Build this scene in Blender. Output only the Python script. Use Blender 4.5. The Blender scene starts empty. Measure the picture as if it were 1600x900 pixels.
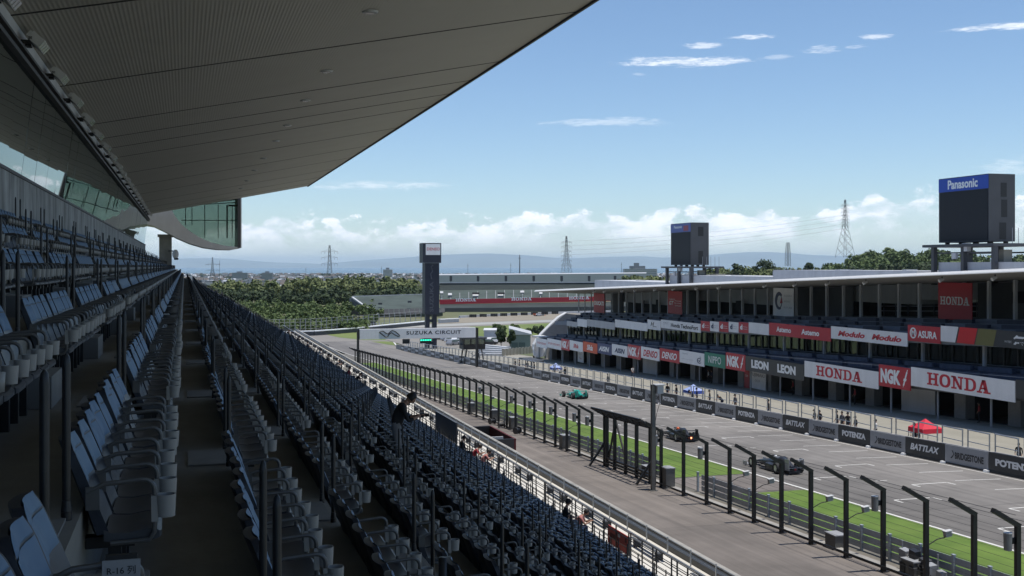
import bpy, math, random
import numpy as np
from mathutils import Vector, Matrix
R = math.radians
random.seed(11)
rng = np.random.default_rng(5)
scene = bpy.context.scene
COL = scene.collection

# ---------------------------------------------------------------- frame of the place
# world X = across the straight (towards the pits), Y = along the straight, Z up.
# the grandstand is level, the straight falls away at 3.4 %; z = 0 is the track beside the camera.
F = 1750.0; HZ = 416.0; CZ = 10.8; SL = 0.034
TH = math.atan(512 / F); cT = math.cos(TH); sT = math.sin(TH)

def s_at(px, t):
    Y = F * t / (cT * (px - 288.0)); return (Y - t * sT) / cT
def W(px, py, Y):
    X = (px - 800) / F * Y
    return Vector((X * cT + Y * sT, -X * sT + Y * cT, CZ - (py - HZ) / F * Y))
def PF(px, py, D=20.0):
    return W(px, py, F * D / (py - HZ))
def plane_s(px, py, s):
    k = (px - 288.0) * cT / F; t = k * s * cT / (1 - k * sT); Y = s * cT + t * sT
    return t, CZ - (py - HZ) / F * Y
def G(s):
    if s < 230: return -SL * s
    if s > 310: return -9.2
    u = (s - 230) / 80.0
    return (-SL * 230) * (1 - u) ** 2 + 2 * u * (1 - u) * (-9.2) + (-9.2) * u * u
def proj(x, y, z):
    Yc = x * sT + y * cT; Xc = x * cT - y * sT
    return 800 + F * Xc / Yc, HZ - F * (z - CZ) / Yc, Yc

# ---------------------------------------------------------------- camera, sky, sun, exposure
cam = bpy.data.cameras.new('camera'); camo = bpy.data.objects.new('camera', cam); COL.objects.link(camo)
cam.sensor_width = 36; cam.lens = 36 * F / 1600; cam.shift_y = -(450 - HZ) / 1600.0
cam.clip_start = 0.05; cam.clip_end = 120000
camo.location = (0, 0, CZ); camo.rotation_euler = (R(90), 0, -TH)
scene.camera = camo

SUN = Vector((0.095, -0.10, 1)).normalized()
sun = bpy.data.lights.new('sun', 'SUN'); sun.energy = 4.0; sun.angle = R(0.53); sun.color = (1, 0.95, 0.87)
suno = bpy.data.objects.new('sun', sun); COL.objects.link(suno)
suno.rotation_euler = (-SUN).to_track_quat('-Z', 'Y').to_euler(); suno.location = (0, 0, 300)

scene.view_settings.view_transform = 'Standard'; scene.view_settings.look = 'None'
scene.view_settings.gamma = 1; scene.view_settings.exposure = 0.14
scene.view_settings.use_curve_mapping = False
scene.cycles.use_denoising = True
scene.cycles.max_bounces = 8; scene.cycles.diffuse_bounces = 4; scene.cycles.glossy_bounces = 4
scene.cycles.transparent_max_bounces = 16; scene.cycles.volume_bounces = 1
scene.cycles.sample_clamp_indirect = 6

def build_world():
    w = bpy.data.worlds.new('World'); scene.world = w; w.use_nodes = True
    nt = w.node_tree; N = nt.nodes; L = nt.links; N.clear()
    out = N.new('ShaderNodeOutputWorld'); bg = N.new('ShaderNodeBackground'); L.new(bg.outputs[0], out.inputs[0])
    sky = N.new('ShaderNodeTexSky'); sky.sky_type = 'NISHITA'; sky.sun_disc = False
    sky.sun_elevation = math.asin(SUN.z); sky.sun_rotation = math.atan2(SUN.x, SUN.y)
    sky.air_density = 0.9; sky.dust_density = 0.15; sky.ozone_density = 3.0; sky.altitude = 60
    bg.inputs[1].default_value = 0.117
    def M(op, a, b=None, c=None, clamp=False):
        n = N.new('ShaderNodeMath'); n.operation = op; n.use_clamp = clamp
        for i, v in enumerate((a, b, c)):
            if v is None: continue
            if isinstance(v, (int, float)): n.inputs[i].default_value = v
            else: L.new(v, n.inputs[i])
        return n.outputs[0]
    tc = N.new('ShaderNodeTexCoord'); sp = N.new('ShaderNodeSeparateXYZ'); L.new(tc.outputs['Generated'], sp.inputs[0])
    az = M('ARCTAN2', sp.outputs[0], sp.outputs[1]); el = M('ARCSINE', sp.outputs[2])
    def coord(ka, ke, off=0.0):
        c = N.new('ShaderNodeCombineXYZ'); L.new(M('MULTIPLY', az, ka), c.inputs[0]); L.new(M('MULTIPLY', el, ke), c.inputs[1]); c.inputs[2].default_value = off
        return c.outputs[0]
    def noise(vec, scale, detail=6, rough=0.6):
        n = N.new('ShaderNodeTexNoise'); n.inputs['Scale'].default_value = scale; n.inputs['Detail'].default_value = detail
        n.inputs['Roughness'].default_value = rough; L.new(vec, n.inputs['Vector']); return n.outputs['Fac']
    def ss(x, a, b):
        n = N.new('ShaderNodeMapRange'); n.interpolation_type = 'SMOOTHSTEP'
        L.new(x, n.inputs[0]); n.inputs[1].default_value = a; n.inputs[2].default_value = b; return n.outputs[0]
    def azel(px, py):
        return TH + math.atan((px - 800) / F), math.atan((HZ - py) / F * math.cos(math.atan((px - 800) / F)))
    # a bank of fair-weather cumulus far out over the sea: billowed tops, bases lost in haze
    n1 = noise(coord(1, 0.0, 1.7), 9.0, 3, 0.55)
    n2 = noise(coord(1, 1.6, 4.2), 42.0, 7, 0.62)
    n3 = noise(coord(1, 2.4, 9.1), 16.0, 6, 0.6)
    rise = M('MULTIPLY', M('SUBTRACT', az, TH - 0.22), 0.033)
    top = M('ADD', M('ADD', 0.017, M('MULTIPLY', n1, 0.042)), rise)
    d = M('SUBTRACT', top, el)
    puff = ss(M('ADD', M('MULTIPLY', d, 85), M('MULTIPLY', M('SUBTRACT', n2, 0.5), 5.2)), 0.0, 0.62)
    puff = M('MULTIPLY', puff, ss(d, 0.052, 0.010))
    base = ss(el, 0.004, 0.034)
    holes = ss(n3, 0.36, 0.56)
    bank = M('MULTIPLY', M('MULTIPLY', puff, M('ADD', 0.35, M('MULTIPLY', base, 0.65))), M('ADD', 0.22, M('MULTIPLY', holes, 0.85)), clamp=True)
    bank = M('MULTIPLY', bank, ss(el, 0.0, 0.012))
    bank = M('MULTIPLY', bank, ss(n2, 0.30, 0.56))
    # small high wisps
    wn = noise(coord(1, 4.0, 2.2), 30.0, 8, 0.68); wn2 = noise(coord(1, 7.0, 5.2), 95.0, 5, 0.65)
    wis = None
    for (x0, x1, y, h, a) in [(958, 1172, 97, 6, 1.0), (1040, 1172, 97, 8, 1.0), (960, 1090, 92, 4, .9), (1135, 1208, 58, 5, .75), (1068, 1140, 71, 5, .7),
                              (1250, 1312, 78, 7, .8), (1345, 1398, 58, 5, .7), (1318, 1356, 73, 3, .5), (1474, 1680, 41, 6, 1.0), (840, 1075, 191, 7, .42), (1195, 1240, 90, 4, .35),
                              (470, 700, 290, 8, .62), (985, 1010, 116, 3, .3), (1530, 1640, 260, 14, .3)]:
        a0, e0 = azel((x0 + x1) / 2, y); a1, _ = azel(x1, y); ra = abs(a1 - a0); re = h / F
        u = M('DIVIDE', M('SUBTRACT', az, a0), ra); v = M('DIVIDE', M('SUBTRACT', el, e0), re)
        q = M('ADD', M('MULTIPLY', u, u), M('MULTIPLY', v, v))
        q = M('ADD', q, M('ADD', M('MULTIPLY', M('SUBTRACT', wn, 0.5), 5.0), M('MULTIPLY', M('SUBTRACT', wn2, 0.5), 2.6)))
        k = M('MULTIPLY', ss(q, 1.1, -0.5), a)
        wis = k if wis is None else M('MAXIMUM', wis, k)
    fac = M('MAXIMUM', bank, M('MULTIPLY', wis, 0.85), clamp=True)
    hs = N.new('ShaderNodeMix'); hs.data_type = 'RGBA'
    tint = N.new('ShaderNodeMix'); tint.data_type = 'RGBA'; tint.blend_type = 'MULTIPLY'; tint.inputs['Factor'].default_value = 1; L.new(sky.outputs[0], tint.inputs['A']); tint.inputs['B'].default_value = (.935, 1.0, 1.05, 1)
    L.new(fac, hs.inputs['Factor']); L.new(tint.outputs['Result'], hs.inputs['A'])
    shade = ss(n3, 0.3, 0.65)
    cc = N.new('ShaderNodeMix'); cc.data_type = 'RGBA'; L.new(shade, cc.inputs['Factor'])
    cc.inputs['A'].default_value = (6.9, 7.6, 8.6, 1); cc.inputs['B'].default_value = (9.6, 9.9, 10.3, 1)
    L.new(cc.outputs['Result'], hs.inputs['B']); L.new(hs.outputs['Result'], bg.inputs[0])
build_world()

# ---------------------------------------------------------------- materials
MATS = {}
def mat(name, col, rough=0.7, metal=0.0, var=0.12, scale=3.0, bump=0.0, bscale=None, spec=0.5, stretch=(1, 1, 1), streak=0.0, sstretch=(3, 3, .15), emis=None, col2=None):
    if name in MATS: return MATS[name]
    m = bpy.data.materials.new(name); m.use_nodes = True; nt = m.node_tree; N = nt.nodes; L = nt.links
    b = N['Principled BSDF']; b.inputs['Roughness'].default_value = rough; b.inputs['Metallic'].default_value = metal
    b.inputs['Specular IOR Level'].default_value = spec
    b.inputs['Base Color'].default_value = (*col, 1)
    if emis: b.inputs['Emission Color'].default_value = (*emis[0], 1); b.inputs['Emission Strength'].default_value = emis[1]
    if var > 0 or bump > 0 or streak > 0 or col2:
        tc = N.new('ShaderNodeTexCoord'); mp = N.new('ShaderNodeMapping'); mp.inputs['Scale'].default_value = stretch
        L.new(tc.outputs['Object'], mp.inputs[0])
        n = N.new('ShaderNodeTexNoise'); n.inputs['Scale'].default_value = scale; n.inputs['Detail'].default_value = 6; n.inputs['Roughness'].default_value = 0.62
        L.new(mp.outputs[0], n.inputs['Vector'])
        mr = N.new('ShaderNodeMapRange'); mr.inputs[1].default_value = 0.28; mr.inputs[2].default_value = 0.72
        L.new(n.outputs['Fac'], mr.inputs[0])
        mx = N.new('ShaderNodeMix'); mx.data_type = 'RGBA'; L.new(mr.outputs[0], mx.inputs['Factor'])
        if col2: a, c2 = col, col2
        else: a = tuple(x * (1 - var) for x in col); c2 = tuple(min(1, x * (1 + var)) for x in col)
        mx.inputs['A'].default_value = (*a, 1); mx.inputs['B'].default_value = (*c2, 1)
        last = mx.outputs['Result']
        if streak > 0:
            mp2 = N.new('ShaderNodeMapping'); mp2.inputs['Scale'].default_value = sstretch; L.new(tc.outputs['Object'], mp2.inputs[0])
            n2 = N.new('ShaderNodeTexNoise'); n2.inputs['Scale'].default_value = 1.0; n2.inputs['Detail'].default_value = 5; n2.inputs['Roughness'].default_value = 0.7
            L.new(mp2.outputs[0], n2.inputs['Vector'])
            r2 = N.new('ShaderNodeMapRange'); r2.inputs[1].default_value = 0.35; r2.inputs[2].default_value = 0.68; r2.inputs[3].default_value = 1 - streak; r2.inputs[4].default_value = 1.0 + streak * .25
            L.new(n2.outputs['Fac'], r2.inputs[0])
            mu = N.new('ShaderNodeMix'); mu.data_type = 'RGBA'; mu.blend_type = 'MULTIPLY'; mu.inputs['Factor'].default_value = 1
            L.new(last, mu.inputs['A']); L.new(r2.outputs[0], mu.inputs['B']); last = mu.outputs['Result']
        L.new(last, b.inputs['Base Color'])
        if bump > 0:
            bn = N.new('ShaderNodeTexNoise'); bn.inputs['Scale'].default_value = bscale or scale * 6; bn.inputs['Detail'].default_value = 4
            L.new(mp.outputs[0], bn.inputs['Vector'])
            bp = N.new('ShaderNodeBump'); bp.inputs['Strength'].default_value = bump; bp.inputs['Distance'].default_value = 0.02
            L.new(bn.outputs['Fac'], bp.inputs['Height']); L.new(bp.outputs[0], b.inputs['Normal'])
    MATS[name] = m; return m
def glass_mat(name, tint, gloss=0.5, gcol=(.8, .85, .88), rough=0.02):
    m = bpy.data.materials.new(name); m.use_nodes = True; nt = m.node_tree; N = nt.nodes; L = nt.links
    N.remove(N['Principled BSDF']); out = N['Material Output']
    tr = N.new('ShaderNodeBsdfTransparent'); tr.inputs[0].default_value = (*tint, 1)
    gl = N.new('ShaderNodeBsdfGlossy'); gl.inputs[0].default_value = (*gcol, 1); gl.inputs['Roughness'].default_value = rough
    lw = N.new('ShaderNodeLayerWeight'); lw.inputs[0].default_value = gloss
    mx = N.new('ShaderNodeMixShader'); L.new(lw.outputs['Fresnel'], mx.inputs[0]); L.new(tr.outputs[0], mx.inputs[1]); L.new(gl.outputs[0], mx.inputs[2])
    L.new(mx.outputs[0], out.inputs[0]); MATS[name] = m; return m

# ---------------------------------------------------------------- mesh collector
class MB:
    def __init__(s, shear=0.0): s.v = []; s.f = []; s.m = []; s.shear = shear; s.cur = 0
    def add(s, vs, fs):
        o = len(s.v); s.v.extend([tuple(v) for v in vs]); s.f.extend([tuple(i + o for i in f) for f in fs]); s.m.extend([s.cur] * len(fs)); return s
    def box(s, x0, x1, y0, y1, z0, z1):
        return s.add([(x0, y0, z0), (x1, y0, z0), (x1, y1, z0), (x0, y1, z0), (x0, y0, z1), (x1, y0, z1), (x1, y1, z1), (x0, y1, z1)],
                     [(3, 2, 1, 0), (4, 5, 6, 7), (0, 1, 5, 4), (1, 2, 6, 5), (2, 3, 7, 6), (3, 0, 4, 7)])
    def obox(s, c, ax, ay, az):
        c = Vector(c); ax = Vector(ax); ay = Vector(ay); az = Vector(az); vs = []
        for k in (-1, 1):
            for i, j in ((-1, -1), (1, -1), (1, 1), (-1, 1)): vs.append(c + ax * i + ay * j + az * k)
        return s.add(vs, [(3, 2, 1, 0), (4, 5, 6, 7), (0, 1, 5, 4), (1, 2, 6, 5), (2, 3, 7, 6), (3, 0, 4, 7)])
    def bar(s, a, b, w, h=None, up=(0, 0, 1)):
        a = Vector(a); b = Vector(b); d = (b - a); l = d.length; d.normalize(); u = Vector(up)
        if abs(d.dot(u)) > .98: u = Vector((1, 0, 0))
        r = d.cross(u).normalized(); u = r.cross(d).normalized()
        return s.obox((a + b) / 2, r * (w / 2), d * (l / 2), u * ((h or w) / 2))
    def tube(s, pts, r, n=8, cap=True):
        pts = [Vector(p) for p in pts]; rs = r if isinstance(r, (list, tuple)) else [r] * len(pts)
        rings = []; prev = None
        for i, p in enumerate(pts):
            d = (pts[min(i + 1, len(pts) - 1)] - pts[max(i - 1, 0)]).normalized()
            if prev is None:
                u = Vector((0, 0, 1)) if abs(d.z) < .9 else Vector((1, 0, 0))
                a = d.cross(u).normalized()
            else:
                a = (prev - d * prev.dot(d)).normalized()
            prev = a; b = d.cross(a)
            rings.append([p + (a * math.cos(2 * math.pi * k / n) + b * math.sin(2 * math.pi * k / n)) * rs[i] for k in range(n)])
        vs = [v for rg in rings for v in rg]; fs = []
        for i in range(len(pts) - 1):
            for k in range(n): k2 = (k + 1) % n; fs.append((i * n + k, i * n + k2, (i + 1) * n + k2, (i + 1) * n + k))
        if cap: fs.append(tuple(range(n - 1, -1, -1))); fs.append(tuple((len(pts) - 1) * n + k for k in range(n)))
        return s.add(vs, fs)
    def cyl(s, c, r, z0, z1, n=16, r1=None, open_top=False):
        r1 = r if r1 is None else r1; x, y = c
        vs = [(x + r * math.cos(2 * math.pi * k / n), y + r * math.sin(2 * math.pi * k / n), z0) for k in range(n)] + [(x + r1 * math.cos(2 * math.pi * k / n), y + r1 * math.sin(2 * math.pi * k / n), z1) for k in range(n)]
        fs = [(k, (k + 1) % n, n + (k + 1) % n, n + k) for k in range(n)] + [tuple(range(n - 1, -1, -1))]
        if not open_top: fs.append(tuple(range(n, 2 * n)))
        return s.add(vs, fs)
    def prism(s, poly, o, ax, ay, az):
        """polygon in the (ax, ay) plane, extruded along az"""
        o = Vector(o); ax = Vector(ax); ay = Vector(ay); az = Vector(az); n = len(poly)
        vs = [o + ax * p[0] + ay * p[1] for p in poly] + [o + ax * p[0] + ay * p[1] + az for p in poly]
        fs = [tuple(range(n - 1, -1, -1)), tuple(range(n, 2 * n))] + [(k, (k + 1) % n, n + (k + 1) % n, n + k) for k in range(n)]
        return s.add(vs, fs)
    def ell(s, c, r, nu=12, nv=8, squash=None):
        c = Vector(c); vs = []; fs = []
        for j in range(nv + 1):
            ph = math.pi * j / nv
            for i in range(nu):
                th = 2 * math.pi * i / nu
                vs.append((c.x + r[0] * math.sin(ph) * math.cos(th), c.y + r[1] * math.sin(ph) * math.sin(th), c.z + r[2] * math.cos(ph)))
        for j in range(nv):
            for i in range(nu):
                a = j * nu + i; b = j * nu + (i + 1) % nu; fs.append((a, a + nu, b + nu, b))
        return s.add(vs, fs)
    def grid(s, rows):
        n = len(rows[0]); vs = [p for r in rows for p in r]; fs = []
        for i in range(len(rows) - 1):
            for k in range(n - 1): fs.append((i * n + k, i * n + k + 1, (i + 1) * n + k + 1, (i + 1) * n + k))
        return s.add(vs, fs)
    def build(s, name, mats, parent=None, loc=None, smooth=False, bevel=0.0):
        me = bpy.data.meshes.new(name)
        v = np.array(s.v, dtype=np.float64).reshape(-1, 3)
        if s.shear: v[:, 2] -= s.shear * v[:, 1]
        if loc is not None: v = v - np.array(tuple(loc))
        me.from_pydata(v.tolist(), [], s.f); me.update()
        mats = mats if isinstance(mats, (list, tuple)) else [mats]
        for m in mats: me.materials.append(m)
        if len(mats) > 1: me.polygons.foreach_set('material_index', s.m)
        if smooth: me.polygons.foreach_set('use_smooth', [True] * len(me.polygons))
        o = bpy.data.objects.new(name, me); COL.objects.link(o)
        if parent is not None: o.parent = parent
        elif loc is not None: o.location = loc
        if smooth == 'auto':
            me.polygons.foreach_set('use_smooth', [True] * len(me.polygons))
            try: me.set_sharp_from_angle(angle=R(38))
            except Exception: pass
        return o

def tag(o, label, cat, group=None, kind=None):
    o['label'] = label; o['category'] = cat
    if group: o['group'] = group
    if kind: o['kind'] = kind
    return o
def struct(o, label=None):
    o['kind'] = 'structure'
    if label: o['label'] = label
    return o
def thing(name, label, cat, loc=(0, 0, 0), rz=0.0, group=None, kind=None):
    o = bpy.data.objects.new(name, None); COL.objects.link(o); o.location = loc; o.rotation_euler = (0, 0, rz); o.empty_display_size = .2
    return tag(o, label, cat, group, kind)
def dup(root, loc=None, rz=None, label=None, group=None):
    def cp(o, parent):
        n = o.copy(); COL.objects.link(n)
        if parent is not None: n.parent = parent
        for ch in o.children: cp(ch, n)
        return n
    r = cp(root, None)
    if loc is not None: r.location = loc
    if rz is not None: r.rotation_euler = (0, 0, rz)
    if label: r['label'] = label
    if group: r['group'] = group
    return r
ORD = ['', 'first', 'second', 'third', 'fourth', 'fifth', 'sixth', 'seventh', 'eighth', 'ninth', 'tenth', 'eleventh', 'twelfth', '13th', '14th', '15th', '16th', '17th', '18th', '19th', '20th']
def nth(i): return ORD[i] if i < len(ORD) else '%d%s' % (i, 'th' if 10 <= i % 100 <= 20 else {1: 'st', 2: 'nd', 3: 'rd'}.get(i % 10, 'th'))

# ---------------------------------------------------------------- lettering
_T = {}
def text_poly(body, bold=0.0, shear=0.0, space=1.0):
    key = (body, bold, shear, space)
    if key in _T: return _T[key]
    cu = bpy.data.curves.new('lettering', 'FONT'); cu.body = body; cu.offset = bold; cu.shear = shear; cu.space_character = space; cu.resolution_u = 3
    ob = bpy.data.objects.new('lettering', cu); COL.objects.link(ob)
    dg = bpy.context.evaluated_depsgraph_get(); ev = ob.evaluated_get(dg); me = ev.to_mesh()
    v = [(p.co.x, p.co.y) for p in me.vertices]; f = [tuple(p.vertices) for p in me.polygons]
    ev.to_mesh_clear(); bpy.data.objects.remove(ob); bpy.data.curves.remove(cu)
    if v:
        xs = [p[0] for p in v]; ys = [p[1] for p in v]; x0, x1, y0, y1 = min(xs), max(xs), min(ys), max(ys)
        v = [((p[0] - x0) / max(1e-6, x1 - x0), (p[1] - y0) / max(1e-6, y1 - y0)) for p in v]
    _T[key] = (v, f); return _T[key]
def slab(word):
    """slab-serif capitals drawn as polygons: H O N D A"""
    vs = []; fs = []
    def quad(a, b, c, d):
        o = len(vs); vs.extend([a, b, c, d]); fs.append((o, o + 1, o + 2, o + 3))
    def rect(x0, x1, y0, y1): quad((x0, y0), (x1, y0), (x1, y1), (x0, y1))
    def ring(cx, cy, rx, ry, wx, wy, a0=0, a1=360, n=28):
        for i in range(n):
            p = R(a0 + (a1 - a0) * i / n); q = R(a0 + (a1 - a0) * (i + 1) / n)
            def sq(a, x, y): # rounder-than-ellipse bowls
                c_, s_ = math.cos(a), math.sin(a); e = .82
                return (cx + x * math.copysign(abs(c_) ** e, c_), cy + y * math.copysign(abs(s_) ** e, s_))
            quad(sq(p, rx - wx, ry - wy), sq(p, rx, ry), sq(q, rx, ry), sq(q, rx - wx, ry - wy))
    x = 0.0; st = .24; sf = .13; gap = .07
    for ch in word:
        if ch == 'H':
            w = 1.12
            for cx in (.26, w - .26):
                rect(x + cx - st / 2, x + cx + st / 2, sf, 1 - sf); rect(x + cx - .26, x + cx + .26, 0, sf); rect(x + cx - .26, x + cx + .26, 1 - sf, 1)
            rect(x + .26 + st / 2, x + w - .26 - st / 2, .42, .58)
        elif ch == 'O':
            w = 1.05; ring(x + w / 2, .5, w / 2, .52, .27, .17)
        elif ch == 'N':
            w = 1.12; rect(x + .17, x + .33, sf, 1 - sf); rect(x, x + .5, 0, sf); rect(x, x + .30, 1 - sf, 1)
            rect(x + w - .30, x + w - .14, 0, 1 - sf); rect(x + w - .5, x + w, 1 - sf, 1)
            quad((x + .0 + .10, 1), (x + w - .36, 0), (x + w - .14, 0), (x + .40, 1))
        elif ch == 'D':
            w = 1.05; rect(x + .14, x + .14 + st, sf, 1 - sf); rect(x, x + .5, 0, sf); rect(x, x + .5, 1 - sf, 1)
            ring(x + .5, .5, w - .5, .5, .25, sf, -90, 90, 16)
        elif ch == 'A':
            w = 1.18; quad((x + .16, sf), (x + .30, sf), (x + .66, 1), (x + .44, 1)); quad((x + .66, sf), (x + .98, sf), (x + .74, 1), (x + .44, 1))
            rect(x, x + .45, 0, sf); rect(x + .56, x + w, 0, sf); rect(x + .34, x + .78, .30, .42)
        x += w + gap
    x -= gap
    return [(a / x, b) for a, b in vs], fs
def lettering(mb, tp, o, ex, ey):
    v, f = tp; o = Vector(o); ex = Vector(ex); ey = Vector(ey)
    mb.add([o + ex * p[0] + ey * p[1] for p in v], f)
# ---------------------------------------------------------------- palette
def asphalt(name, base, lo_x, hi_x, dark, seam):
    m = mat(name, base, .9, var=.13, scale=.35, bump=.15, bscale=40, streak=.26, sstretch=(1.5, .012, 1)); nt = m.node_tree; N = nt.nodes; L = nt.links; b = N['Principled BSDF']
    old = b.inputs['Base Color'].links[0].from_socket
    tc = N.new('ShaderNodeTexCoord'); sp = N.new('ShaderNodeSeparateXYZ'); L.new(tc.outputs['Object'], sp.inputs[0])
    def mul(x, y, f=1.0):
        q = N.new('ShaderNodeMix'); q.data_type = 'RGBA'; q.blend_type = 'MULTIPLY'; q.inputs['Factor'].default_value = f; L.new(x, q.inputs['A']); L.new(y, q.inputs['B']); return q.outputs['Result']
    # rubbered line worn into the driven lane
    mr = N.new('ShaderNodeMapRange'); mr.interpolation_type = 'SMOOTHSTEP'; L.new(sp.outputs[0], mr.inputs[0]); mr.inputs[1].default_value = lo_x; mr.inputs[2].default_value = hi_x; mr.inputs[3].default_value = dark; mr.inputs[4].default_value = 1.06
    out = mul(old, mr.outputs[0])
    # repair patches
    mp = N.new('ShaderNodeMapping'); mp.inputs['Scale'].default_value = (.26, .055, 1); L.new(tc.outputs['Object'], mp.inputs[0])
    br = N.new('ShaderNodeTexBrick'); br.inputs['Scale'].default_value = 1.0; br.inputs['Color1'].default_value = (.88, .88, .88, 1); br.inputs['Color2'].default_value = (1.08, 1.07, 1.05, 1); br.inputs['Mortar'].default_value = (seam, seam, seam, 1); br.inputs['Mortar Size'].default_value = .006; br.inputs['Brick Width'].default_value = 1.0; br.inputs['Row Height'].default_value = .9
    L.new(mp.outputs[0], br.inputs['Vector']); out = mul(out, br.outputs['Color'], .8)
    # stains
    n = N.new('ShaderNodeTexNoise'); n.inputs['Scale'].default_value = .14; n.inputs['Detail'].default_value = 8; n.inputs['Roughness'].default_value = .7; L.new(tc.outputs['Object'], n.inputs['Vector'])
    r = N.new('ShaderNodeMapRange'); L.new(n.outputs['Fac'], r.inputs[0]); r.inputs[1].default_value = .34; r.inputs[2].default_value = .56; r.inputs[3].default_value = .80; r.inputs[4].default_value = 1.04
    out = mul(out, r.outputs[0]); L.new(out, b.inputs['Base Color']); return m
m_asph = asphalt('asphalt_track', (.205, .192, .18), 36.5, 42.5, .80, .72)
m_path = asphalt('asphalt_path', (.185, .163, .148), 17, 18, 1.0, .80)
m_apron = mat('pit_lane_concrete', (.30, .285, .24), .9, var=.07, scale=.4, streak=.12, sstretch=(.8, .03, 1))
m_strip = mat('pale_concrete', (.60, .58, .54), .85, var=.08, scale=.8)
m_grass = mat('turf', (.075, .145, .016), .95, col2=(.15, .225, .038), scale=.35, bump=.5, bscale=14, streak=.25, sstretch=(.5, .06, 1))
m_turf2 = mat('turf_far', (.10, .15, .03), .95, col2=(.17, .20, .06), scale=.08)
m_ground = mat('dry_ground', (.085, .11, .04), .95, col2=(.16, .155, .085), scale=.012)
m_white = mat('road_paint', (.62, .61, .58), .8, var=.18, scale=4)
m_conc = mat('concrete', (.33, .32, .30), .88, var=.16, scale=.9, streak=.2, sstretch=(1.5, 1.5, .2))
m_tread = mat('stand_concrete', (.27, .26, .235), .85, var=.25, scale=.7, bump=.1, bscale=20, streak=.25, sstretch=(.9, .25, .5))
m_step = mat('step_concrete', (.22, .215, .205), .85, var=.15, scale=1.5)
m_parapet = mat('weathered_parapet', (.42, .44, .445), .8, var=.22, scale=1.1, streak=.62, sstretch=(1, 1.5, .16))
m_soffit = None
m_steel = mat('galvanized_steel', (.42, .44, .46), .42, .75, var=.12, scale=2.5, streak=.2, sstretch=(.5, .5, .1))
m_black = mat('black_paint', (.013, .013, .015), .5, var=.3, scale=6)
m_post = mat('scuffed_black_pipe', (.014, .015, .018), .42, var=.4, scale=9)
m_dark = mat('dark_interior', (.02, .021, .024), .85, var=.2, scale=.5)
m_grey = mat('grey_panel', (.30, .31, .33), .7, var=.06, scale=.6, streak=.1, sstretch=(.8, .8, .1))
m_dgrey = mat('charcoal_panel', (.060, .062, .068), .6, var=.1, scale=.5)
m_lgrey = mat('light_grey_panel', (.50, .51, .53), .65, var=.06, scale=.4, streak=.12, sstretch=(.7, .7, .1))
m_wht = mat('white_board', (.82, .825, .84), .55, var=.05, scale=.6, streak=.08, sstretch=(1, .8, .1))
m_red = mat('red_board', (.46, .018, .035), .5, var=.06, scale=.5)
m_redtx = mat('red_lettering', (.52, .012, .035), .5, var=0)
m_orange = mat('orange_board', (.62, .085, .028), .5, var=.05)
m_navy = mat('navy_board', (.035, .055, .16), .5, var=.06)
m_green = mat('green_board', (.012, .20, .13), .5, var=.05)
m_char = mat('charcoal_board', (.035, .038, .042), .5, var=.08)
m_whtx = mat('white_lettering', (.85, .855, .86), .5, var=0)
m_navytx = mat('navy_lettering', (.025, .04, .11), .5, var=0)
m_blktx = mat('black_lettering', (.02, .022, .028), .5, var=0)
m_greytx = mat('grey_lettering', (.33, .35, .38), .5, var=0)
m_olive = mat('olive_board', (.16, .15, .045), .5, var=.05)
m_blue = mat('blue_header', (.022, .075, .42), .45, var=.04)
m_seatnavy = mat('navy_plastic', (.016, .022, .036), .45, var=.15, scale=5)
m_pad2 = mat('faded_blue_plastic', (.12, .205, .315), .65, var=.12, scale=9)
m_pad3 = mat('scuffed_blue_plastic', (.065, .145, .265), .6, var=.2, scale=12)
m_pad = mat('powder_blue_plastic', (.082, .165, .285), .6, var=.08, scale=6)
m_pan = mat('slate_plastic', (.05, .055, .065), .45, var=.12, scale=6)
m_arm = mat('grey_coated_tube', (.10, .10, .10), .42, .2, var=.15, scale=8)
m_cup = mat('grey_plastic', (.29, .288, .28), .5, var=.08, scale=7)
m_leaf = mat('leaf_green', (.040, .075, .016), .8, col2=(.115, .155, .045), scale=.22)
m_leafd = mat('leaf_dark', (.016, .034, .010), .8, col2=(.05, .075, .022), scale=.3)
m_bamboo = mat('leaf_pale', (.07, .10, .028), .8, col2=(.165, .185, .065), scale=.12)
m_bark = mat('bark', (.09, .07, .05), .9, var=.3, scale=3)
m_rubber = mat('rubber', (.016, .016, .017), .75, var=.2, scale=8)
m_alum = mat('brushed_aluminium', (.55, .56, .58), .35, .85, var=.05)
m_floodw = mat('white_lamp_housing', (.55, .55, .55), .5, var=.08)
m_lens = mat('lamp_glass', (.25, .28, .30), .12, var=0)
m_canvasb = mat('blue_canvas', (.05, .10, .42), .7, var=.08)
m_canvasw = mat('white_canvas', (.30, .38, .66), .7, var=.05)
m_canvasr = mat('red_canvas', (.60, .02, .045), .7, var=.08)
m_blgrey = mat('blue_grey_concrete', (.20, .225, .27), .8, var=.12, scale=.8)
m_window = mat('green_glass', (.10, .14, .125), .08, var=.35, scale=.35, stretch=(1, 1, .15))
m_mullion = mat('mullion', (.10, .105, .11), .5, .3, var=.1)

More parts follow.
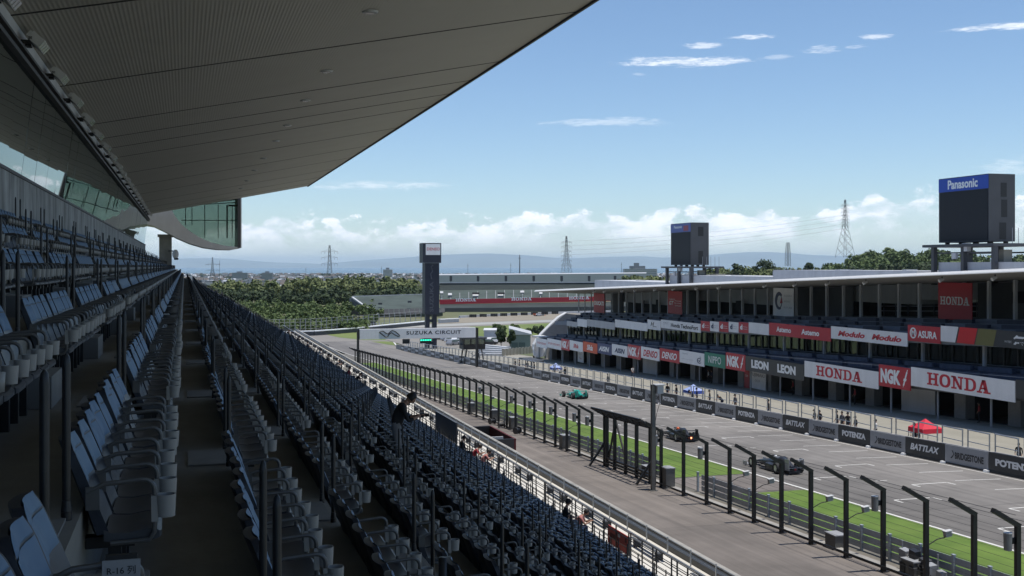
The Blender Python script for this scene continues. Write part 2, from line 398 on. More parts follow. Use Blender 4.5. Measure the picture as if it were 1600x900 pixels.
# ---------------------------------------------------------------- ground and far terrain
def terrain(t, s):
    Yc = s * cT + t * sT; Xc = t * cT - s * sT
    z = G(s) - .35
    if s < -20: z = G(-20) - .35
    if Yc > 620:
        u = min(1, (Yc - 620) / 1300.0); u = u * u * (3 - 2 * u)
        z = z * (1 - u) + (-33.0) * u
    if Yc > 300:
        px = 800 + F * Xc / Yc
        # wooded hill behind the pits
        h = 16 * math.exp(-((px - 1400) / 170.0) ** 2 - ((Yc - 760) / 150.0) ** 2)
        h += 9 * math.exp(-((px - 1180) / 170.0) ** 2 - ((Yc - 720) / 140.0) ** 2)
        h += 22 * math.exp(-((px - 2000) / 420.0) ** 2 - ((Yc - 800) / 260.0) ** 2)
        z += h
        z += (noise_val(t * .004, s * .004) - .5) * 3 * min(1, max(0, (Yc - 640) / 500))
    if Yc > 5200: z -= min(1, (Yc - 5200) / 500) * 5
    return z
from mathutils import noise as mn
def noise_val(a, b): return mn.noise(Vector((a, b, 0.3))) * .5 + .5
ys = [-160, -80, -20, 0, 40, 80, 120, 160, 200, 220, 240, 260, 280, 300, 320, 350, 400, 450, 500, 560] + list(range(600, 1100, 25)) + list(range(1100, 2000, 100)) + list(range(2000, 5800, 300)) + [5750]
xs = sorted(set(list(range(-3600, -600, 300)) + list(range(-600, 800, 40)) + list(range(800, 3000, 250)) + [3000, 3600, 4500]))
g = MB(); g.grid([[(x, y, terrain(x, y)) for x in xs] for y in ys])
struct(g.build('ground', m_ground, smooth=True))
sea = MB(); sea.box(-60000, 60000, 5000, 70000, -60, CZ - 46.5)
m_sea = mat('sea_water', (.035, .085, .13), .25, var=.15, scale=.001)
struct(sea.build('sea', m_sea))
# mountains across the bay
def ridge(prof, Y, depth, name, m):
    mb = MB(); rows = []
    px0, px1 = prof[0][0], prof[-1][0]; n = 90
    top = []
    for i in range(n + 1):
        px = px0 + (px1 - px0) * i / n
        y = 417 - .85 * (417 - float(np.interp(px, [p[0] for p in prof], [p[1] for p in prof]))) + (mn.noise(Vector((px * .05, Y, 0))) * 1.3 + mn.noise(Vector((px * .16, Y, 3))) * .5)
        top.append((px, min(y, 417)))
    for fy, fz in ((-.5, 0), (-.22, .62), (0, 1), (.3, .55), (.6, 0)):
        row = []
        for px, y in top:
            p = W(px, y, Y); h = p.z + 36
            q = W(px, y, Y + depth * fy)
            row.append((q.x, q.y, -40 + h * fz * (1 + .12 * mn.noise(Vector((px * .09, fy * 9, 1))))))
        rows.append(row)
    mb.grid(rows); return struct(mb.build(name, m, smooth=True))
m_mount = mat('hazy_mountain', (.15, .19, .19), .95, var=.3, scale=.0008)  # paler than forest: part of the distance haze is put into this colour
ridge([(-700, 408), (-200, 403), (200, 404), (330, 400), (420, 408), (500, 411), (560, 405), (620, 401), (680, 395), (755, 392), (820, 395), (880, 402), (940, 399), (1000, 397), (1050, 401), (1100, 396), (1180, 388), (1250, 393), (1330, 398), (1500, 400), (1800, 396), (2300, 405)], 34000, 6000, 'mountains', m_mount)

# ---------------------------------------------------------------- the straight: sheets laid over one another
def strip(name, t0, t1, s0, s1, m, dz, step=6.0, label=None, nt=1):
    mb = MB(); n = max(2, int((s1 - s0) / step)); rows = []
    for i in range(n + 1):
        s = s0 + (s1 - s0) * i / n
        rows.append([(t0 + (t1 - t0) * k / nt, s, G(s) + dz) for k in range(nt + 1)])
    mb.grid(rows); o = mb.build(name, m); return struct(o, label)
strip('service_road', 17.6, 27.6, -30, 330, m_path, -.004)
m_verge = mat('dusty_verge', (.15, .14, .12), .95, var=.35, scale=.5, streak=.3, sstretch=(1.2, .2, 1))
strip('verge_strip', 27.2, 34.0, -30, 245, m_verge, -.008)
strip('gate_crossing', 28.1, 33.8, 57, 62.6, m_path, -.002)
go = strip('grass_verge', 28.35, 33.9, -30, 56.5, m_grass, .004); go['kind'] = 'stuff'; tag(go, 'near strip of bright mown grass between the guardrail and white track line', 'grass', kind='stuff')
go = strip('grass_verge', 28.35, 33.9, 63.0, 205, m_grass, .004); tag(go, 'far strip of bright mown grass beyond the track gate', 'grass', kind='stuff')
strip('track', 33.9, 48.0, -30, 330, m_asph, 0.0)
strip('pit_lane', 48.3, 67.0, -30, 262, m_apron, -.004)
strip('pit_lane_edge_strip', 50.2, 52.4, -30, 262, m_strip, .004)
def flat(name, pts, m, z, label=None, kind='structure'):
    import mathutils.geometry as mg
    mb = MB(); vs = [PF(*p) for p in pts]; mb.add([(v.x, v.y, z) for v in vs], [tuple(q) for q in mg.tessellate_polygon([[Vector((v.x, v.y, 0)) for v in vs]])])
    o = mb.build(name, m); o['kind'] = kind
    if label: o['label'] = label
    return o
zf = -9.2
m_runoff = mat('runoff_asphalt', (.215, .20, .18), .9, var=.08, scale=.03)
m_runlt = mat('runoff_pale', (.33, .33, .31), .9, var=.06, scale=.05)
m_gravel = mat('gravel_trap', (.25, .22, .17), .95, var=.1, scale=.2)
flat('runoff_area', [(380, 560), (380, 527), (492, 523), (560, 518), (665, 507), (740, 492), (870, 489), (1100, 487), (1100, 512), (905, 520), (760, 535), (700, 548), (600, 552), (520, 556)], m_runoff, zf + .03)
flat('runoff_gravel', [(470, 524.5), (560, 519), (665, 508), (740, 493), (900, 489.5), (900, 498), (740, 504), (600, 510.5), (470, 515.5)][::-1], m_gravel, zf + .06)
flat('turn_one_track', [(470, 516), (600, 510.5), (740, 504.5), (905, 498.5), (1100, 494), (1100, 496.5), (905, 501.5), (740, 508.5), (600, 514), (500, 518.5)], m_runlt, zf + .09)
for pts, lb in (([(495, 519.4), (511, 517), (536, 517.3), (560, 517.8), (640, 523), (665, 531), (600, 531.5), (567, 531.5), (530, 527.5)], 'bright grass wedge at the end of the straight'),
            ([(580, 534), (599, 533.5), (624, 535), (665, 541), (666, 545), (636, 542.5), (605, 538.5)], 'narrow grass sliver under the sign gantry'),
            ([(735, 511), (905, 503), (1060, 500), (1060, 512), (905, 519), (760, 530), (690, 535), (700, 524)], 'green infield beyond the paddock car park')):
    o = flat('grass_patch', pts, m_turf2, zf + .06 if 'infield' not in lb else zf + .12, None, 'stuff'); tag(o, lb, 'grass', kind='stuff')
strip('paddock_yard', 52.6, 100.0, 258, 330, m_runoff, .06)
# track paint
mk = MB()
def pline(mb, t0, s0, t1, s1, w):
    a = Vector((t0, s0)); b = Vector((t1, s1)); d = (b - a).normalized(); q = Vector((-d.y, d.x)) * w / 2; n = max(1, int((b - a).length / 8))
    for i in range(n):
        p = a + (b - a) * i / n; r = a + (b - a) * (i + 1) / n
        mb.add([(p.x - q.x, p.y - q.y, G(p.y - q.y) + .004), (p.x + q.x, p.y + q.y, G(p.y + q.y) + .004), (r.x + q.x, r.y + q.y, G(r.y + q.y) + .004), (r.x - q.x, r.y - q.y, G(r.y - q.y) + .004)], [(3, 2, 1, 0)])
pline(mk, 34.05, -30, 34.05, 330, .17)
pline(mk, 47.5, -30, 47.5, 200, .10)
s = 36.0
while s < 175:
    pline(mk, 43.9, s, 46.8, s - .4, .11); s += 3.4
s = 40.0; k = 0
while s < 190:
    pline(mk, 40.6, s, 43.0, s, .13); pline(mk, 40.6, s - .06, 40.6, s - .8, .11); pline(mk, 43.0, s - .06, 43.0, s - .8, .11)
    pline(mk, 36.6, s + 4, 39.0, s + 4, .13); pline(mk, 36.6, s + 3.94, 36.6, s + 3.2, .11); pline(mk, 39.0, s + 3.94, 39.0, s + 3.2, .11)
    if k % 2 == 0: pline(mk, 39.4, s + 1.8, 40.2, s + 1.8, .10)
    s += 8.0; k += 1
struct(mk.build('track_markings', m_white))
o = MB(); pline(o, 48.9, 262, 54, 300, .4); pline(o, 49.2, 40, 49.2, 60, .1); struct(o.build('pit_exit_line', m_white))

# ---------------------------------------------------------------- grandstand
TR, RI, T0, FL0 = .85, .513, -.45, 1.634
JA, JB = -4, 17
S0, S1 = -6.0, 183.0
def rt(j): return T0 + TR * j
def rz(j): return CZ - (FL0 + RI * j)
BL0, BP, NB, SP = 5.45, 4.95, 9, .43   # block start, period, seats per block, pitch
stand = thing('grandstand', 'long covered grandstand with pale overhanging roof and stepped seat rows', 'grandstand', (0, 0, 0))
prof = [(-4.75, -9.4), (-4.75, rz(JA))]
for j in range(JA, JB + 1):
    prof += [(rt(j) if j > JA else -4.75, rz(j)), (rt(j + 1), rz(j))]
FLF = CZ - 10.55
prof += [(rt(JB + 1), FLF), (17.2, FLF), (17.2, -9.4)]
# drop duplicate start
pp = []
for p in prof:
    if not pp or (abs(p[0] - pp[-1][0]) + abs(p[1] - pp[-1][1])) > 1e-6: pp.append(p)
mb = MB(); mb.prism([(p[0], p[1]) for p in pp][::-1], (0, S0, 0), (1, 0, 0), (0, 0, 1), (0, S1 - S0, 0))
mb.build('terrace', m_tread, stand)
# half steps in the aisles
steps = []
for j in range(JA, JB + 1):
    for k in range(-1, 36):
        a = BL0 + NB * SP + BP * k + .12
        if a + .85 < S1 and a > S0: steps.append((a + abs(rt(j)) * 3, j, a))
steps.sort()
rest_ = MB()
for i, (_, j, a) in enumerate(steps):
    mb = MB() if i < 80 else rest_
    mb.box(rt(j) + .003, rt(j) + .30, a, a + .85, rz(j) + .002, rz(j) + RI * .5)
    if i < 80: mb.build('aisle_step', m_step, stand)
rest_.build('aisle_steps', m_step, stand)['kind'] = 'stuff'
rest_ = MB()
for i, (_, j, a) in enumerate(steps):
    mb = MB() if i < 60 else rest_
    mb.box(rt(j) + .48, rt(j) + .80, a + .05, a + .80, rz(j) + .002, rz(j) + .015)
    if i < 60: mb.build('aisle_pad', m_step, stand)
rest_.build('aisle_pads', m_step, stand)['kind'] = 'stuff'
# outer walkway wall; charcoal stands in for the shade on its inner face
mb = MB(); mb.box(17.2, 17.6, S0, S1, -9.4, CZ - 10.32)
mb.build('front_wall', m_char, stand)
mb = MB(); mb.box(17.47, 17.66, S0, S1, CZ - 10.318, CZ - 10.23); mb.build('front_wall_coping', m_conc, stand)
mb = MB(); mb.box(15.35, 17.19, S0, S1, FLF + .003, FLF + .02); mb.build('front_walkway', m_strip, stand)
mb = MB(); mb.box(rt(JB + 1) - .10, rt(JB + 1) + .02, S0, S1, FLF, rz(JB) + .10); mb.build('front_kerb', m_strip, stand)
# parapet behind the top row
PT = -4.75
mb = MB(); mb.box(PT - .35, PT, S0, 150, rz(JA) - .02, CZ + 2.66); mb.build('parapet', m_parapet, stand)
mb = MB(); mb.box(PT - .40, PT + .05, S0, 150, CZ + 2.66, CZ + 2.75); mb.build('parapet_coping', m_dgrey, stand)
# glass front of the suites
m_sglass = glass_mat('suite_glass', (.10, .13, .13), .66, (.88, .97, .98), .012)
for i in range(50):
    a = S0 + 3.12 * i; b = a + 3.10
    tilt = .40 + (random.random() - .5) * .014; tw = (random.random() - .5) * .010
    z0, z1 = CZ + 2.75, CZ + 5.80
    mb = MB(); x = PT - .12
    mb.add([(x + tw, a, z0), (x - tw, b, z0), (x - tw + tilt, b, z1), (x + tw + tilt, a, z1), (x + tw - .03, a, z0), (x - tw - .03, b, z0), (x - tw + tilt - .03, b, z1), (x + tw + tilt - .03, a, z1)],
           [(0, 1, 2, 3), (7, 6, 5, 4), (0, 4, 5, 1), (1, 5, 6, 2), (2, 6, 7, 3), (3, 7, 4, 0)])
    mb.build('window_pane', m_sglass, stand)
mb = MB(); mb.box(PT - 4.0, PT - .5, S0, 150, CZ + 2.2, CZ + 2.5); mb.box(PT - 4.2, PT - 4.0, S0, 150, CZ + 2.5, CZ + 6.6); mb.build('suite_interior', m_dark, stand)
mb = MB(); mb.box(PT + .1, PT + .45, S0, 152.5, CZ + 5.80, CZ + 5.92); mb.box(PT + .2, PT + .51, S0, 152.5, CZ + 6.02, CZ + 6.10); mb.box(PT + .1, PT + .33, S0, 152.5, CZ + 5.922, CZ + 6.018); mb.build('head_rail', m_dgrey, stand)
mb = MB(); mb.box(PT + .05, PT + .30, S0, 152.5, CZ + 6.102, CZ + 6.74); mb.build('fascia', m_lgrey, stand)
# roof
RT1, RZ0, RZ1, RE = 15.9, CZ + 6.65, CZ + 10.78, 152.6
m_soffit = bpy.data.materials.new('ribbed_soffit'); m_soffit.use_nodes = True
def _soffit():
    nt = m_soffit.node_tree; N = nt.nodes; L = nt.links; b = N['Principled BSDF']; b.inputs['Roughness'].default_value = .6
    tc = N.new('ShaderNodeTexCoord'); wv = N.new('ShaderNodeTexWave'); wv.wave_type = 'BANDS'; wv.bands_direction = 'X'; wv.inputs['Scale'].default_value = 2.6
    L.new(tc.outputs['Object'], wv.inputs['Vector'])
    ns = N.new('ShaderNodeTexNoise'); ns.inputs['Scale'].default_value = .35; ns.inputs['Detail'].default_value = 4; L.new(tc.outputs['Object'], ns.inputs['Vector'])
    bp = N.new('ShaderNodeBump'); bp.inputs['Strength'].default_value = .22; bp.inputs['Distance'].default_value = .03; L.new(wv.outputs['Fac'], bp.inputs['Height']); L.new(bp.outputs[0], b.inputs['Normal'])
    mx = N.new('ShaderNodeMix'); mx.data_type = 'RGBA'; L.new(ns.outputs['Fac'], mx.inputs['Factor']); mx.inputs['A'].default_value = (.40, .39, .355, 1); mx.inputs['B'].default_value = (.47, .46, .42, 1)
    L.new(mx.outputs['Result'], b.inputs['Base Color'])
_soffit()
mb = MB(); mb.prism([(PT - 5, RZ0 - .05), (PT, RZ0), (RT1, RZ1), (RT1, RZ1 + .22), (PT + 4, RZ0 + 2.4), (PT - 5, RZ0 + 2.2)][::-1], (0, S0 - 4, 0), (1, 0, 0), (0, 0, 1), (0, RE - S0 + 4, 0)); mb.build('roof', m_soffit, stand)
mb = MB(); mb.box(RT1 + .003, RT1 + .10, S0 - 4, RE, RZ1 - .10, RZ1 + .24); mb.build('roof_edge', m_dgrey, stand)
for sv in [8, 20.5, 32.5, 44.8, 56.8, 63, 68.2, 74, 86.2, 99.5, 111, 124.5, 136, 146]:
    mb = MB(); sl = (RZ1 - RZ0) / (RT1 - PT)
    mb.add([(PT, sv - .07, RZ0 - .012), (RT1, sv - .07, RZ1 - .012), (RT1, sv + .07, RZ1 - .012), (PT, sv + .07, RZ0 - .012), (PT, sv - .07, RZ0 - .002), (RT1, sv - .07, RZ1 - .002), (RT1, sv + .07, RZ1 - .002), (PT, sv + .07, RZ0 - .002)],
           [(0, 1, 2, 3), (7, 6, 5, 4), (0, 4, 5, 1), (1, 5, 6, 2), (2, 6, 7, 3), (3, 7, 4, 0)])
    mb.build('soffit_seam', m_dark, stand)

# soffit downlights
slope = (RZ1 - RZ0) / (RT1 - PT)
proto = None; i = 0
for sv in [26.5, 33.5, 38.5, 50.8, 60, 71, 80, 93, 105, 118, 130]:
    t = 6.15; z = RZ0 + (t - PT) * slope - .02
    i += 1
    lb = 'small oval downlight set in the pale soffit, %s from the near end' % nth(i)
    if proto is None:
        proto = thing('downlight', lb, 'ceiling light', (t, sv, z), 0, 'downlights along the soffit')
        q = MB(); q.cyl((0, 0), .26, -.07, .0, 16, .30); q.build('lamp_ring', m_lgrey, proto)
        q = MB(); q.cyl((0, 0), .18, -.085, -.0705, 14); q.build('lamp_lens', m_lens, proto)
    else: dup(proto, (t, sv, z), None, lb)

# floodlights clamped above the glass
proto = None; i = 0; sv = 17.0
while sv < 150:
    i += 1
    lb = 'cluster of white floodlights clamped above the suite glass, %s from the near end' % nth(i)
    loc = (PT + .33, sv, CZ + 6.38)
    if proto is None:
        proto = thing('floodlight', lb, 'floodlight', loc, 0, 'floodlights along the glass front')
        q = MB(); q.box(-.03, .30, -.05, .05, -.05, .05); q.box(.24, .34, -.62, .62, -.04, .04); q.build('bracket', m_dgrey, proto)
        for a in (-.48, -.16, .16, .48):
            q = MB(); d = Vector((.62, 0, -.55)).normalized(); u = Vector((.55, 0, .62)).normalized()
            c = Vector((.44, a, -.02))
            q.obox(c, d * .19, Vector((0, .14, 0)), u * .13); q.obox(c - d * .22, d * .05, Vector((0, .10, 0)), u * .09)
            h = q.build('lamp_head', m_floodw, proto)
            q = MB(); q.obox(c + d * .196, d * .004, Vector((0, .12, 0)), u * .11); q.build('lamp_glass', m_lens, h)
        q = MB(); q.box(.0, .16, .7, 1.0, .0, .16); q.build('ballast_box', m_black, proto)
    else: dup(proto, loc, None, lb)
    sv += 5.8

# end lounge with green glass side
LS = 154.0
lou = thing('lounge_block', 'curved white lounge block with green glass side at stand end', 'lounge building', (0, LS, 0))
def lp(px, py): return plane_s(px, py, LS)
outer = [lp(*p) for p in [(226, 324), (300, 316), (377.5, 306), (377.5, 387), (362, 390), (340, 389.5), (318, 386.5), (296, 380), (275, 371), (255, 360), (238, 352), (226, 350)]]
gl = [lp(*p) for p in [(264.5, 320.5), (320, 313.5), (373, 307), (373, 386), (352, 384), (330, 379), (312, 371), (296, 361), (283, 350), (273, 337)]]
D_ = 9.0
mb = MB()
n1, n2 = len(outer), len(gl)
# white side panel with the glazed opening cut out: bridge outer and inner loops by angle
def loop_fill(mb, o, i, y):
    import mathutils.geometry as mg
    vs = [Vector((p[0], p[1], 0)) for p in o]; hs = [Vector((p[0], p[1], 0)) for p in i]
    tris = mg.tessellate_polygon([vs, hs]); allv = [(v.x, y, v.y) for v in vs + hs]
    mb.add(allv, [tuple(t) for t in tris])
loop_fill(mb, outer, gl, 0.0)
for k in range(n1):
    a, b = outer[k], outer[(k + 1) % n1]; mb.add([(a[0], 0, a[1]), (b[0], 0, b[1]), (b[0], D_, b[1]), (a[0], D_, a[1])], [(0, 1, 2, 3)])
for k in range(n2):
    a, b = gl[k], gl[(k + 1) % n2]; mb.add([(a[0], 0, a[1]), (b[0], 0, b[1]), (b[0], .25, b[1]), (a[0], .25, a[1])], [(3, 2, 1, 0)])
mb.build('shell', m_lgrey, lou)
m_lglass = glass_mat('lounge_glass', (.64, .69, .66), .30, (.62, .75, .70), .015)
m_lglass2 = glass_mat('lounge_back_glass', (.66, .70, .67), .25, (.6, .72, .66), .03)
mb = MB(); mb.prism(gl[::-1], (0, .12, 0), (1, 0, 0), (0, 0, 1), (0, .03, 0)); mb.build('glass_side', m_lglass, lou)
mb = MB(); mb.prism(gl[::-1], (0, 4.5, 0), (1, 0, 0), (0, 0, 1), (0, .05, 0)); mb.build('partition', m_lglass2, lou)
for px in (290, 300, 320, 341, 355, 363):
    a = lp(px, 320); b = lp(px, 372 if px > 310 else 352)
    mb = MB(); w = .10 if px in (355,) else .05; mb.box(a[0] - w, a[0] + w, .3, .5, min(a[1], b[1]), max(a[1], b[1])); mb.build('mullion', m_black, lou)
a = lp(375, 307); b = lp(375, 387)
mb = MB(); mb.box(a[0] - .30, a[0] + .08, -.02, D_ + .02, b[1], a[1] - .05); mb.build('corner_frame', m_dgrey, lou)
for (p0, p1) in (((268, 322), (372, 316)), ((283, 344), (372, 344))):
    a = lp(*p0); b = lp(*p1); mb = MB(); mb.bar((a[0], .4, a[1]), (b[0], .4, b[1]), .10); mb.build('transom', m_lgrey, lou)
for (x0, x1, y) in ((266, 296, 322.5), (357, 373, 321)):
    a = lp(x0, y); b = lp(x1, y); mb = MB(); mb.bar((a[0], .35, a[1]), (b[0], .35, b[1]), .22); mb.build('dark_duct', m_black, lou)
# support column below it and a hanging camera housing
pc = thing('support_column', 'thick concrete column carrying the lounge block', 'column', (lp(257, 400)[0], LS + 3, 0))
mb = MB(); a = lp(248, 372); b = lp(268, 372); xm = pc.location.x
mb.box(a[0] - xm, b[0] - xm, -.8, .8, CZ - 2.0, CZ + 4.2); mb.build('shaft', m_conc, pc)
mb = MB(); mb.box(a[0] - xm - .2, b[0] - xm + .2, -1, 1, CZ + 3.9, CZ + 4.25); mb.build('capital', m_conc, pc)
a = lp(274, 397); ch = thing('camera_housing', 'white rounded camera housing hanging beside the concrete column', 'camera', (a[0], LS + 1.5, a[1]))
mb = MB(); mb.ell((0, 0, 0), (.42, .6, .62), 14, 10); mb.build('dome', m_wht, ch, smooth=True)
mb = MB(); mb.box(-.9, -.30, -.08, .08, .35, .5); mb.build('bracket', m_dgrey, ch)
mb = MB(); mb.cyl((.1, 0), .28, -.75, -.5, 14); mb.build('lens_hood', m_black, ch)
# ---------------------------------------------------------------- one seat, in parts
def back_surface(x0, x1, z0, z1, hw, thick, dish, top_round, lean_extra=0.0):
    """moulded back: rows of height, front and rear skins"""
    mb = MB(); H = [0, .12, .3, .5, .68, .82, .91, .965, 1.0]; K = [-1, -.82, -.5, 0, .5, .82, 1]
    fr = []; bk = []
    for h in H:
        w = hw * (1 - .06 * (1 - h)) * (1 - top_round * max(0, (h - .8) / .2) ** 2.2)
        x = x0 + (x1 - x0) * h - lean_extra * h * h; z = z0 + (z1 - z0) * h
        fr.append([(x - dish * (1 - k * k) + .0, w * k, z) for k in K])
        bk.append([(x - thick * (1 - .35 * h) - dish * .8 * (1 - k * k) - .01 * (1 - k * k), w * k, z - .004) for k in K])
    n = len(K); m = len(H)
    vs = [p for r in fr for p in r] + [p for r in bk for p in r]; o = n * m; fs = []
    for i in range(m - 1):
        for k in range(n - 1):
            a = i * n + k; fs.append((a, a + 1, a + n + 1, a + n)); fs.append((o + a + n, o + a + n + 1, o + a + 1, o + a))
        a = i * n; fs.append((a + n, o + a + n, o + a, a)); a = i * n + n - 1; fs.append((a, o + a, o + a + n, a + n))
    for k in range(n - 1):
        fs.append((k + 1, k, o + k, o + k + 1)); a = (m - 1) * n + k; fs.append((a, a + 1, o + a + 1, o + a))
    mb.add(vs, fs); return mb
BX0, BX1, BZ0, BZ1 = .115, -.035, .40, .835
def seat_parts():
    P = {}
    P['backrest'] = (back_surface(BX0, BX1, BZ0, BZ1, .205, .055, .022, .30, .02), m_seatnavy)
    # blue front skin in two fields: head strip, short pad; bare navy below stands in for shade
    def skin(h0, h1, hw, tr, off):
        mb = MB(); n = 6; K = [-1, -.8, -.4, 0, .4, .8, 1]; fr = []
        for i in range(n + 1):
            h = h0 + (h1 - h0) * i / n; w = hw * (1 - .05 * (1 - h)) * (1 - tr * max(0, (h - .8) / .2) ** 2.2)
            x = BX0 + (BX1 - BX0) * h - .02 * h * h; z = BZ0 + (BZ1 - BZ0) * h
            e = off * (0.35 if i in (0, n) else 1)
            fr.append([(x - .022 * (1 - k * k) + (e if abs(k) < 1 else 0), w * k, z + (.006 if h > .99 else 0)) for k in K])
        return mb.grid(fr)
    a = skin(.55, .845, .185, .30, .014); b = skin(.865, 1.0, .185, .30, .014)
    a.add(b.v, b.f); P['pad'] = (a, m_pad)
    # seat pan with a rolled front and dished middle
    mb = MB(); rows = []
    for x, z in ((.10, .42), (.13, .405), (.20, .40), (.28, .412), (.325, .415), (.345, .40), (.345, .37), (.30, .355), (.15, .355), (.10, .37)):
        rows.append([(x + (0 if abs(k) < .9 else -.01), .20 * k, z - (.012 * (1 - k * k) if z > .39 else 0)) for k in (-1, -.8, -.4, 0, .4, .8, 1)])
    mb.grid(rows); nr = len(rows)
    mb.f.append(tuple(i * 7 for i in range(nr))); mb.m.append(0); mb.f.append(tuple(i * 7 + 6 for i in reversed(range(nr)))); mb.m.append(0)
    P['seat_pan'] = (mb, m_pan)
    mb = MB(); y = -.215; pts = [(.02, y, .60), (.10, y, .635), (.26, y, .645)]
    for a in range(0, 91, 22): pts.append((.265 + .05 * math.sin(R(a)), y, .595 + .05 * math.cos(R(a))))
    pts += [(.315, y, .46), (.312, y, .40), (.29, y, .365), (.12, y, .36)]
    mb.tube(pts, .0118, 8); mb.box(.015, .075, y - .010, y + .010, .52, .625); P['armrest'] = (mb, m_arm)
    mb = MB(); cx, cy = .365, -.215; N = 18
    ro, ri = .046, .040; z0, z1 = .470, .572; vs = []; fs = []
    for (r, z) in ((ro * .88, z0), (ro, z1), (ri, z1), (ri * .86, z0 + .02)):
        vs += [(cx + r * math.cos(2 * math.pi * k / N), cy + r * math.sin(2 * math.pi * k / N), z) for k in range(N)]
    for b in range(3):
        for k in range(N): fs.append((b * N + k, b * N + (k + 1) % N, (b + 1) * N + (k + 1) % N, (b + 1) * N + k))
    fs.append(tuple(range(N - 1, -1, -1))); fs.append(tuple(range(3 * N, 4 * N)))
    mb.add(vs, fs); mb.box(.300, .330, cy - .02, cy + .02, .45, .57); P['cup_holder'] = (mb, m_cup)
    mb = MB(); mb.box(.0, .22, -.04, .04, .30, .354); mb.box(.10, .16, -.03, .03, .0, .30); P['bracket'] = (mb, m_black)
    return P
SEATS = []
for j in range(JA, JB + 1):
    for k in range(-2, 36):
        for i in range(NB):
            sv = BL0 + BP * k + SP * (i + .5)
            if sv < S0 + .3 or sv > S1 - .5: continue
            if j in (16, 17) and k == 3: continue     # board bay by the rail
            SEATS.append((rt(j), sv, rz(j), j, k, i))
cand = []
for q in SEATS:
    px, py, Yc = proj(q[0] + .1, q[1], q[2] + .7)
    if Yc > 1.3 and -70 < px < 1640 and py < 985: cand.append((Yc, q))
cand.sort(key=lambda a: a[0])
near = [q for _, q in cand[:300]]; nset = set(near)
def row_words(j):
    if j == 0: return 'row left of the walkway'
    if j < 0: return '%s row up from the walkway' % (nth(-j + 1) if j < -0 else '')
    if j == 1: return 'row right of the walkway'
    return '%s row right of the walkway' % nth(j)
SP_ = seat_parts(); proto = None
for (t, sv, z, j, k, i) in near:
    lb = 'blue backed stadium seat, %s in %s block, %s' % (nth(i + 1), nth(k + 3), row_words(j))
    if proto is None:
        proto = thing('stadium_seat', lb, 'seat', (t, sv, z), 0, 'blue stadium seats of the grandstand')
        bo = SP_['backrest'][0].build('backrest', SP_['backrest'][1], proto, None, 'auto')
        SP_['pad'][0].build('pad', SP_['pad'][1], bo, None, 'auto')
        for nme in ('seat_pan', 'armrest', 'cup_holder', 'bracket'):
            SP_[nme][0].build(nme, SP_[nme][1], proto, None, 'auto')
    else:
        d_ = dup(proto, (t + random.uniform(-.006, .006), sv, z), random.uniform(-.022, .022), lb); d_.rotation_euler[1] = random.uniform(-.018, .018)
        u_ = random.random()
        if u_ < .45:
            for q_ in d_.children_recursive:
                if q_.name.startswith('pad'): q_.material_slots[0].link = 'OBJECT'; q_.material_slots[0].material = m_pad2 if u_ < .28 else m_pad3
# a small row plate on the nearest end seat
# the rest of the seats: one mass
lo = MB()
lo.cur = 0; b = [(BX0, -.2, .40), (BX0, .2, .40), (BX1 - .02, .2, .80), (BX1 - .02, .17, .835), (BX1 - .02, -.17, .835), (BX1 - .02, -.2, .80)]
vs = b + [(p[0] - .045, p[1], p[2] - .004) for p in b]
lo.add(vs, [(0, 1, 2, 5), (5, 2, 3, 4), (6, 11, 8, 7), (11, 10, 9, 8), (0, 6, 7, 1), (1, 7, 8, 2), (2, 8, 9, 3), (3, 9, 10, 4), (4, 10, 11, 5), (5, 11, 6, 0)])
lo.cur = 1; e = .012; lo.add([(.038 + e, -.17, .62), (.038 + e, .17, .62), (BX1 - .012 + e, .175, .79), (BX1 - .02 + e, .14, .842), (BX1 - .02 + e, -.14, .842), (BX1 - .012 + e, -.175, .79), (BX1 - .03, -.14, .842), (BX1 - .03, .14, .842)], [(0, 1, 2, 5), (5, 2, 3, 4), (4, 3, 7, 6)])  # blue cut short as on the near seats; navy below stands in for shade
lo.cur = 2; lo.box(.10, .34, -.19, .19, .365, .41)
lo.cur = 3; lo.bar((.02, -.215, .63), (.315, -.215, .645), .023); lo.bar((.315, -.215, .645), (.315, -.215, .36), .028); lo.bar((.12, -.215, .36), (.315, -.215, .36), .028)
lo.cur = 4; lo.cyl((.365, -.215), .041, .470, .572, 8, .046)
rest = np.array([q[:3] for q in SEATS if q not in nset and q[2] > -99])
def tile(mb, pts, name, mats, label, cat, parent=None):
    V = np.array(mb.v); nv = len(V); lens = np.array([len(f) for f in mb.f]); loops = np.concatenate([np.array(f) for f in mb.f]); n = len(pts)
    AV = (V[None] + pts[:, None]).reshape(-1, 3)
    AL = (loops[None] + (np.arange(n) * nv)[:, None]).reshape(-1)
    starts = np.concatenate([[0], np.cumsum(np.tile(lens, n))[:-1]])
    me = bpy.data.meshes.new(name); me.vertices.add(len(AV)); me.vertices.foreach_set('co', AV.ravel()); me.loops.add(len(AL)); me.loops.foreach_set('vertex_index', AL.astype(np.int32))
    me.polygons.add(len(starts)); me.polygons.foreach_set('loop_start', starts.astype(np.int32)); 
    me.polygons.foreach_set('material_index', np.tile(np.array(mb.m), n).astype(np.int32))
    for m in mats: me.materials.append(m)
    me.update(calc_edges=True); me.validate()
    o = bpy.data.objects.new(name, me); COL.objects.link(o)
    o['kind'] = 'stuff'
    if parent: o.parent = parent
    else: tag(o, label, cat, kind='stuff')
    return o
tile(lo, rest, 'stadium_seating', [m_seatnavy, m_pad, m_pan, m_arm, m_cup], 'thousands of blue seats receding down the shaded grandstand', 'seating')

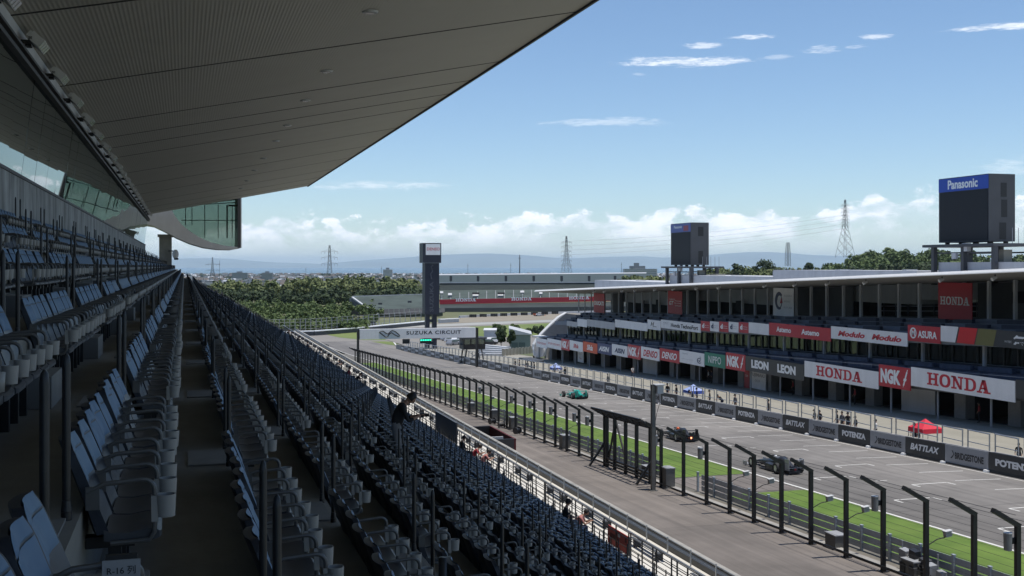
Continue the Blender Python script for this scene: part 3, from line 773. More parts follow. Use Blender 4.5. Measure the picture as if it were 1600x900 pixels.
# ---------------------------------------------------------------- aisle handrail posts
hp = MB(); hp.tube([(0, 0, 0), (0, 0, .55)], .024, 10); hp.tube([(0, 0, .552), (0, 0, .60)], [.024, .019], 10)
hp.tube([(0, 0, .602), (0, 0, 1.20), (0, 0, 1.235), (0, 0, 1.25)], [.0185, .0185, .014, .004], 10)
hl = MB(); hl.tube([(0, 0, 0), (0, 0, 1.25)], .021, 6)
POSTS = []
for j in range(JA, JB + 1):
    for k in range(-1, 36):
        a = BL0 + NB * SP + BP * (k - 1)
        for e, sd in ((a + .12, 'near'), (a + .93, 'far')):
            if S0 < e < S1: POSTS.append((rt(j) - .05, e, rz(j) + .0, j, k, sd))
cand = []
for q in POSTS:
    px, py, Yc = proj(q[0], q[1], q[2] + 1)
    if Yc > 1.3 and -30 < px < 1620 and py < 930: cand.append((Yc, q))
cand.sort(key=lambda a: a[0]); nearp = [q for _, q in cand[:300]]; nset = set(nearp); proto = None
for (t, e, z, j, k, sd) in nearp:
    z0 = z - .0
    lb = 'black handrail post, %s side of %s aisle, %s' % (sd, nth(k + 2), row_words(j))
    if proto is None:
        proto = thing('handrail_post', lb, 'post', (t, e, z0), 0, 'black handrail posts in the stand aisles')
        hp.build('pipe', m_post, proto, None, 'auto')
        q = MB(); q.cyl((0, 0), .055, .0, .012, 12); q.build('base_plate', m_post, proto)
    else: dup(proto, (t, e, z0), None, lb)
rp = np.array([q[:3] for q in POSTS if q not in nset])
tile(hl, rp, 'handrail_posts', [m_post], 'thin black handrail posts bristling along the far aisles', 'posts')

# front rail of the stand
fr = thing('front_railing', 'long pale steel railing along the front edge of the stand', 'railing', (15.2, 0, FLF))
for z, r, m in ((1.10, .03, m_steel), (.88, .014, m_black), (.70, .014, m_black), (.52, .014, m_black), (.34, .014, m_black), (.16, .014, m_black)):
    q = MB(); q.tube([(0, S0, z), (0, S1, z)], r, 8 if r > .02 else 5); q.build('rail', m, fr)
i = 0; s = S0 + 2.0
while s < S1 and i < 98:
    q = MB(); q.box(-.022, .022, s - .022, s + .022, 0, 1.08); q.build('post', m_post, fr); s += 1.95; i += 1
fr3 = thing('front_railing', 'black close barred railing standing just behind the pale front railing', 'railing', (14.98, 0, FLF))
for z in (.30, .62, .95, 1.18):
    q = MB(); q.tube([(0, S0, z), (0, S1, z)], .016, 5); q.build('rail', m_black, fr3)
s = S0 + .6; i = 0
while s < S1 and i < 99:
    q = MB(); q.box(-.02, .02, s - .02, s + .02, 0, 1.2); q.build('post', m_black, fr3); s += 1.2 if i < 60 else 3.0; i += 1
k = 0; s = 12.0; proto = None  # added dark slats breaking up the brightness of the walkway floor
while s < S1 - 3:
    k += 1; lb = 'added dark slatted bench breaking up the sunlit front walkway, %s from the near end' % nth(k); loc = (16.3, s, FLF + .02)
    if proto is None:
        proto = thing('bench', lb, 'bench', loc, 0, 'added benches on the front walkway')
        for x in (-.10, .10):
            q = MB(); q.box(x - .06, x + .06, -1.3, 1.3, .30, .33); q.build('slat', m_dgrey, proto)
        for y in (-1.0, 1.0):
            q = MB(); q.box(-.15, .15, y - .04, y + .04, 0, .298); q.build('leg', m_black, proto)
    else: dup(proto, loc, None, lb)
    s += 5.2
fr2 = thing('walkway_railing', 'second steel railing on the wall beyond the sunlit front walkway', 'railing', (17.05, 0, FLF))
for z, r in ((.55, .02), (.40, .012)):
    q = MB(); q.tube([(0, S0, z - .0), (0, S1, z)], r, 6); q.build('rail', m_steel, fr2)
s = S0 + 1; i = 0
while s < S1 and i < 98:
    q = MB(); q.box(-.02, .02, s - .02, s + .02, 0, .6); q.build("post", m_steel, fr2); s += 1.95; i += 1
# ---------------------------------------------------------------- pit building (everything falls with the straight: shear = SL)
def zt(D0, s): return CZ - D0 - SL * s
SA, SB, RF = 34.0, 205.0, 201.5
pit = thing('pit_building', 'long three storey pit building with flat white edged roof opposite the stand', 'pit building', (0, 0, 0))
def sbox(mb, t0, t1, s0, s1, D0, D1): mb.box(t0, t1, s0, s1, CZ - D1, CZ - D0)   # D0 above D1
def P(name, m, *boxes):
    mb = MB(SL)
    for b in boxes: sbox(mb, *b)
    return mb.build(name, m, pit)
m_roofw = mat('white_roof_edge', (.66, .66, .65), .5, var=.05)
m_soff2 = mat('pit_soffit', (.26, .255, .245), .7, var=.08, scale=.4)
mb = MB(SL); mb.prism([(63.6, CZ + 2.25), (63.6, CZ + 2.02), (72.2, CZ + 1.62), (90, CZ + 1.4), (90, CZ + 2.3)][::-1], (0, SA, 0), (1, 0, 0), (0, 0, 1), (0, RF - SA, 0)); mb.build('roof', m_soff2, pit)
mb = MB(SL); mb.prism([(63.30, CZ + 2.06), (63.597, CZ + 2.02), (63.597, CZ + 2.346), (63.34, CZ + 2.14)][::-1], (0, SA, 0), (1, 0, 0), (0, 0, 1), (0, RF + .1 - SA, 0)); mb.build('roof_edge', m_roofw, pit)
P('roof_deck', m_lgrey, (63.6, 90, SA, RF, -2.34, -2.304))
# upper gallery columns
s = 183.0; cols = []
sv = RF - .6
while sv > SA:
    cols.append(sv); sv -= 3.43
for sv in cols: 
    w = .14 if sv < 191 else .08
    P('column', m_lgrey, (72 - w, 72 + w, sv - w, sv + w, -1.62, 1.95))
# gallery back wall with openings; its bays vary: dark glass, grey panels, open bays
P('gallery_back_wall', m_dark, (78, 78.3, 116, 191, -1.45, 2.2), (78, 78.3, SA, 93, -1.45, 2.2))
m_gp = mat('gallery_panel', (.12, .125, .13), .75, var=.15, scale=.4)
for a, b in ((186, 190.8), (156, 163), (114.5, 133), (60, 93), (34, 52)): P('gallery_panel', m_gp, (75.0, 75.2, a, b, -1.5, 2.1))
for a, b, d0, d1 in ((163.4, 164.6, -.4, .6), (86, 88, -.6, .5), (81, 82.6, .4, 1.4), (141, 143, 0, 1.5), (170, 171, -.3, .8), (176, 177.2, -.2, 1)): P('gallery_screen', m_dark, (74.8, 74.95, a, b, d0, d1))
for a in np.arange(93.5, 116, 2.3): P('gallery_rail', m_grey, (79, 79.06, a, a + .08, -1.4, 2.0))
P('gallery_added_backing', m_dark, (79.3, 79.4, 92, 122, .35, 2.2), (79.3, 79.4, 92, 122, -1.5, -.75))  # added dark backing that blocks the bright ground beyond the open bays
for d in (-.9, -.65, -.4, -.15, .1, .35, .75, 1.3): P('gallery_louvre', m_lgrey, (79.1, 79.16, 93.5, 115.5, d, d + .12))
for a in (192.5, 196, 199.5, 203): P('gallery_rail', m_grey, (78, 78.08, a, a + 3.2, -.5, -.42), (78, 78.08, a, a + 3.2, 1.0, 1.1))
# upper terrace steps and benches
TS = [(71.8, 1.95), (70.6, 2.35), (69.4, 2.75), (68.2, 3.15), (67.0, 3.5), (66.25, 3.5)]
mb = MB(SL)
pr = [(80, 1.95)]
for i in range(5): pr += [(TS[i][0], TS[i][1]), (TS[i][0], TS[i + 1][1])]
pr += [(66.25, 3.5), (66.25, 4.15), (80, 4.15)]
q = []
for p in pr:
    if not q or abs(p[0] - q[-1][0]) + abs(p[1] - q[-1][1]) > 1e-6: q.append(p)
mb.prism([(p[0], CZ - p[1]) for p in q], (0, SA, 0), (1, 0, 0), (0, 0, 1), (0, 198 - SA, 0)); mb.build('upper_terrace', m_blgrey, pit)
m_bench = mat('terrace_seat', (.035, .045, .075), .6, var=.3, scale=1.2)
for r in range(4):
    t = TS[r + 1][0] + .55; d = TS[r + 1][1]
    a = 197 - r * .8
    while a > SA + 3:
        ln = random.choice((2.6, 3.0, 3.4)); P('bench', m_bench, (t - .18, t + .12, a - ln, a, d - .42, d - .30)) if False else P('bench', m_bench, (t - .2, t + .2, a - ln, a, d - .36, d - .003)); a -= ln + random.choice((1.2, 1.8, 3.4, 4.2))
# suites behind the upper signs: slab, glass, mullions
P('suite_wall', m_dark, (70.4, 70.6, SA, SB - 6, 4.15, 6.2))
P('suite_floor', m_dgrey, (64.3, 80, SA, SB - 4, 7.9, 8.25))
m_pglass = glass_mat('suite_front_glass', (.45, .54, .50), .58, (.66, .76, .73), .02)
m_room = mat('suite_room', (.16, .185, .175), .6, col2=(.30, .34, .31), scale=.10)
P('suite_back', m_room, (72, 72.1, SA, 199, 4.16, 6.3))
bpy.data.objects.remove([o for o in pit.children if o.name.startswith('suite_wall')][0])
sv = 199; i = 0
while sv - 5.1 > SA and i < 40:
    P('suite_window', m_pglass, (69.2, 69.23, sv - 5.1, sv - .06, 4.16, 6.0)); 
    for q in (0, 1.7, 3.4): P('mullion', m_mullion, (69.05, 69.18, sv - q - .05, sv - q + .05, 4.16, 6.0))
    sv -= 5.15; i += 1
sv = SB - 10
while sv > SA: P('round_column', m_lgrey, (67.7, 67.95, sv - .13, sv + .13, 4.15, 6.1)); sv -= 8.6
# lower balcony: three rows of navy seats above the lower signs
P('balcony', m_navy2 if 'm_navy2' in globals() else mat('balcony_blue', (.032, .042, .070), .7, var=.25, scale=.8), (64.4, 69.3, SA, SB - 4, 6.75, 7.9), (66.0, 69.3, SA, SB - 4, 6.35, 6.75), (67.6, 69.3, SA, SB - 4, 6.0, 6.35))
m_nseat = mat('navy_seat', (.055, .070, .115), .55, var=.45, scale=2.0)
for r, (t, d) in enumerate(((65.2, 6.75), (66.8, 6.35))):
    a = SB - 6 - r * 2
    while a > SA + 4: P('balcony_seat_row', m_nseat, (t - .16, t + .2, a - 4.2, a, d - .42, d - .003)); a -= 5.2
mb = MB(SL); mb.bar((64.42, SA, CZ - 6.38), (64.42, SB - 5, CZ - 6.38), .05); mb.bar((69.0, SA, CZ - 5.95), (69.0, SB - 5, CZ - 5.95), .05); mb.build('balcony_rail', m_grey, pit)
# ground floor: piers between garage bays, dark bays behind
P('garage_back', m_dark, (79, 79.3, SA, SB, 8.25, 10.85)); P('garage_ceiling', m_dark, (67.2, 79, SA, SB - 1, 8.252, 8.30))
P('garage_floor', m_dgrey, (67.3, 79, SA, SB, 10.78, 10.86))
sv = SB - 1.5; i = 0
m_pier = mat('pier_concrete', (.24, .245, .25), .8, var=.12)
GAR = []
while sv - 6.9 > SA:
    P('pier', m_pier, (67.0, 68.0, sv - 1.5, sv, 8.25, 10.84))
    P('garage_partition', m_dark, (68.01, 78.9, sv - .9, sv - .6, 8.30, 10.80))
    mb = MB(SL); mb.tube([(64.7, sv - .75, CZ - 10.84), (64.7, sv - .75, CZ - 8.25)], .10, 8); mb.build('front_post', m_grey, pit)
    GAR.append(sv - 1.5); sv -= 6.9
P('far_end_wall', m_lgrey, (66.4, 80, SB - 1.4, SB - 1.0, 8.26, 10.84), (69.4, 80, 199.2, 199.5, 4.2, 7.89))
# closed shutters
for a, b in ((166.6, 171.4), (101.5 - 14.6, 101.5 - 9.4)):
    pass
def sh(px0, px1, name='garage_shutter', m=m_lgrey, t=66.9, d0=8.28, d1=10.83):
    a, b = s_at(px1, t), s_at(px0, t); return P(name, m, (t - .08, t, a, b, d0, d1))
sh(1409.5, 1462); sh(1005, 1028)
# curved white blade at the far end
bl = []
for px, py in ((884, 488), (872, 495), (858, 508), (846, 520), (838, 530), (833.5, 538), (833, 545), (836, 550), (842, 553), (850, 556)):
    t, z = plane_s(px, py, SB + .6); bl.append((t, z))
mb = MB(); n = len(bl); out = []
for i, (t, z) in enumerate(bl):
    a = bl[max(0, i - 1)]; b = bl[min(n - 1, i + 1)]; d = Vector((b[0] - a[0], b[1] - a[1])).normalized(); w = .22 if i > 2 else .34; out.append((t - d.y * w, z + d.x * w))
poly = bl + out[::-1]
vs = [(p[0], SB - .1, p[1]) for p in poly] + [(p[0], SB + 1.4, p[1]) for p in poly]; m2 = len(poly); fs = []
for i in range(n - 1):
    a, b, c, d = i, i + 1, m2 - 2 - i, m2 - 1 - i; fs.append((a, b, c, d)); fs.append((d + m2, c + m2, b + m2, a + m2))
for i in range(m2): fs.append((i, i + m2, (i + 1) % m2 + m2, (i + 1) % m2))
mb.add(vs, fs); mb.build('curved_end_blade', m_roofw, pit)
t0, z0 = plane_s(884, 488, SB)
mb = MB(); tA, zA = plane_s(836, 527, SB - .6); 
# side infill panels of the blade (blue-grey)
tri = [plane_s(*p, SB - .7) for p in ((884, 490), (860, 510), (843, 527), (838, 534), (905, 534), (905, 492))]
mb.prism(tri[::-1], (0, SB - .7, 0), (1, 0, 0), (0, 0, 1), (0, .1, 0)); mb.build('end_panel', m_blgrey, pit)
mb = MB(); tq = plane_s(838, 534, SB - 2)[0]; mb.box(tq - .4, 66, SB - 5.6, SB - .6, zt(6.42, SB), zt(6.25, SB)); mb.build('end_ledge', m_roofw, pit)
# roof upstands
for k, (p0, p1, ytop) in enumerate(((929, 1046, 439.5), (1046, 1208, 431), (1208, 1432, 422.5), (1466, 1610, 409.5), (1432, 1466, 428))):
    t = 75.5; b, a = s_at(p0, t), s_at(p1, t); pm = (p0 + p1) / 2
    Yc = (s_at(pm, t)) * cT + t * sT; z = CZ - (ytop - HZ) / F * Yc
    mb = MB(); mb.box(t, t + 9 - k * .2, a, b - .05, zt(-2.1, (a + b) / 2) - 2.2, z); mb.build('roof_upstand', m_lgrey, pit)
q = 0
for px, py, w, h in ((1215, 424, 6, 3), (1270, 422.5, 9, 2.5), (1315, 421, 14, 3.5), (1335, 421.5, 8, 3.5), (1420, 421, 10, 3), (1150, 430, 8, 3), (1120, 428, 22, 11), (1000, 438, 10, 2)):
    p = W(px, py, s_at(px, 79) * cT + 79 * sT); sc = 1 / F * (s_at(px, 79) * cT + 79 * sT)
    mb = MB(); mb.box(p.x - .6, p.x + .9, p.y - w * sc / 2 , p.y + w * sc / 2, p.z - h * sc - 1.2, p.z); mb.build('roof_unit', m_lgrey if q != 6 else m_apron, pit); q += 1

# small spotlights under the roof edge
proto = None; k = 0
for px in (929, 945, 973, 993, 1024, 1053, 1089, 1124, 1196, 1243, 1294, 1353, 1472, 1555):
    k += 1; t = 64.6; sv = s_at(px, t); z = zt(-2.0, sv) - .02
    lb = 'small grey spotlight under the pit roof edge, %s from the far end' % nth(k)
    if proto is None:
        proto = thing('spotlight', lb, 'spotlight', (t, sv, z), 0, 'spotlights under the pit roof edge')
        mb = MB(); mb.box(-.04, .04, -.04, .04, -.25, 0); mb.build('arm', m_dgrey, proto)
        mb = MB(); mb.tube([(-.28, .05, -.42), (.12, 0, -.22)], [.17, .12], 10); mb.build('lamp_head', m_floodw, proto)
    else: dup(proto, (t, sv, z), None, lb)

# ---------------------------------------------------------------- sign boards
EX = Vector((0, -1, 0)); EZ = Vector((0, 0, 1))
def board(label, t, px0, px1, D0, h, m, items=(), group=None, slope=False, th=.09, name='sign_board', zoff=0.0, cat='sign', sh=None):
    """a board facing the track; items: (text, u0, u1, v0, v1, material, style)"""
    sl, sr = (s_at(px0, t), s_at(px1, t)) if sh is None else sh
    w = sl - sr - .03; zl = zt(D0, sl) + zoff
    fall = SL * (sl - sr) if slope else 0.0
    o = bpy.data.objects.new
    mb = MB(); exv = Vector((0, -w, fall)); 
    mb.obox(Vector((t, sl - w / 2, zl - h / 2 + fall / 2)), Vector((th / 2, 0, 0)), exv / 2, Vector((0, 0, h / 2)))
    base = Vector((t, sl - w / 2, zl - h))
    ob = mb.build(name, m, None, base); tag(ob, label, cat, group)
    for it in items:
        body, u0, u1, v0, v1, mm, st = it
        mb = MB(); org = Vector((t - th / 2 - .012, sl, zl - h)) + exv * u0 + EZ * (h * v0)
        ex = exv * (u1 - u0); ey = EZ * (h * (v1 - v0))
        if st == 'slab': tp = slab(body)
        elif st == 'rect': tp = ([(0, 0), (1, 0), (1, 1), (0, 1)], [(0, 1, 2, 3)])
        elif st.startswith('poly'): tp = body
        else:
            b = {'b': .035, 'h': .06, 'n': 0.0, 'i': .03, 'l': .008, 'ib': .045}[st[0] if st != 'ib' else 'ib']
            tp = text_poly(body, b, .28 if 'i' in st else 0.0)
        lettering(mb, tp, org, ex, ey)
        # turn every face to the viewer side (-X)
        l = mb.build('lettering' if st != 'rect' else 'colour_field', mm, ob, base)
        me = l.data
        if len(me.polygons) and me.polygons[0].normal.x > 0: me.flip_normals()
    return ob
def spark():  # a spark plug drawn upright: terminal, ribs, hex, thread
    v = []; f = []
    def r(a, b, c, d):
        k = len(v); v.extend([(a, c), (b, c), (b, d), (a, d)]); f.append((k, k + 1, k + 2, k + 3))
    def sk(p): return p
    r(.40, .60, .86, 1); r(.30, .70, .50, .86); r(.10, .90, .36, .50); r(.30, .70, .10, .36); r(.45, .55, 0, .10)
    v2 = [(x * .45 + y * .55, y) for x, y in v]; return v2, f
def swirl(n=26, a0=60, a1=330, w=.2):
    v = []; f = []
    for i in range(n):
        p = R(a0 + (a1 - a0) * i / (n - 1)); th = w * (1 - abs(i / (n - 1) - .45) * 1.1)
        v += [(.5 + .5 * math.cos(p), .5 + .5 * math.sin(p)), (.5 + (.5 - th) * math.cos(p), .5 + (.5 - th) * math.sin(p))]
        if i: f.append((2 * i - 2, 2 * i, 2 * i + 1, 2 * i - 1))
    return v, f
def gear(n=24):
    v = []; f = []
    for i in range(n):
        a, b = 2 * math.pi * i / n, 2 * math.pi * (i + 1) / n
        k = len(v); v += [(.5 + .36 * math.cos(a), .5 + .36 * math.sin(a)), (.5 + .5 * math.cos(a), .5 + .5 * math.sin(a)), (.5 + .5 * math.cos(b), .5 + .5 * math.sin(b)), (.5 + .36 * math.cos(b), .5 + .36 * math.sin(b))]; f.append((k, k + 1, k + 2, k + 3))
    return v, f
LG = 'boards along the lower balcony'
NGK = lambda: [('NGK', .06, .70, .16, .84, m_whtx, 'h'), (spark(), .72, .97, .10, .92, m_whtx, 'poly')]
TL, DL, HL = 64.0, 6.52, 1.68
def low(label, p0, p1, m, items, h=HL, dz=0.0): board(label, TL, p0, p1, DL, h, m, items, LG, zoff=dz)
low('white board with two rows of pale red letters at the far curved end', 838, 855, m_wht, [('iroirotown', .12, .92, .38, .66, m_redtx, 'n')], 1.7, -.1)
low('white board with small red letters, next from the far curved end', 855.3, 877, m_wht, [('iroirotown', .08, .92, .38, .66, m_redtx, 'n')], 1.7)
low('small red board with white letters and spark plug near the far end', 877.3, 890, m_red, NGK(), 1.9, .12)
low('white board with a red script mark beside the orange board', 890.3, 911, m_wht, [('Sfida', .30, .68, .30, .72, m_redtx, 'i')])
low('orange board with white script, only orange one in the row', 911.3, 933.6, m_orange, [('Sfida', .28, .70, .22, .76, m_whtx, 'i')])
low('navy board with white slanted capitals', 934, 956.1, m_navy, [('AISIN', .10, .84, .25, .73, m_whtx, 'ib')])
low('white board with navy slanted capitals', 956.4, 981, m_wht, [('AISIN', .18, .84, .25, .70, m_navytx, 'ib')])
low('red board with white letters and spark plug left of the white and red pair', 981.4, 1001.6, m_red, NGK(), 2.0, .15)
low('white board with red slanted letters above a white shutter', 1002, 1030.8, m_wht, [('DENSO', .13, .90, .20, .78, m_redtx, 'i')])
low('red board with white slanted letters right of its white twin', 1031, 1062, m_red, [('DENSO', .12, .88, .20, .76, m_whtx, 'i')])
low('white board with fine grey text and a dark swirl emblem', 1062.3, 1101, m_wht, [('CERUMO', .10, .34, .70, .80, m_greytx, 'n'), ('support your racing life', .10, .56, .30, .38, m_greytx, 'n'), (swirl(), .72, .90, .18, .62, m_navytx, 'poly'), (swirl(20, 200, 420, .24), .77, .86, .30, .80, m_navytx, 'poly')])
low('green board with white serif capitals', 1101.3, 1134, m_green, [('NIPPO', .20, .80, .24, .78, m_whtx, 'n')])
low('tall red board with white letters and spark plug beside the green board', 1134.5, 1165, m_red, NGK(), 2.0, .20)
low('long charcoal board with the same white word written twice', 1165.4, 1257, m_char, [('LEON', .11, .42, .24, .80, m_whtx, 'h'), ('LEON', .57, .87, .24, .80, m_whtx, 'h')], 1.75)
low('large white board with red slab capitals right of the charcoal board', 1257.5, 1373.3, m_wht, [('HONDA', .175, .80, .20, .82, m_redtx, 'slab')])
low('large red board with white letters between the two big white boards', 1373.8, 1423.5, m_red, NGK(), 2.05, .30)
low('large white board with red slab capitals nearest the right frame edge', 1424, 1587, m_wht, [('HONDA', .175, .79, .20, .84, m_redtx, 'slab')], 1.72, .30)
low('dark blank board at the near right end of the lower row', 1588, 1900, m_char, [], 1.5)
# panels hung in the garage doorways
board('white poster with faded red print under the orange board', 66.8, 903, 912, 8.30, 2.2, m_wht, [('GT', .25, .75, .60, .80, m_greytx, 'n'), ('Tire', .3, .7, .25, .40, m_redtx, 'n')], 'panels in the garage fronts')
board('white garage panel with grey letters below the charcoal board', 66.8, 1172, 1197, 8.30, 2.4, m_wht, [('FUJIMAKI', .06, .94, .58, .80, m_greytx, 'b'), ('GROUP', .34, .66, .36, .48, m_greytx, 'n')], 'panels in the garage fronts')
board('narrow red vertical panel beside the white garage panel', 66.8, 1163.5, 1171, 8.30, 2.5, m_red, [('TEAM', .2, .8, .55, .66, m_whtx, 'n')], 'panels in the garage fronts')

UG = 'boards along the upper balcony'; TU, DU, HU = 66.05, 2.86, 1.24
def up(label, p0, p1, m, items, h=HU, dz=0.0): return board(label, TU, p0, p1, DU, h, m, items, UG, zoff=dz)
up('pale blank end board at the far end of the upper row', 886, 902, m_lgrey, [], .9, -.45)
up('short white blank board sticking up near the far end', 902.3, 917.3, m_wht, [], 1.3, .0)
up('grey blank board between two white ones on the upper row', 917.5, 961, m_lgrey, [], 1.15, -.05)
up('long white blank board left of the small logo boards', 961.3, 1012, m_wht, [], 1.2, .05)
up('white board with a dark brush mark on the upper row', 1012.2, 1032.6, m_wht, [('H', .25, .52, .36, .80, m_blktx, 'i'), ('heroic', .42, .72, .28, .40, m_blktx, 'i'), ('racing line', .3, .8, .12, .18, m_greytx, 'n')], 1.4, .20)
up('white board with black condensed words on the upper row', 1033, 1095.3, m_wht, [('HRC', .07, .21, .54, .74, m_greytx, 'n'), ('performance', .06, .22, .40, .47, m_greytx, 'n'), ('Honda TechnoFort', .27, .94, .26, .72, m_blktx, 'b')], 1.2, .25)
for k, (a, b) in enumerate(((1095.6, 1109.6), (1109.8, 1124), (1124.2, 1138.8), (1139, 1154.6), (1154.8, 1170))):
    rd = k % 2 == 0
    up('small %s square board with a %s round letter mark, %s of five from left' % ('red' if rd else 'white', 'white' if rd else 'dark', nth(k + 1)), a, b, m_red if rd else m_wht,
       [('d', .14, .40, .28, .78, m_whtx if rd else m_navytx, 'h'), ('docomo', .46, .90, .54, .64, m_whtx if rd else m_greytx, 'n'), ('business', .46, .90, .34, .44, m_whtx if rd else m_greytx, 'n')], 1.28, .22)
up('white blank board right of the five square boards', 1170.3, 1202, m_wht, [], 1.3, .22)
up('long red board with the same white word twice', 1202.3, 1298.6, m_red, [('Astemo', .13, .38, .30, .74, m_whtx, 'b'), ('Astemo', .55, .83, .30, .74, m_whtx, 'b')], 1.42, .26)
up('long white board with the same red slanted word twice', 1299, 1418.6, m_wht, [('Modulo', .10, .47, .26, .70, m_redtx, 'ib'), ('Modulo', .56, .93, .26, .70, m_redtx, 'ib')], 1.3, .06)
up('red board with a white crest ring and capitals', 1419, 1470.3, m_red, [('ASURA', .32, .90, .24, .70, m_whtx, 'b'), (gear(), .07, .28, .16, .86, m_whtx, 'poly'), ('M', .12, .23, .34, .70, m_whtx, 'b')], 1.5, .42)
def para(u0, u1, k=.03): return ([(u0 - k, 0), (u1 - k, 0), (u1 + k, 1), (u0 + k, 1)], [(0, 1, 2, 3)])
up('long dark board with slanted white, red and olive fields at right', 1470.6, 1640, m_char, [
    (([(0, 0), (.15, 0), (.183, 1), (0, 1)], [(0, 1, 2, 3)]), 0, 1, 0, 1, m_wht, 'poly'), (para(.1815, .355, .0165), 0, 1, 0, 1, mat('bright_red_field', (.62, .012, .02), .5, var=0), 'poly'), (para(.365, .535, .0165), 0, 1, 0, 1, m_olive, 'poly'),
    ('M-TEC', .625, .685, .30, .42, m_whtx, 'n'), ('無限', .70, .90, .20, .78, m_whtx, 'h')], 1.42, .42)
# tall banners between the gallery columns
BG = 'tall banners along the upper gallery'; TB = 71.6
def ban(label, p0, p1, m, items, D0=-1.62, h=3.45): board(label, TB, p0, p1, D0, h, m, items, BG, name='banner', cat='banner', th=.06)
ban('small red banner with white capitals near the open far end', 928, 944.5, m_red, [('DUCATI', .06, .96, .38, .60, m_whtx, 'h')])
ban('red banner with small white print between gallery columns', 1043.8, 1066, m_red, [('GT', .10, .42, .38, .56, m_whtx, 'i'), ('Racing', .52, .92, .54, .60, m_whtx, 'n'), ('Driving', .48, .92, .44, .50, m_whtx, 'n'), ('School', .52, .90, .34, .40, m_whtx, 'n'), ('SRS', .12, .50, .60, .66, m_whtx, 'n')])
ban('white banner with a dark oval swirl and red wedge', 1208.3, 1240.5, m_wht, [(swirl(30, 40, 300, .30), .10, .50, .22, .86, m_navytx, 'poly'), (swirl(20, -80, 60, .12), .14, .46, .26, .80, m_navytx, 'poly'), (([(0, 0), (1, .15), (.55, 1)], [(0, 1, 2)]), .34, .48, .44, .68, m_redtx, 'poly'), ('SUZUKA', .54, .92, .70, .76, m_greytx, 'n'), ('SPEED', .54, .84, .50, .56, m_greytx, 'n'), ('FUTURE', .54, .92, .28, .34, m_greytx, 'n')], -1.6, 3.5)
ban('big red banner with white slab capitals near the right edge', 1466.3, 1519.5, m_red, [('HONDA', .06, .93, .40, .62, m_whtx, 'slab')], -1.62, 3.6)

# ---------------------------------------------------------------- two roof-top screens on steel platforms
def screen(label, px0, px1, ytop, ybot, second, t=76.0):
    s1, s0 = s_at(px0, t), s_at(px1, t); Yc = s0 * cT + t * sT
    z0 = CZ - (ybot - HZ) / F * Yc; z1 = CZ - (ytop - HZ) / F * Yc; h = z1 - z0; w = s1 - s0
    base = Vector((t + 1.6, (s0 + s1) / 2, zt(-2.34, (s0 + s1) / 2)))
    r = thing('screen_tower', label, 'video screen', base, 0, 'roof-top video screens')
    def B(name, m, par, *bx):
        mb = MB(); [mb.box(*b) for b in bx]; return mb.build(name, m, par, base)
    hous = B('housing', m_dgrey, r, (t, t + 3.1, s0, s1, z0, z1))
    B('display', mat('dark_display', (.010, .011, .015), .65, var=.1), r, (t - .05, t - .002, s0 + .15, s1 - .25, z0 + .15, z1 - h * .225))
    if second: m1 = mat('pale_header', (.10, .13, .34), .5, var=.05)
    else: m1 = m_blue
    hd = B('header_panel', m1, r, (t - .06, t - .002, s0 + .04, s1 - .04, z1 - h * .215, z1 - .08))
    mb = MB(); hh = h * .215
    if not second: lettering(mb, text_poly('Panasonic', .035), (t - .075, s1 - w * .20, z1 - hh * .84), (0, -w * .60, 0), (0, 0, hh * .66))
    else: lettering(mb, text_poly('Panasonic', .02), (t - .075, s1 - w * .18, z1 - hh * .55), (0, -w * .40, 0), (0, 0, hh * .3))
    mb.build('lettering', m_whtx, hd, base)
    if second: B('red_field', mat('dull_red', (.30, .06, .09), .5, var=0), hd, (t - .08, t - .064, s0 + w * .10, s0 + w * .34, z1 - hh * .88, z1 - hh * .3))
    side = s0 - .012
    for a, b, q, e in (((.45, .68, .66, .87), (.47, .70, .36, .62), (.40, .66, .03, .28))[:3] if not second else ((.40, .70, .68, .90), (.42, .68, .04, .33))):
        B('side_hatch', m_black, r, (t + 3.1 * a, t + 3.1 * b, side, s0 - .002, z0 + h * q, z0 + h * e))
    # platform of beams, posts, cabinets
    zd = z0 - .22; zb = zt(-2.34, (s0 + s1) / 2) + .2
    B('platform', m_dgrey, r, (t - 1.3, t + 4.6, s0 - 2.2, s1 + 1.0, zd - .28, zd))
    for a in np.linspace(s0 + .6, s1 - .6, 4): B('mounting_foot', m_black, r, (t + .4, t + .8, a - .12, a + .12, zd, z0 - .002), (t + 2.3, t + 2.7, a - .12, a + .12, zd, z0 - .002))
    for a in (s0 - 1.8, s0 + w * .35, s1 - .3):
        for b in (t - .8, t + 3.6): B('platform_post', m_dgrey, r, (b - .22, b + .22, a - .22, a + .22, zb - 1.2, zd - .282))
    B('cross_beam', m_dgrey, r, (t - .7, t - .5, s0 - 1.6, s1, zd - .95, zd - .80), (t + 3.5, t + 3.7, s0 - 1.6, s1, zd - .95, zd - .80))
    B('cabinet', m_lgrey, r, (t - 1.0, t - .5, s0 + w * .26, s0 + w * .36, zd - .75, zd + .08)); B('cabinet', m_lgrey, r, (t - 1.2, t - .9, s0 + w * .45, s0 + w * .53, zd - 1.5, zd - .9)); B('cabinet', m_apron, r, (t + 1, t + 2, s0 - .9, s0 - .2, zb - .5, zd - .6))
    for k in range(5): B('whip_rail', m_grey, r, (t + 1.0 + k * .7, t + 1.04 + k * .7, s0 - 2.1, s0 - 2.06, zd, zd + 1.5))
    return r
screen('large screen tower with bright blue header and white word, at right', 1467, 1545, 271, 377, False)
screen('smaller looking screen tower with faded blue and red header, further away', 1048.3, 1079.3, 347.5, 414, True)
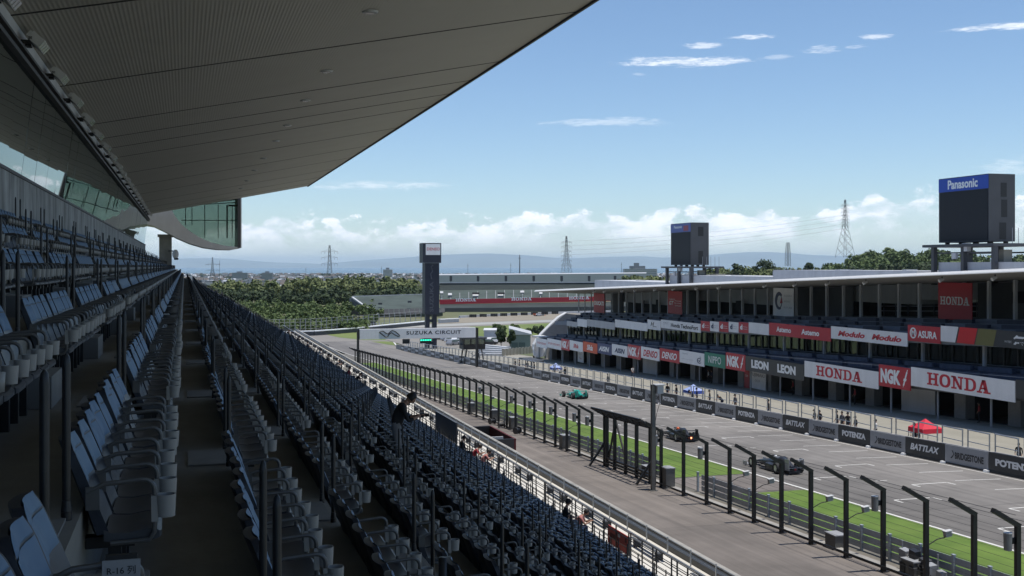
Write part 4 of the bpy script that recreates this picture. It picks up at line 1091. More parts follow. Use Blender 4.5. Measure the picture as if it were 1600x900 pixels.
# ---------------------------------------------------------------- pit wall with its boards and tube frames
pw = thing('pit_wall', 'low concrete pit wall between the track and the pit lane', 'wall', (48.1, 0, 0))
mb = MB(SL); mb.box(-.02, .30, SA, 262, 0 + .02, 1.26); mb.build('wall_body', m_conc, pw)
mb = MB(SL); mb.box(.302, 1.35, SA, 255, .02, .42); mb.build('crew_step', m_strip, pw)
mb = MB(SL); mb.box(-.20, -.03, SA, 262, .0, .10); mb.build('wall_foot', m_char, pw)
m_greyb = mat('silver_board', (.34, .35, .37), .55, var=.06)
edges = [1633, 1545.5, 1477.5, 1415.5, 1360.5, 1310.5, 1264.5, 1223.5, 1185, 1150, 1118, 1088, 1059, 1033, 1008.5, 986]
ss_ = [s_at(p, 48.0) for p in edges]
while ss_[0] > SA + 4: ss_.insert(0, ss_[0] - 4.08)
while ss_[-1] < 252: ss_.append(ss_[-1] + 4.08)
i0 = min(range(len(ss_)), key=lambda i: abs(ss_[i] - s_at(1545.5, 48.0)))
CY = ['P', 'B', 'X', 'B']
WORD = {'P': 'POTENZA', 'B': 'BRIDGESTONE', 'X': 'BATTLAX'}
redtent_i = i0 - 1
cnt = {'P': 0, 'B': 0, 'X': 0}
for i in range(len(ss_) - 1):
    kd = CY[(i - i0 + 1) % 4]; sr, sl = ss_[i], ss_[i + 1]
    if s_at(1700, 48) > sl: continue
    cnt[kd] += 1
    w = WORD[kd]; dark = kd != 'B'
    it = []
    if dark: it = [(w, .13, .87, .34, .72, m_whtx, 'ib' if kd == 'X' else 'h')]
    else: it = [(w, .24, .90, .28, .66, m_blktx, 'b'), (([(0, 0), (.35, 0), (.9, .55), (.55, 1), (.3, 1), (.75, .55)], [(0, 1, 2, 5), (5, 2, 3, 4)]), .13, .235, .28, .72, m_blktx, 'poly')]
    lb = '%s pit wall board with %s letters, %s such board from the right' % (*(('charcoal', 'heavy upright') if kd == 'P' else ('silver', 'narrow black') if kd == 'B' else ('charcoal', 'slanted')), nth(cnt[kd]))
    board(lb, 48.0, 0, 0, 10.8 - 1.25, 1.17, m_char if dark else m_greyb, it, 'advertising boards along the pit wall', slope=True, sh=(sl, sr), th=.08, name='wall_board')
# tube frames standing on the wall
proto = None; k = 0; sv = 37.0
while sv < 250:
    k += 1; z = zt(10.8, sv) + 1.26
    lb = 'grey tube frame on the pit wall, %s from the near right end' % nth(k)
    if proto is None:
        proto = thing('wall_frame', lb, 'frame', (48.2, sv, z), 0, 'tube frames along the pit wall')
        mb = MB(); mb.tube([(0, -1, 0), (0, -1, 1.12)], .045, 6); mb.build('upright', m_steel, proto)
        mb = MB(); mb.tube([(0, 1, 0), (0, 1, 1.12 )], .045, 6); mb.build('upright', m_steel, proto)
        mb = MB(); mb.tube([(0, -1.04, 1.10), (0, 1.04, 1.10)], .05, 6); mb.build('top_bar', m_steel, proto)
        mb = MB(); mb.tube([(0, -1, .35), (0, 1, .35)], .028, 6); mb.build('lower_bar', m_steel, proto)
    else: dup(proto, (48.2, sv, z), None, lb)
    sv += 2.52
# small white marker blocks at the wall foot
proto = None; k = 0
for i in range(i0 - 1, min(i0 + 22, len(ss_))):
    k += 1; lb = 'small white marker block at the pit wall foot, %s from the right' % nth(k); loc = (47.80, ss_[i], zt(10.8, ss_[i]) + .004)
    if proto is None:
        mb = MB(); mb.prism([(-.13, 0), (.13, 0), (.10, .14), (-.10, .14)], (0, -.16, 0), (1, 0, 0), (0, 0, 1), (0, .32, 0)); proto = tag(mb.build('marker_block', m_whtx), lb, 'marker', 'white marker blocks at the pit wall'); proto.location = loc
    else: dup(proto, loc, None, lb)

# ---------------------------------------------------------------- guardrail
m_rail = mat('guardrail_zinc', (.40, .44, .49), .5, .25, var=.15, scale=1.5, streak=.2, sstretch=(.5, .5, .1))
gr = thing('guardrail', 'triple galvanized guardrail along the grass verge', 'guardrail', (28.0, 0, 0))
wave = [(0, 0), (.03, .03), (.08, .05), (.03, .09), (.03, .15), (.08, .19), (.03, .23), (0, .27), (-.02, .27), (-.02, 0)]
def rail_seg(a, b, z):
    mb = MB(); mb.v = []; n = len(wave)
    for s in (a, b): mb.v += [(p[0], s, G(s) + z + p[1]) for p in wave]
    mb.f = [(k, (k + 1) % n, n + (k + 1) % n, n + k) for k in range(n)]; mb.m = [0] * n; return mb
def rail_line(name, segs, z, par, m):
    mb = MB()
    for a, b in segs:
        r = rail_seg(a, b, z); mb.add(r.v, r.f)
    return mb.build(name, m, par)
for z in (.10, .42, .74): rail_line('beam', [(30, 57.6), (63.2, 205)], z, gr, m_rail)
s = 30.0; i = 0
while s < 205 and i < 90:
    if not 58 < s < 63:
        mb = MB(); mb.box(-.10, .0, s - .06, s + .06, G(s), G(s) + 1.08); mb.box(-.115, .015, s - .075, s + .075, G(s) + 1.082, G(s) + 1.12); mb.build('post', m_rail, gr); i += 1
    s += 2.0
# kerb behind it
strip('fence_kerb', 26.9, 27.25, -20, 205, m_conc, .10)
mb = MB(SL); mb.box(25.5, 25.62, -20, 200, 0, .03); 
# ---------------------------------------------------------------- catch fence: cranked black posts and cables
FT = 26.6
cf = thing('catch_fence', 'tall black catch fence of cranked posts and cables beside the service road', 'fence', (FT, 0, 0))
m_fpost = mat('black_steel_post', (.012, .012, .013), .5, var=.3, scale=5)
posts = [s_at(p, FT) for p in (1590, 1522, 1447, 1380, 1322, 1267, 1221, 1178, 1140, 1104, 1068, 1033)]
while posts[0] > 33: posts.insert(0, posts[0] - 2.7)
gate0, gate1 = s_at(1022, FT), s_at(945, FT)
nxt = gate1 + 2.4
while nxt < 184: posts.append(nxt); nxt += 2.62
for s in posts:
    z = G(s); mb = MB()
    mb.box(-.085, .085, s - .07, s + .07, z, z + 3.30)
    mb.bar((.05, s, z + 3.22), (-.98, s, z + 3.80), .15, .19, up=(0, 1, 0)); mb.box(-.2, .2, s - .15, s + .15, z, z + .03)
    mb.build('post', m_fpost, cf)
m_cable = mat('fence_cable', (.05, .05, .055), .5, .3, var=0)
for h in np.arange(.5, 3.3, .25):
    mb = MB(); mb.tube([(.11, 30, G(30) + h), (.11, 184, G(184) + h)], .0055, 4); mb.build('cable', m_cable, cf)
for dx, h in ((-.5, 3.56), (-.95, 3.82)):
    mb = MB(); mb.tube([(dx, 30, G(30) + h), (dx, 184, G(184) + h)], .009, 4); mb.build('cable', m_cable, cf)
mb = MB(); mb.tube([(-.12, 30, G(30) + .25), (-.12, 184, G(184) + .25)], .03, 5); mb.build('low_pipe', m_fpost, cf)
# second short fence further on
cf2 = thing('catch_fence', 'short further run of grey black fence past the sign gantry foot', 'fence', (24.5, 0, 0))
for k in range(17):
    s = 200 + k * 2.3; z = G(s); mb = MB(); mb.box(-.07, .07, s - .06, s + .06, z, z + 3.6); mb.build('post', m_fpost, cf2)
mb = MB(); mb.bar((0, 200, G(200) + 3.6), (0, 237, G(237) + 3.6), .10); mb.build('top_rail', m_fpost, cf2)
# gate: a stiff double frame in the fence
gt = thing('fence_gate', 'heavy black braced gate frame standing in the catch fence', 'gate', (FT, gate0, G(gate0)))
L_ = gate1 - gate0; fall = -(G(gate1) - G(gate0))
def gz(y): return -fall * y / L_
for y in (0, .55, L_ * .33, L_ * .55, L_ * .78, L_ - .4, L_):
    mb = MB(); mb.box(-.10, .10, y - .08, y + .08, gz(y), gz(y) + 3.35); mb.build('post', m_fpost, gt)
for y in np.linspace(0, L_, 9):
    mb = MB(); mb.bar((.05, y, gz(y) + 3.30), (-.95, y, gz(y) + 3.86), .14, .16, up=(0, 1, 0)); mb.build('top_arm', m_fpost, gt)
for x, h in ((0, 3.30), (-.5, 3.58), (-.93, 3.85), (0, .34), (0, .55)):
    mb = MB(); mb.bar((x, 0, h), (x, L_, h - fall), .13); mb.build('beam', m_fpost, gt)
for y0, y1, h0, h1 in ((L_ * .55, L_ * .80, .5, 3.2), (L_ * .95, L_ * .8, .5, 3.2), (.1, .5, .5, 3.1), (L_ * .1, L_ * .3, .3, .5)):
    mb = MB(); mb.bar((.12, y0, gz(y0) + h0), (.12, y1, gz(y1) + h1), .10); mb.build('brace', m_fpost, gt)
for y in (.05, L_ - .05):
    mb = MB(); mb.bar((-.05, y, gz(y) + 1.5), (-1.1, y, gz(y) + .05), .12); mb.build('stay', m_fpost, gt)
# tall grey pole with a box on top
sv = s_at(1020.5, 25.7); z = G(sv)
pl = thing('camera_pole', 'tall square grey pole with small box on top in front of fence', 'pole', (25.7, sv, z))
hgt = 6.05
m_pole = mat('grey_pole', (.13, .13, .125), .55, .2, var=.15, scale=2)
mb = MB(); mb.box(-.11, .11, -.11, .11, 0, hgt); mb.build('shaft', m_pole, pl)
mb = MB(); mb.box(-.22, .22, -.22, .22, 0, .04); mb.build('base_plate', m_pole, pl)
mb = MB(); mb.box(.14, .52, -.30, .10, hgt - .50, hgt - .05); mb.build('camera_box', m_lgrey, pl)
mb = MB(); mb.box(.0, .6, -.35, .15, hgt - .04, hgt + .03); mb.build('cover', m_lgrey, pl)
mb = MB(); mb.tube([(.30, -.12, hgt - .5), (.34, -.12, hgt - 1.1), (.20, -.08, hgt - 1.6), (.12, 0, hgt - 2.2)], .015, 5); mb.build('cable', m_black, pl)
# loudspeakers and lamp boxes on the posts
def post_near(px): return min(posts, key=lambda s: abs(s - s_at(px, FT)))
proto = None; k = 0
for px in (1590, 1380, 1104, 1010, 935, 905, 865, 840, 805, 760):
    s = post_near(px); k += 1; lb = 'grey column loudspeaker on a fence post, %s from the right' % nth(k); loc = (FT - .34, s + .06, G(s) + 2.72)
    if proto is None:
        proto = thing('loudspeaker', lb, 'loudspeaker', loc, 0, 'column loudspeakers on the catch fence')
        mb = MB(); N = 10
        mb.cyl((0, 0), .13, -.30, .26, 12, .14); mb.build('cabinet', mat('speaker_grey', (.20, .20, .195), .6, var=.15, scale=4), proto, None, 'auto')
        mb = MB(); mb.cyl((0, 0), .148, .261, .29, 12); mb.build('lid', m_floodw, proto)
        mb = MB(); mb.box(.10, .28, -.04, .04, -.1, .1); mb.build('bracket', m_fpost, proto)
    else: dup(proto, loc, None, lb)
proto = None; k = 0
for px in (1447, 1322, 1267, 1178, 1140, 890, 850, 815, 785, 755):
    s = post_near(px) if px != 1178 else s_at(1165, FT); k += 1; lb = 'small pale camera on a fence arm, %s from the right' % nth(k); loc = (FT, post_near(px), G(post_near(px)) + 1.72)
    if proto is None:
        proto = thing('trackside_camera', lb, 'camera', loc, 0, 'small cameras on the catch fence')
        mb = MB(); mb.tube([(.10, 0, -.12), (.45, -.05, .08), (.78, -.08, .14)], .022, 5); mb.build('arm', m_fpost, proto)
        mb = MB(); mb.obox((.88, -.08, .26), (.13, 0, .02), (0, .09, 0), (-.02, 0, .10)); mb.build('body', mat('camera_grey', (.30, .30, .29), .5, var=.12), proto)
        mb = MB(); mb.obox((.88, -.08, .38), (.16, 0, .02), (0, .11, 0), (0, 0, .010)); mb.build('hood', m_floodw, proto)
        mb = MB(); mb.tube([(1.005, -.08, .27), (1.08, -.08, .28)], .05, 10); mb.build('lens', m_floodw, proto)
    else: dup(proto, loc, None, lb)
# grey cabinets at the fence foot
proto = None; k = 0
for px, t, h in ((1040, 26.9, 1.15), (1300, 27.2, .6), (880, 26.9, 1.0), (800, 26.95, 1.0), (770, 26.9, 1.1), (735, 27.0, 1.0), (1010, 27.3, .7), (1420, 27.3, .6)):
    s = s_at(px, t) - .3
    order = sorted([1040, 1300, 880, 800, 770, 735, 1010, 1420], reverse=True).index(px) + 1
    lb = 'pale grey cabinet at the fence foot, %s from the right' % nth(order)
    r = thing('fence_cabinet', lb, 'cabinet', (t, s, G(s)), 0, 'grey cabinets at the fence foot')
    mb = MB(); mb.box(-.28, .28, -.40, .40, .06, h); mb.build('case', m_pole, r)
    mb = MB(); mb.box(-.31, .31, -.43, .43, h + .002, h + .05); mb.build('lid', m_grey, r)
    mb = MB(); mb.box(-.3, .3, -.42, .42, 0, .058); mb.build('plinth', m_conc, r)
# trackside equipment heap by the guardrail
sv = s_at(1432, 27.45); eq = thing('equipment_rack', 'rack of grey and black broadcast boxes with cables behind the guardrail', 'equipment rack', (27.45, sv, G(sv)))
for i, (x, y, z, a, b, c) in enumerate(((0, .7, .55, .22, .28, .30), (0, .1, .62, .2, .24, .34), (.05, -.5, .5, .22, .26, .26), (-.1, -1.0, .48, .24, .22, .22), (-.3, .3, .25, .2, .2, .22), (-.3, -.3, .25, .22, .22, .2), (0, -1.5, .35, .18, .2, .2))):
    mb = MB(); mb.obox((x, y, z), (a * .8, .03, 0), (0, b * .8, .02), (0, 0, c)); mb.build('equipment_box', (m_grey, m_black, m_dgrey)[i % 3], eq)
for i in range(7):
    y0 = random.uniform(-1.6, .9); mb = MB(); mb.tube([(-.2, y0, .05), (-.3, y0 + .1, .5), (-.1, y0 + .35, .72), (.05, y0 + .5, .3), (-.25, y0 + .6, .03)], .022, 5); mb.build('cable', m_black, eq)
for y in (-1.3, .9):
    mb = MB(); mb.tube([(0, y, 0), (0, y, 1.15)], .03, 6); mb.build('stand_post', m_steel, eq)
# bicycles-like frame clutter further left: cable drums
proto = None
for k, px in enumerate((795, 780, 490 + 330)):
    s = s_at(px, 27.0) ; lb = 'black cable drum leaning at the fence foot, %s from the left' % nth({0: 2, 1: 1, 2: 3}[k]); loc = (26.35, s, G(s))
    if proto is None:
        proto = thing('cable_drum', lb, 'cable drum', loc, 0, 'cable drums by the fence')
        for x in (-.25, .25):
            mb = MB(); n = 16; mb.tube([(x - .02, 0, .28), (x + .02, 0, .28)], .28, 16); mb.build('flange', m_dgrey, proto)
        mb = MB(); mb.tube([(-.228, 0, .28), (.228, 0, .28)], .18, 14); mb.build('wound_cable', m_black, proto)
    else: dup(proto, loc, .3 * k, lb)
# stairwell pit with red walls in the service road edge, coping and a small railing
sv = s_at(772, 21.6); st = thing('stairwell', 'open stairwell box with dark red walls sunk beside the service road', 'stairwell', (21.6, sv, G(sv)))
m_dred = mat('dark_red_wall', (.09, .012, .015), .7, var=.25, scale=1.5)
b0, b1 = s_at(790, 22.5) - sv, s_at(752, 22.5) - sv
mb = MB(); mb.box(1.55, 1.70, b0, b1, -.2, .85); mb.build('side_wall', m_dred, st)
mb = MB(); mb.box(-1.2, 1.547, b0, b0 + .15, -.2, .85); mb.build('end_wall', m_char, st)
mb = MB(); mb.box(-1.2, 1.547, b1 - .15, b1, -.2, .85); mb.build('end_wall', m_black, st)
mb = MB(); mb.box(-1.2, 1.547, b0 + .152, b1 - .152, -.15, .1); mb.build('landing', m_dark, st)
mb = MB(); mb.box(-.6, .9, b0 + .6, b0 + .75, .1, .95); mb.build('notice', m_lgrey, st)
sv = s_at(832, 19.5); g2 = thing('short_railing', 'short grey tube railing beside the service road kerb', 'railing', (19.6, sv, G(sv)))
for y in (-1.8, -.6, .6, 1.8):
    mb = MB(); mb.tube([(0, y, 0), (0, y, 1.0)], .03, 6); mb.build('post', m_steel, g2)
for z in (.5, 1.0):
    mb = MB(); mb.tube([(0, -1.8, z), (0, 1.8, z)], .025, 6); mb.build('rail', m_steel, g2)

# ---------------------------------------------------------------- sign gantry over the track
GS = 183.5; gl_, gr_ = 27.6, 47.2
ga = thing('sign_gantry', 'white sign gantry spanning the track with dark lettering and loop emblem', 'sign gantry', (gl_, GS, G(GS)))
zb, ztp = CZ - 12.0 - G(GS), CZ - 10.35 - G(GS); w = gr_ - gl_
mb = MB(); mb.box(0, w, -.35, .35, zb, ztp); pn = mb.build('sign_panel', m_wht, ga)
for x in (-.25, w + .3):
    for y in (-.3, .3):
        mb = MB(); mb.box(x - .14, x + .14, y - .14, y + .14, 0, ztp - .05); mb.build('leg', m_black, ga)
    mb = MB()
for k in range(6):
    mb = MB(); mb.bar((-.25, -.3, .4 + k * .85), (-.25, .3, 1.0 + k * .85), .08); mb.build('lacing', m_black, ga)
H_ = ztp - zb
mb = MB(); lettering(mb, text_poly('SUZUKA CIRCUIT', .02, 0, 1.12), (w * .395, -.362, zb + H_ * .40), (w * .475, 0, 0), (0, 0, H_ * .36)); l = mb.build('lettering', m_blktx, pn)
loop = [(.0, .55), (.10, .95), (.36, .45), (.50, .12), (.55, .85) , (.62, .70)]
pts = [(.175, .72), (.205, .80), (.235, .56), (.250, .50), (.272, .74), (.285, .86), (.315, .72), (.345, .40), (.352, .30), (.338, .22), (.300, .46), (.280, .62), (.262, .50), (.245, .22), (.228, .20), (.200, .44), (.178, .66), (.175, .72)]
mb = MB(); mb.tube([(w * (.165 + (x - .175) * .98), -.365, zb + H_ * y) for x, y in pts], .085, 5); mb.build('emblem', m_blktx, pn)
for x0, x1, lit in ((.365, .425, False), (.515, .612, True)):
    sp = MB(); sp.box(w * x0, w * x1, -.25, .1, zb - .85, zb - .10); o = sp.build('light_panel', m_black, ga)
    for k in range(5):
        mb = MB(); cx = w * (x0 + (x1 - x0) * (k + .5) / 5)
        if lit:
            mb.box(cx - .15, cx + .15, -.27, -.252, zb - .42, zb - .20)
            mb.build('lamp', mat('lit_green_lamp', (.02, .4, .25), .4, var=0, emis=((.03, .9, .55), 1.6)), o)
        else:
            mb.box(cx - .08, cx + .08, -.27, -.252, zb - .42, zb - .28); mb.build('lamp', m_dgrey, o)
# ---------------------------------------------------------------- position tower
TS_ = 259.0; tt = plane_s(672.5, 540, TS_)[0]
tw = thing('position_tower', 'tall slim black scoring tower with white topped head beyond the gantry', 'scoring tower', (tt, TS_, G(TS_)))
def tz(py): return plane_s(672, py, TS_)[1] - G(TS_)
def tx(px): return plane_s(px, 450, TS_)[0] - tt
m_tow = mat('tower_panel', (.014, .017, .034), .5, var=.12, scale=.6)
mb = MB(); mb.box(tx(662), tx(684), -1.6, 1.6, tz(491), tz(411)); mb.build('shaft_panels', m_tow, tw)
mb = MB(); mb.box(tx(658), tx(686.5), -2.0, 2.0, tz(410.8), tz(380)); hd = mb.build('head_box', m_tow, tw)
mb = MB(); mb.box(tx(662.5), tx(685), -2.05, -2.002, tz(398.5), tz(381.5)); pnl = mb.build('white_panel', m_wht, hd)
mb = MB(); lettering(mb, text_poly('DENSO', .01), (tx(664.2), -2.07, tz(391.5)), (tx(684) - tx(664.2), 0, 0), (0, 0, tz(387) - tz(391.5))); mb.build('lettering', m_redtx, pnl)
for a, b in ((497, 491.2), (507, 501), (560, 497)):
    pass
for x in (667.5, 678.5):
    mb = MB(); mb.box(tx(x) - .45, tx(x) + .45, -.8, .8, 0, tz(491.2)); mb.build('leg', m_tow, tw)
for py in (499, 512, 534, 547):
    mb = MB(); mb.box(tx(668), tx(678), -.6, .6, tz(py + 4), tz(py)); mb.build('cross_panel', m_tow, tw)
mb = MB(); lettering(mb, text_poly('SUZUKA', .02), (tx(675), -1.62, tz(487)), (0, 0, tz(440) - tz(487)), (tx(669) - tx(675), 0, 0)); mb.build('lettering', mat('faint_lettering', (.075, .08, .10), .5, var=0), tw)
pts = [(672, 436), (670.5, 428), (673.5, 424), (671.5, 417), (674, 414)]
mb = MB(); mb.tube([(tx(a), -1.63, tz(b)) for a, b in pts], .16, 5); mb.build('emblem', MATS['faint_lettering'], tw)
# ---------------------------------------------------------------- timing cabin on the pit wall
cs = s_at(737, 49.5); cb = thing('timing_cabin', 'black raised cabin with windows on lattice legs at the pit wall end', 'cabin', (49.6, cs, G(cs)))
def cz(py): return plane_s(737, py, cs)[1] - G(cs)
hw = 2.0
mb = MB(); mb.box(-hw, hw, -1.6, 1.6, cz(545), cz(538.5)); mb.box(-hw, hw, -1.6, -1.5, cz(538.4), cz(537)); mb.build('lower_wall', m_black, cb)
for x in (-hw + .1, -.65, .65, hw - .1):
    mb = MB(); mb.box(x - .09, x + .09, -1.6, -1.45, cz(538.5), cz(529)); mb.build('window_post', m_black, cb)
for x in (-1.3, 0, 1.3):
    mb = MB(); mb.box(x - .52, x + .52, -1.54, -1.52, cz(538.4), cz(529.2)); mb.build('window', m_pglass, cb)
mb = MB(); mb.box(-hw, hw, 1.4, 1.6, cz(538.5), cz(529)); mb.build('rear_wall', m_lgrey, cb)
mb = MB(); mb.box(-hw - .25, hw + .25, -1.85, 1.8, cz(529), cz(526.5)); mb.build('roof', m_dgrey, cb)
for x, y in ((-1.8, -1.4), (1.8, -1.4), (-1.8, 1.4), (1.8, 1.4)):
    mb = MB(); mb.tube([(x, y, 0), (x * .75, y, cz(545))], .12, 6); mb.build('leg', m_black, cb)
for a, b in (((-1.8, 0), (1.4, 1)), ((1.8, 0), (-1.4, 1))):
    mb = MB(); mb.bar((a[0], -1.4, .2), (b[0], -1.4, cz(546)), .12); mb.build('brace', m_lgrey, cb)

# ---------------------------------------------------------------- racing cars seen from behind
def loft(mb, secs, n=12):
    """secs: (x, half width, z bottom, z top) rounded box sections along x"""
    rings = []
    for x, w, zb, zt_ in secs:
        c = (zb + zt_) / 2; h = (zt_ - zb) / 2
        rings.append([(x, w * math.copysign(abs(math.cos(a)) ** .55, math.cos(a)), c + h * math.copysign(abs(math.sin(a)) ** .55, math.sin(a))) for a in [2 * math.pi * k / n for k in range(n)]])
    o = len(mb.v); vs = [p for r in rings for p in r]; fs = []
    for i in range(len(rings) - 1):
        for k in range(n): fs.append((i * n + k, i * n + (k + 1) % n, (i + 1) * n + (k + 1) % n, (i + 1) * n + k))
    fs.append(tuple(range(n - 1, -1, -1))); fs.append(tuple((len(rings) - 1) * n + k for k in range(n)))
    mb.add(vs, fs)
def racing_car(label, loc, rz, body, accent, helmet, lit=False):
    m_b, m_a, m_h = body, accent, helmet
    r = thing('racing_car', label, 'racing car', loc, rz, 'open wheel racing cars on the straight')
    mb = MB(); loft(mb, [(2.75, .07, .16, .26), (2.3, .13, .16, .36), (1.6, .20, .14, .50), (.9, .27, .10, .62), (.35, .33, .08, .66), (-.1, .34, .08, .68), (-.5, .33, .08, .84), (-.9, .27, .08, .98), (-1.5, .20, .10, .74), (-2.1, .12, .14, .46)], 14); bo = mb.build('body', m_b, r, None, 'auto')
    for sd in (-1, 1):
        mb = MB(); rows = [(.45, .05, .12, .40), (.15, .24, .08, .52), (-.6, .27, .08, .50), (-1.3, .18, .08, .34), (-1.7, .06, .08, .24)]
        o = MB(); loft(o, [(x, w, a, b) for x, w, a, b in rows], 10); o.v = [(p[0], p[1] + sd * .48, p[2]) for p in o.v]; o.build('sidepod', m_b, r, None, 'auto')
    mb = MB(); mb.box(-1.9, 1.0, -.72, .72, .045, .075); mb.build('floor', m_black, r)
    mb = MB(); mb.prism([(-.16, 0), (.16, 0), (.14, .018), (-.14, .018)], (2.5, -.92, .12), (1, 0, 0), (0, 0, 1), (0, 1.84, 0)); mb.box(2.2, 2.7, -.93, -.90, .06, .30); mb.box(2.2, 2.7, .90, .93, .06, .30); mb.build('front_wing', m_a, r)
    mb = MB(); mb.prism([(-.17, .05), (.16, -.02), (.16, 0), (-.15, .08)], (-2.25, -.50, .86), (1, 0, 0), (0, 0, 1), (0, 1.0, 0)); mb.prism([(-.10, .0), (.12, -.03), (.12, -.01), (-.10, .03)], (-2.25, -.50, .42), (1, 0, 0), (0, 0, 1), (0, 1.0, 0)); mb.build('rear_wing', m_a, r)
    for sd in (-1, 1):
        mb = MB(); mb.box(-2.48, -1.98, sd * .515 - .012, sd * .515 + .012, .30, .98); mb.build('wing_endplate', m_a, r)
    mb = MB(); mb.box(-2.30, -1.7, -.45, .45, .08, .24); mb.build('diffuser', m_black, r)
    mb = MB(); mb.ell((.05, 0, .80), (.15, .13, .15), 12, 8); mb.build('helmet', m_h, r, None, True)
    mb = MB(); pts = [(-.30, -.30, .80)] + [(-.1 + .62 * math.sin(R(a)), -.30 * math.cos(R(a)), .86) for a in range(0, 181, 20)] + [(-.30, .30, .80)]; mb.tube(pts, .028, 6); mb.tube([(.52, 0, .86), (.72, 0, .62)], .026, 6); mb.build('halo', m_black, r)
    for x, rd, wd in ((1.62, .33, .30), (-1.48, .34, .38)):
        for sd in (-1, 1):
            y = sd * (.95 - wd / 2); mb = MB(); pr = [(wd / 2 * q, rr * rd) for q, rr in ((-1, .62), (-1, .93), (-.86, 1), (.86, 1), (1, .93), (1, .62))]
            N = 20; vs = [(x + b * math.cos(2 * math.pi * k / N), y + a, rd + b * math.sin(2 * math.pi * k / N)) for a, b in pr for k in range(N)]; fs = [(j * N + k, j * N + (k + 1) % N, (j + 1) * N + (k + 1) % N, (j + 1) * N + k) for j in range(5) for k in range(N)]
            mb.add(vs, fs); ty = mb.build('wheel', m_rubber, r, None, 'auto')
            mb = MB(); mb.tube([(x, y - wd * .42, rd), (x, y + wd * .42, rd)], rd * .60, 14); mb.build('rim', m_alum, ty)
            mb = MB()
            for dz in (.10, -.08): mb.bar((x + .05, sd * .24, rd + dz), (x, y, rd + dz), .03); mb.bar((x - .3, sd * .22, rd + dz), (x, y, rd + dz), .03)
            mb.build('suspension_arm', m_black, r)
    for sd in (-1, 1):
        mb = MB(); mb.obox((.62, sd * .50, .70), (.03, 0, 0), (0, .09, 0), (0, 0, .045)); mb.bar((.60, sd * .30, .62), (.62, sd * .44, .69), .02); mb.build('mirror', m_a, r)
    mb = MB(); mb.box(-2.34, -2.31, -.05, .05, .28, .40)
    mb.build('rain_light', mat('lit_rain_light', (.8, .1, .05), .4, var=0, emis=((1, .22, .10), 6)) if lit else mat('rain_light', (.3, .01, .01), .3, var=0), r)
    return r
m_teal = mat('teal_paint', (.02, .34, .27), .25, var=.05); m_mint = mat('mint_paint', (.10, .55, .45), .3, var=.05)
m_carbon = mat('carbon_black', (.025, .025, .028), .3, var=.1); m_silver = mat('silver_paint', (.42, .43, .45), .3, .3, var=.05); m_orp = mat('orange_paint', (.62, .12, .03), .3, var=.05)
def car_at(px, py):
    k = (py - 478.0) / (px - 288.0); t = 10.8 / (k / cT + .00995); s = s_at(px, t); return (t, s, G(s) + .002)
tl = R(90)
def tilt(o): o.rotation_euler = (0, math.atan(SL), R(90)); return o
tilt(racing_car('teal green open wheel racing car furthest down the grid', car_at(898.5, 621.5), tl, m_teal, m_mint, m_mint))
tilt(racing_car('dark racing car with orange trim and a lit rear lamp', car_at(1060, 686), tl, m_carbon, m_carbon, m_orp, True))
tilt(racing_car('charcoal and silver racing car nearest the camera', car_at(1213, 734), tl, m_carbon, m_silver, m_silver))
fc = racing_car('tiny pale racing car far away on the first corner', tuple(PF(842, 494)[:2]) + (zf + .12,), R(20), m_silver, m_orp, m_silver)

# ---------------------------------------------------------------- shade tents on the pit wall
def tent(label, px, py_top, top, val, t=49.6, w=1.5, s=None, hgt=2.6):
    s = s_at(px, t); base = G(s) + .40
    Yc = s * cT + t * sT; zt_ = CZ - (py_top - HZ) / F * Yc
    r = thing('shade_tent', label, 'shade tent', (t, s, base), 0, None); h = zt_ - base
    e = h - .62
    mb = MB(); n = 5; V = [(0, 0, h)]; rows = []
    for f in (.0, .35, .7, 1.0):
        z = h + (e - h) * (f ** .8)
        rows.append([(w * f * a, w * f * b, z) for a, b in ((-1, -1), (0, -1.0), (1, -1), (1.0, 0), (1, 1), (0, 1.0), (-1, 1), (-1.0, 0), (-1, -1))])
    mb.grid(rows); mb.build('canopy', top, r, None, 'auto')
    mb = MB()
    for a, b, c, d in ((-1, -1, 1, -1), (1, -1, 1, 1), (1, 1, -1, 1), (-1, 1, -1, -1)):
        mb.add([(w * a, w * b, e), (w * c, w * d, e), (w * c * 1.01, w * d * 1.01, e - .32), (w * a * 1.01, w * b * 1.01, e - .32)], [(0, 1, 2, 3)])
    mb.build('valance', val, r)
    for a in (-1, 1):
        for b in (-1, 1):
            mb = MB(); mb.tube([(w * a * .97, w * b * .97, 0), (w * a * .97, w * b * .97, e)], .03, 6); mb.build('leg', m_alum, r)
    return r
tent('red peaked shade tent behind the pit wall', 1446, 654, m_canvasr, m_canvasr, w=.82)
tent('nearer white topped shade tent with blue valance behind pit wall', 1083.5, 600, m_canvasw, m_canvasb, w=.78)
tent('smaller distant blue and white shade tent by the far pit wall', 868.5, 567, m_canvasw, m_canvasb, w=.72)
# low dark work tent further along
s = s_at(830, 50.2); dt = thing('pit_stand', 'low dark pit wall stand with flat roof beyond the distant tent', 'pit stand', (50.2, s, G(s) + .4))
mb = MB(); mb.box(-1, 1, -3.2, 3.2, 1.75, 1.9); mb.build('roof', m_dgrey, dt)
for a in (-.9, .9):
    for b in (-3, 0, 3):
        mb = MB(); mb.box(a - .05, a + .05, b - .05, b + .05, 0, 1.75); mb.build('post', m_dgrey, dt)
mb = MB(); mb.box(-.7, -.3, -2.8, 2.8, .8, .9); mb.build('desk', m_lgrey, dt)
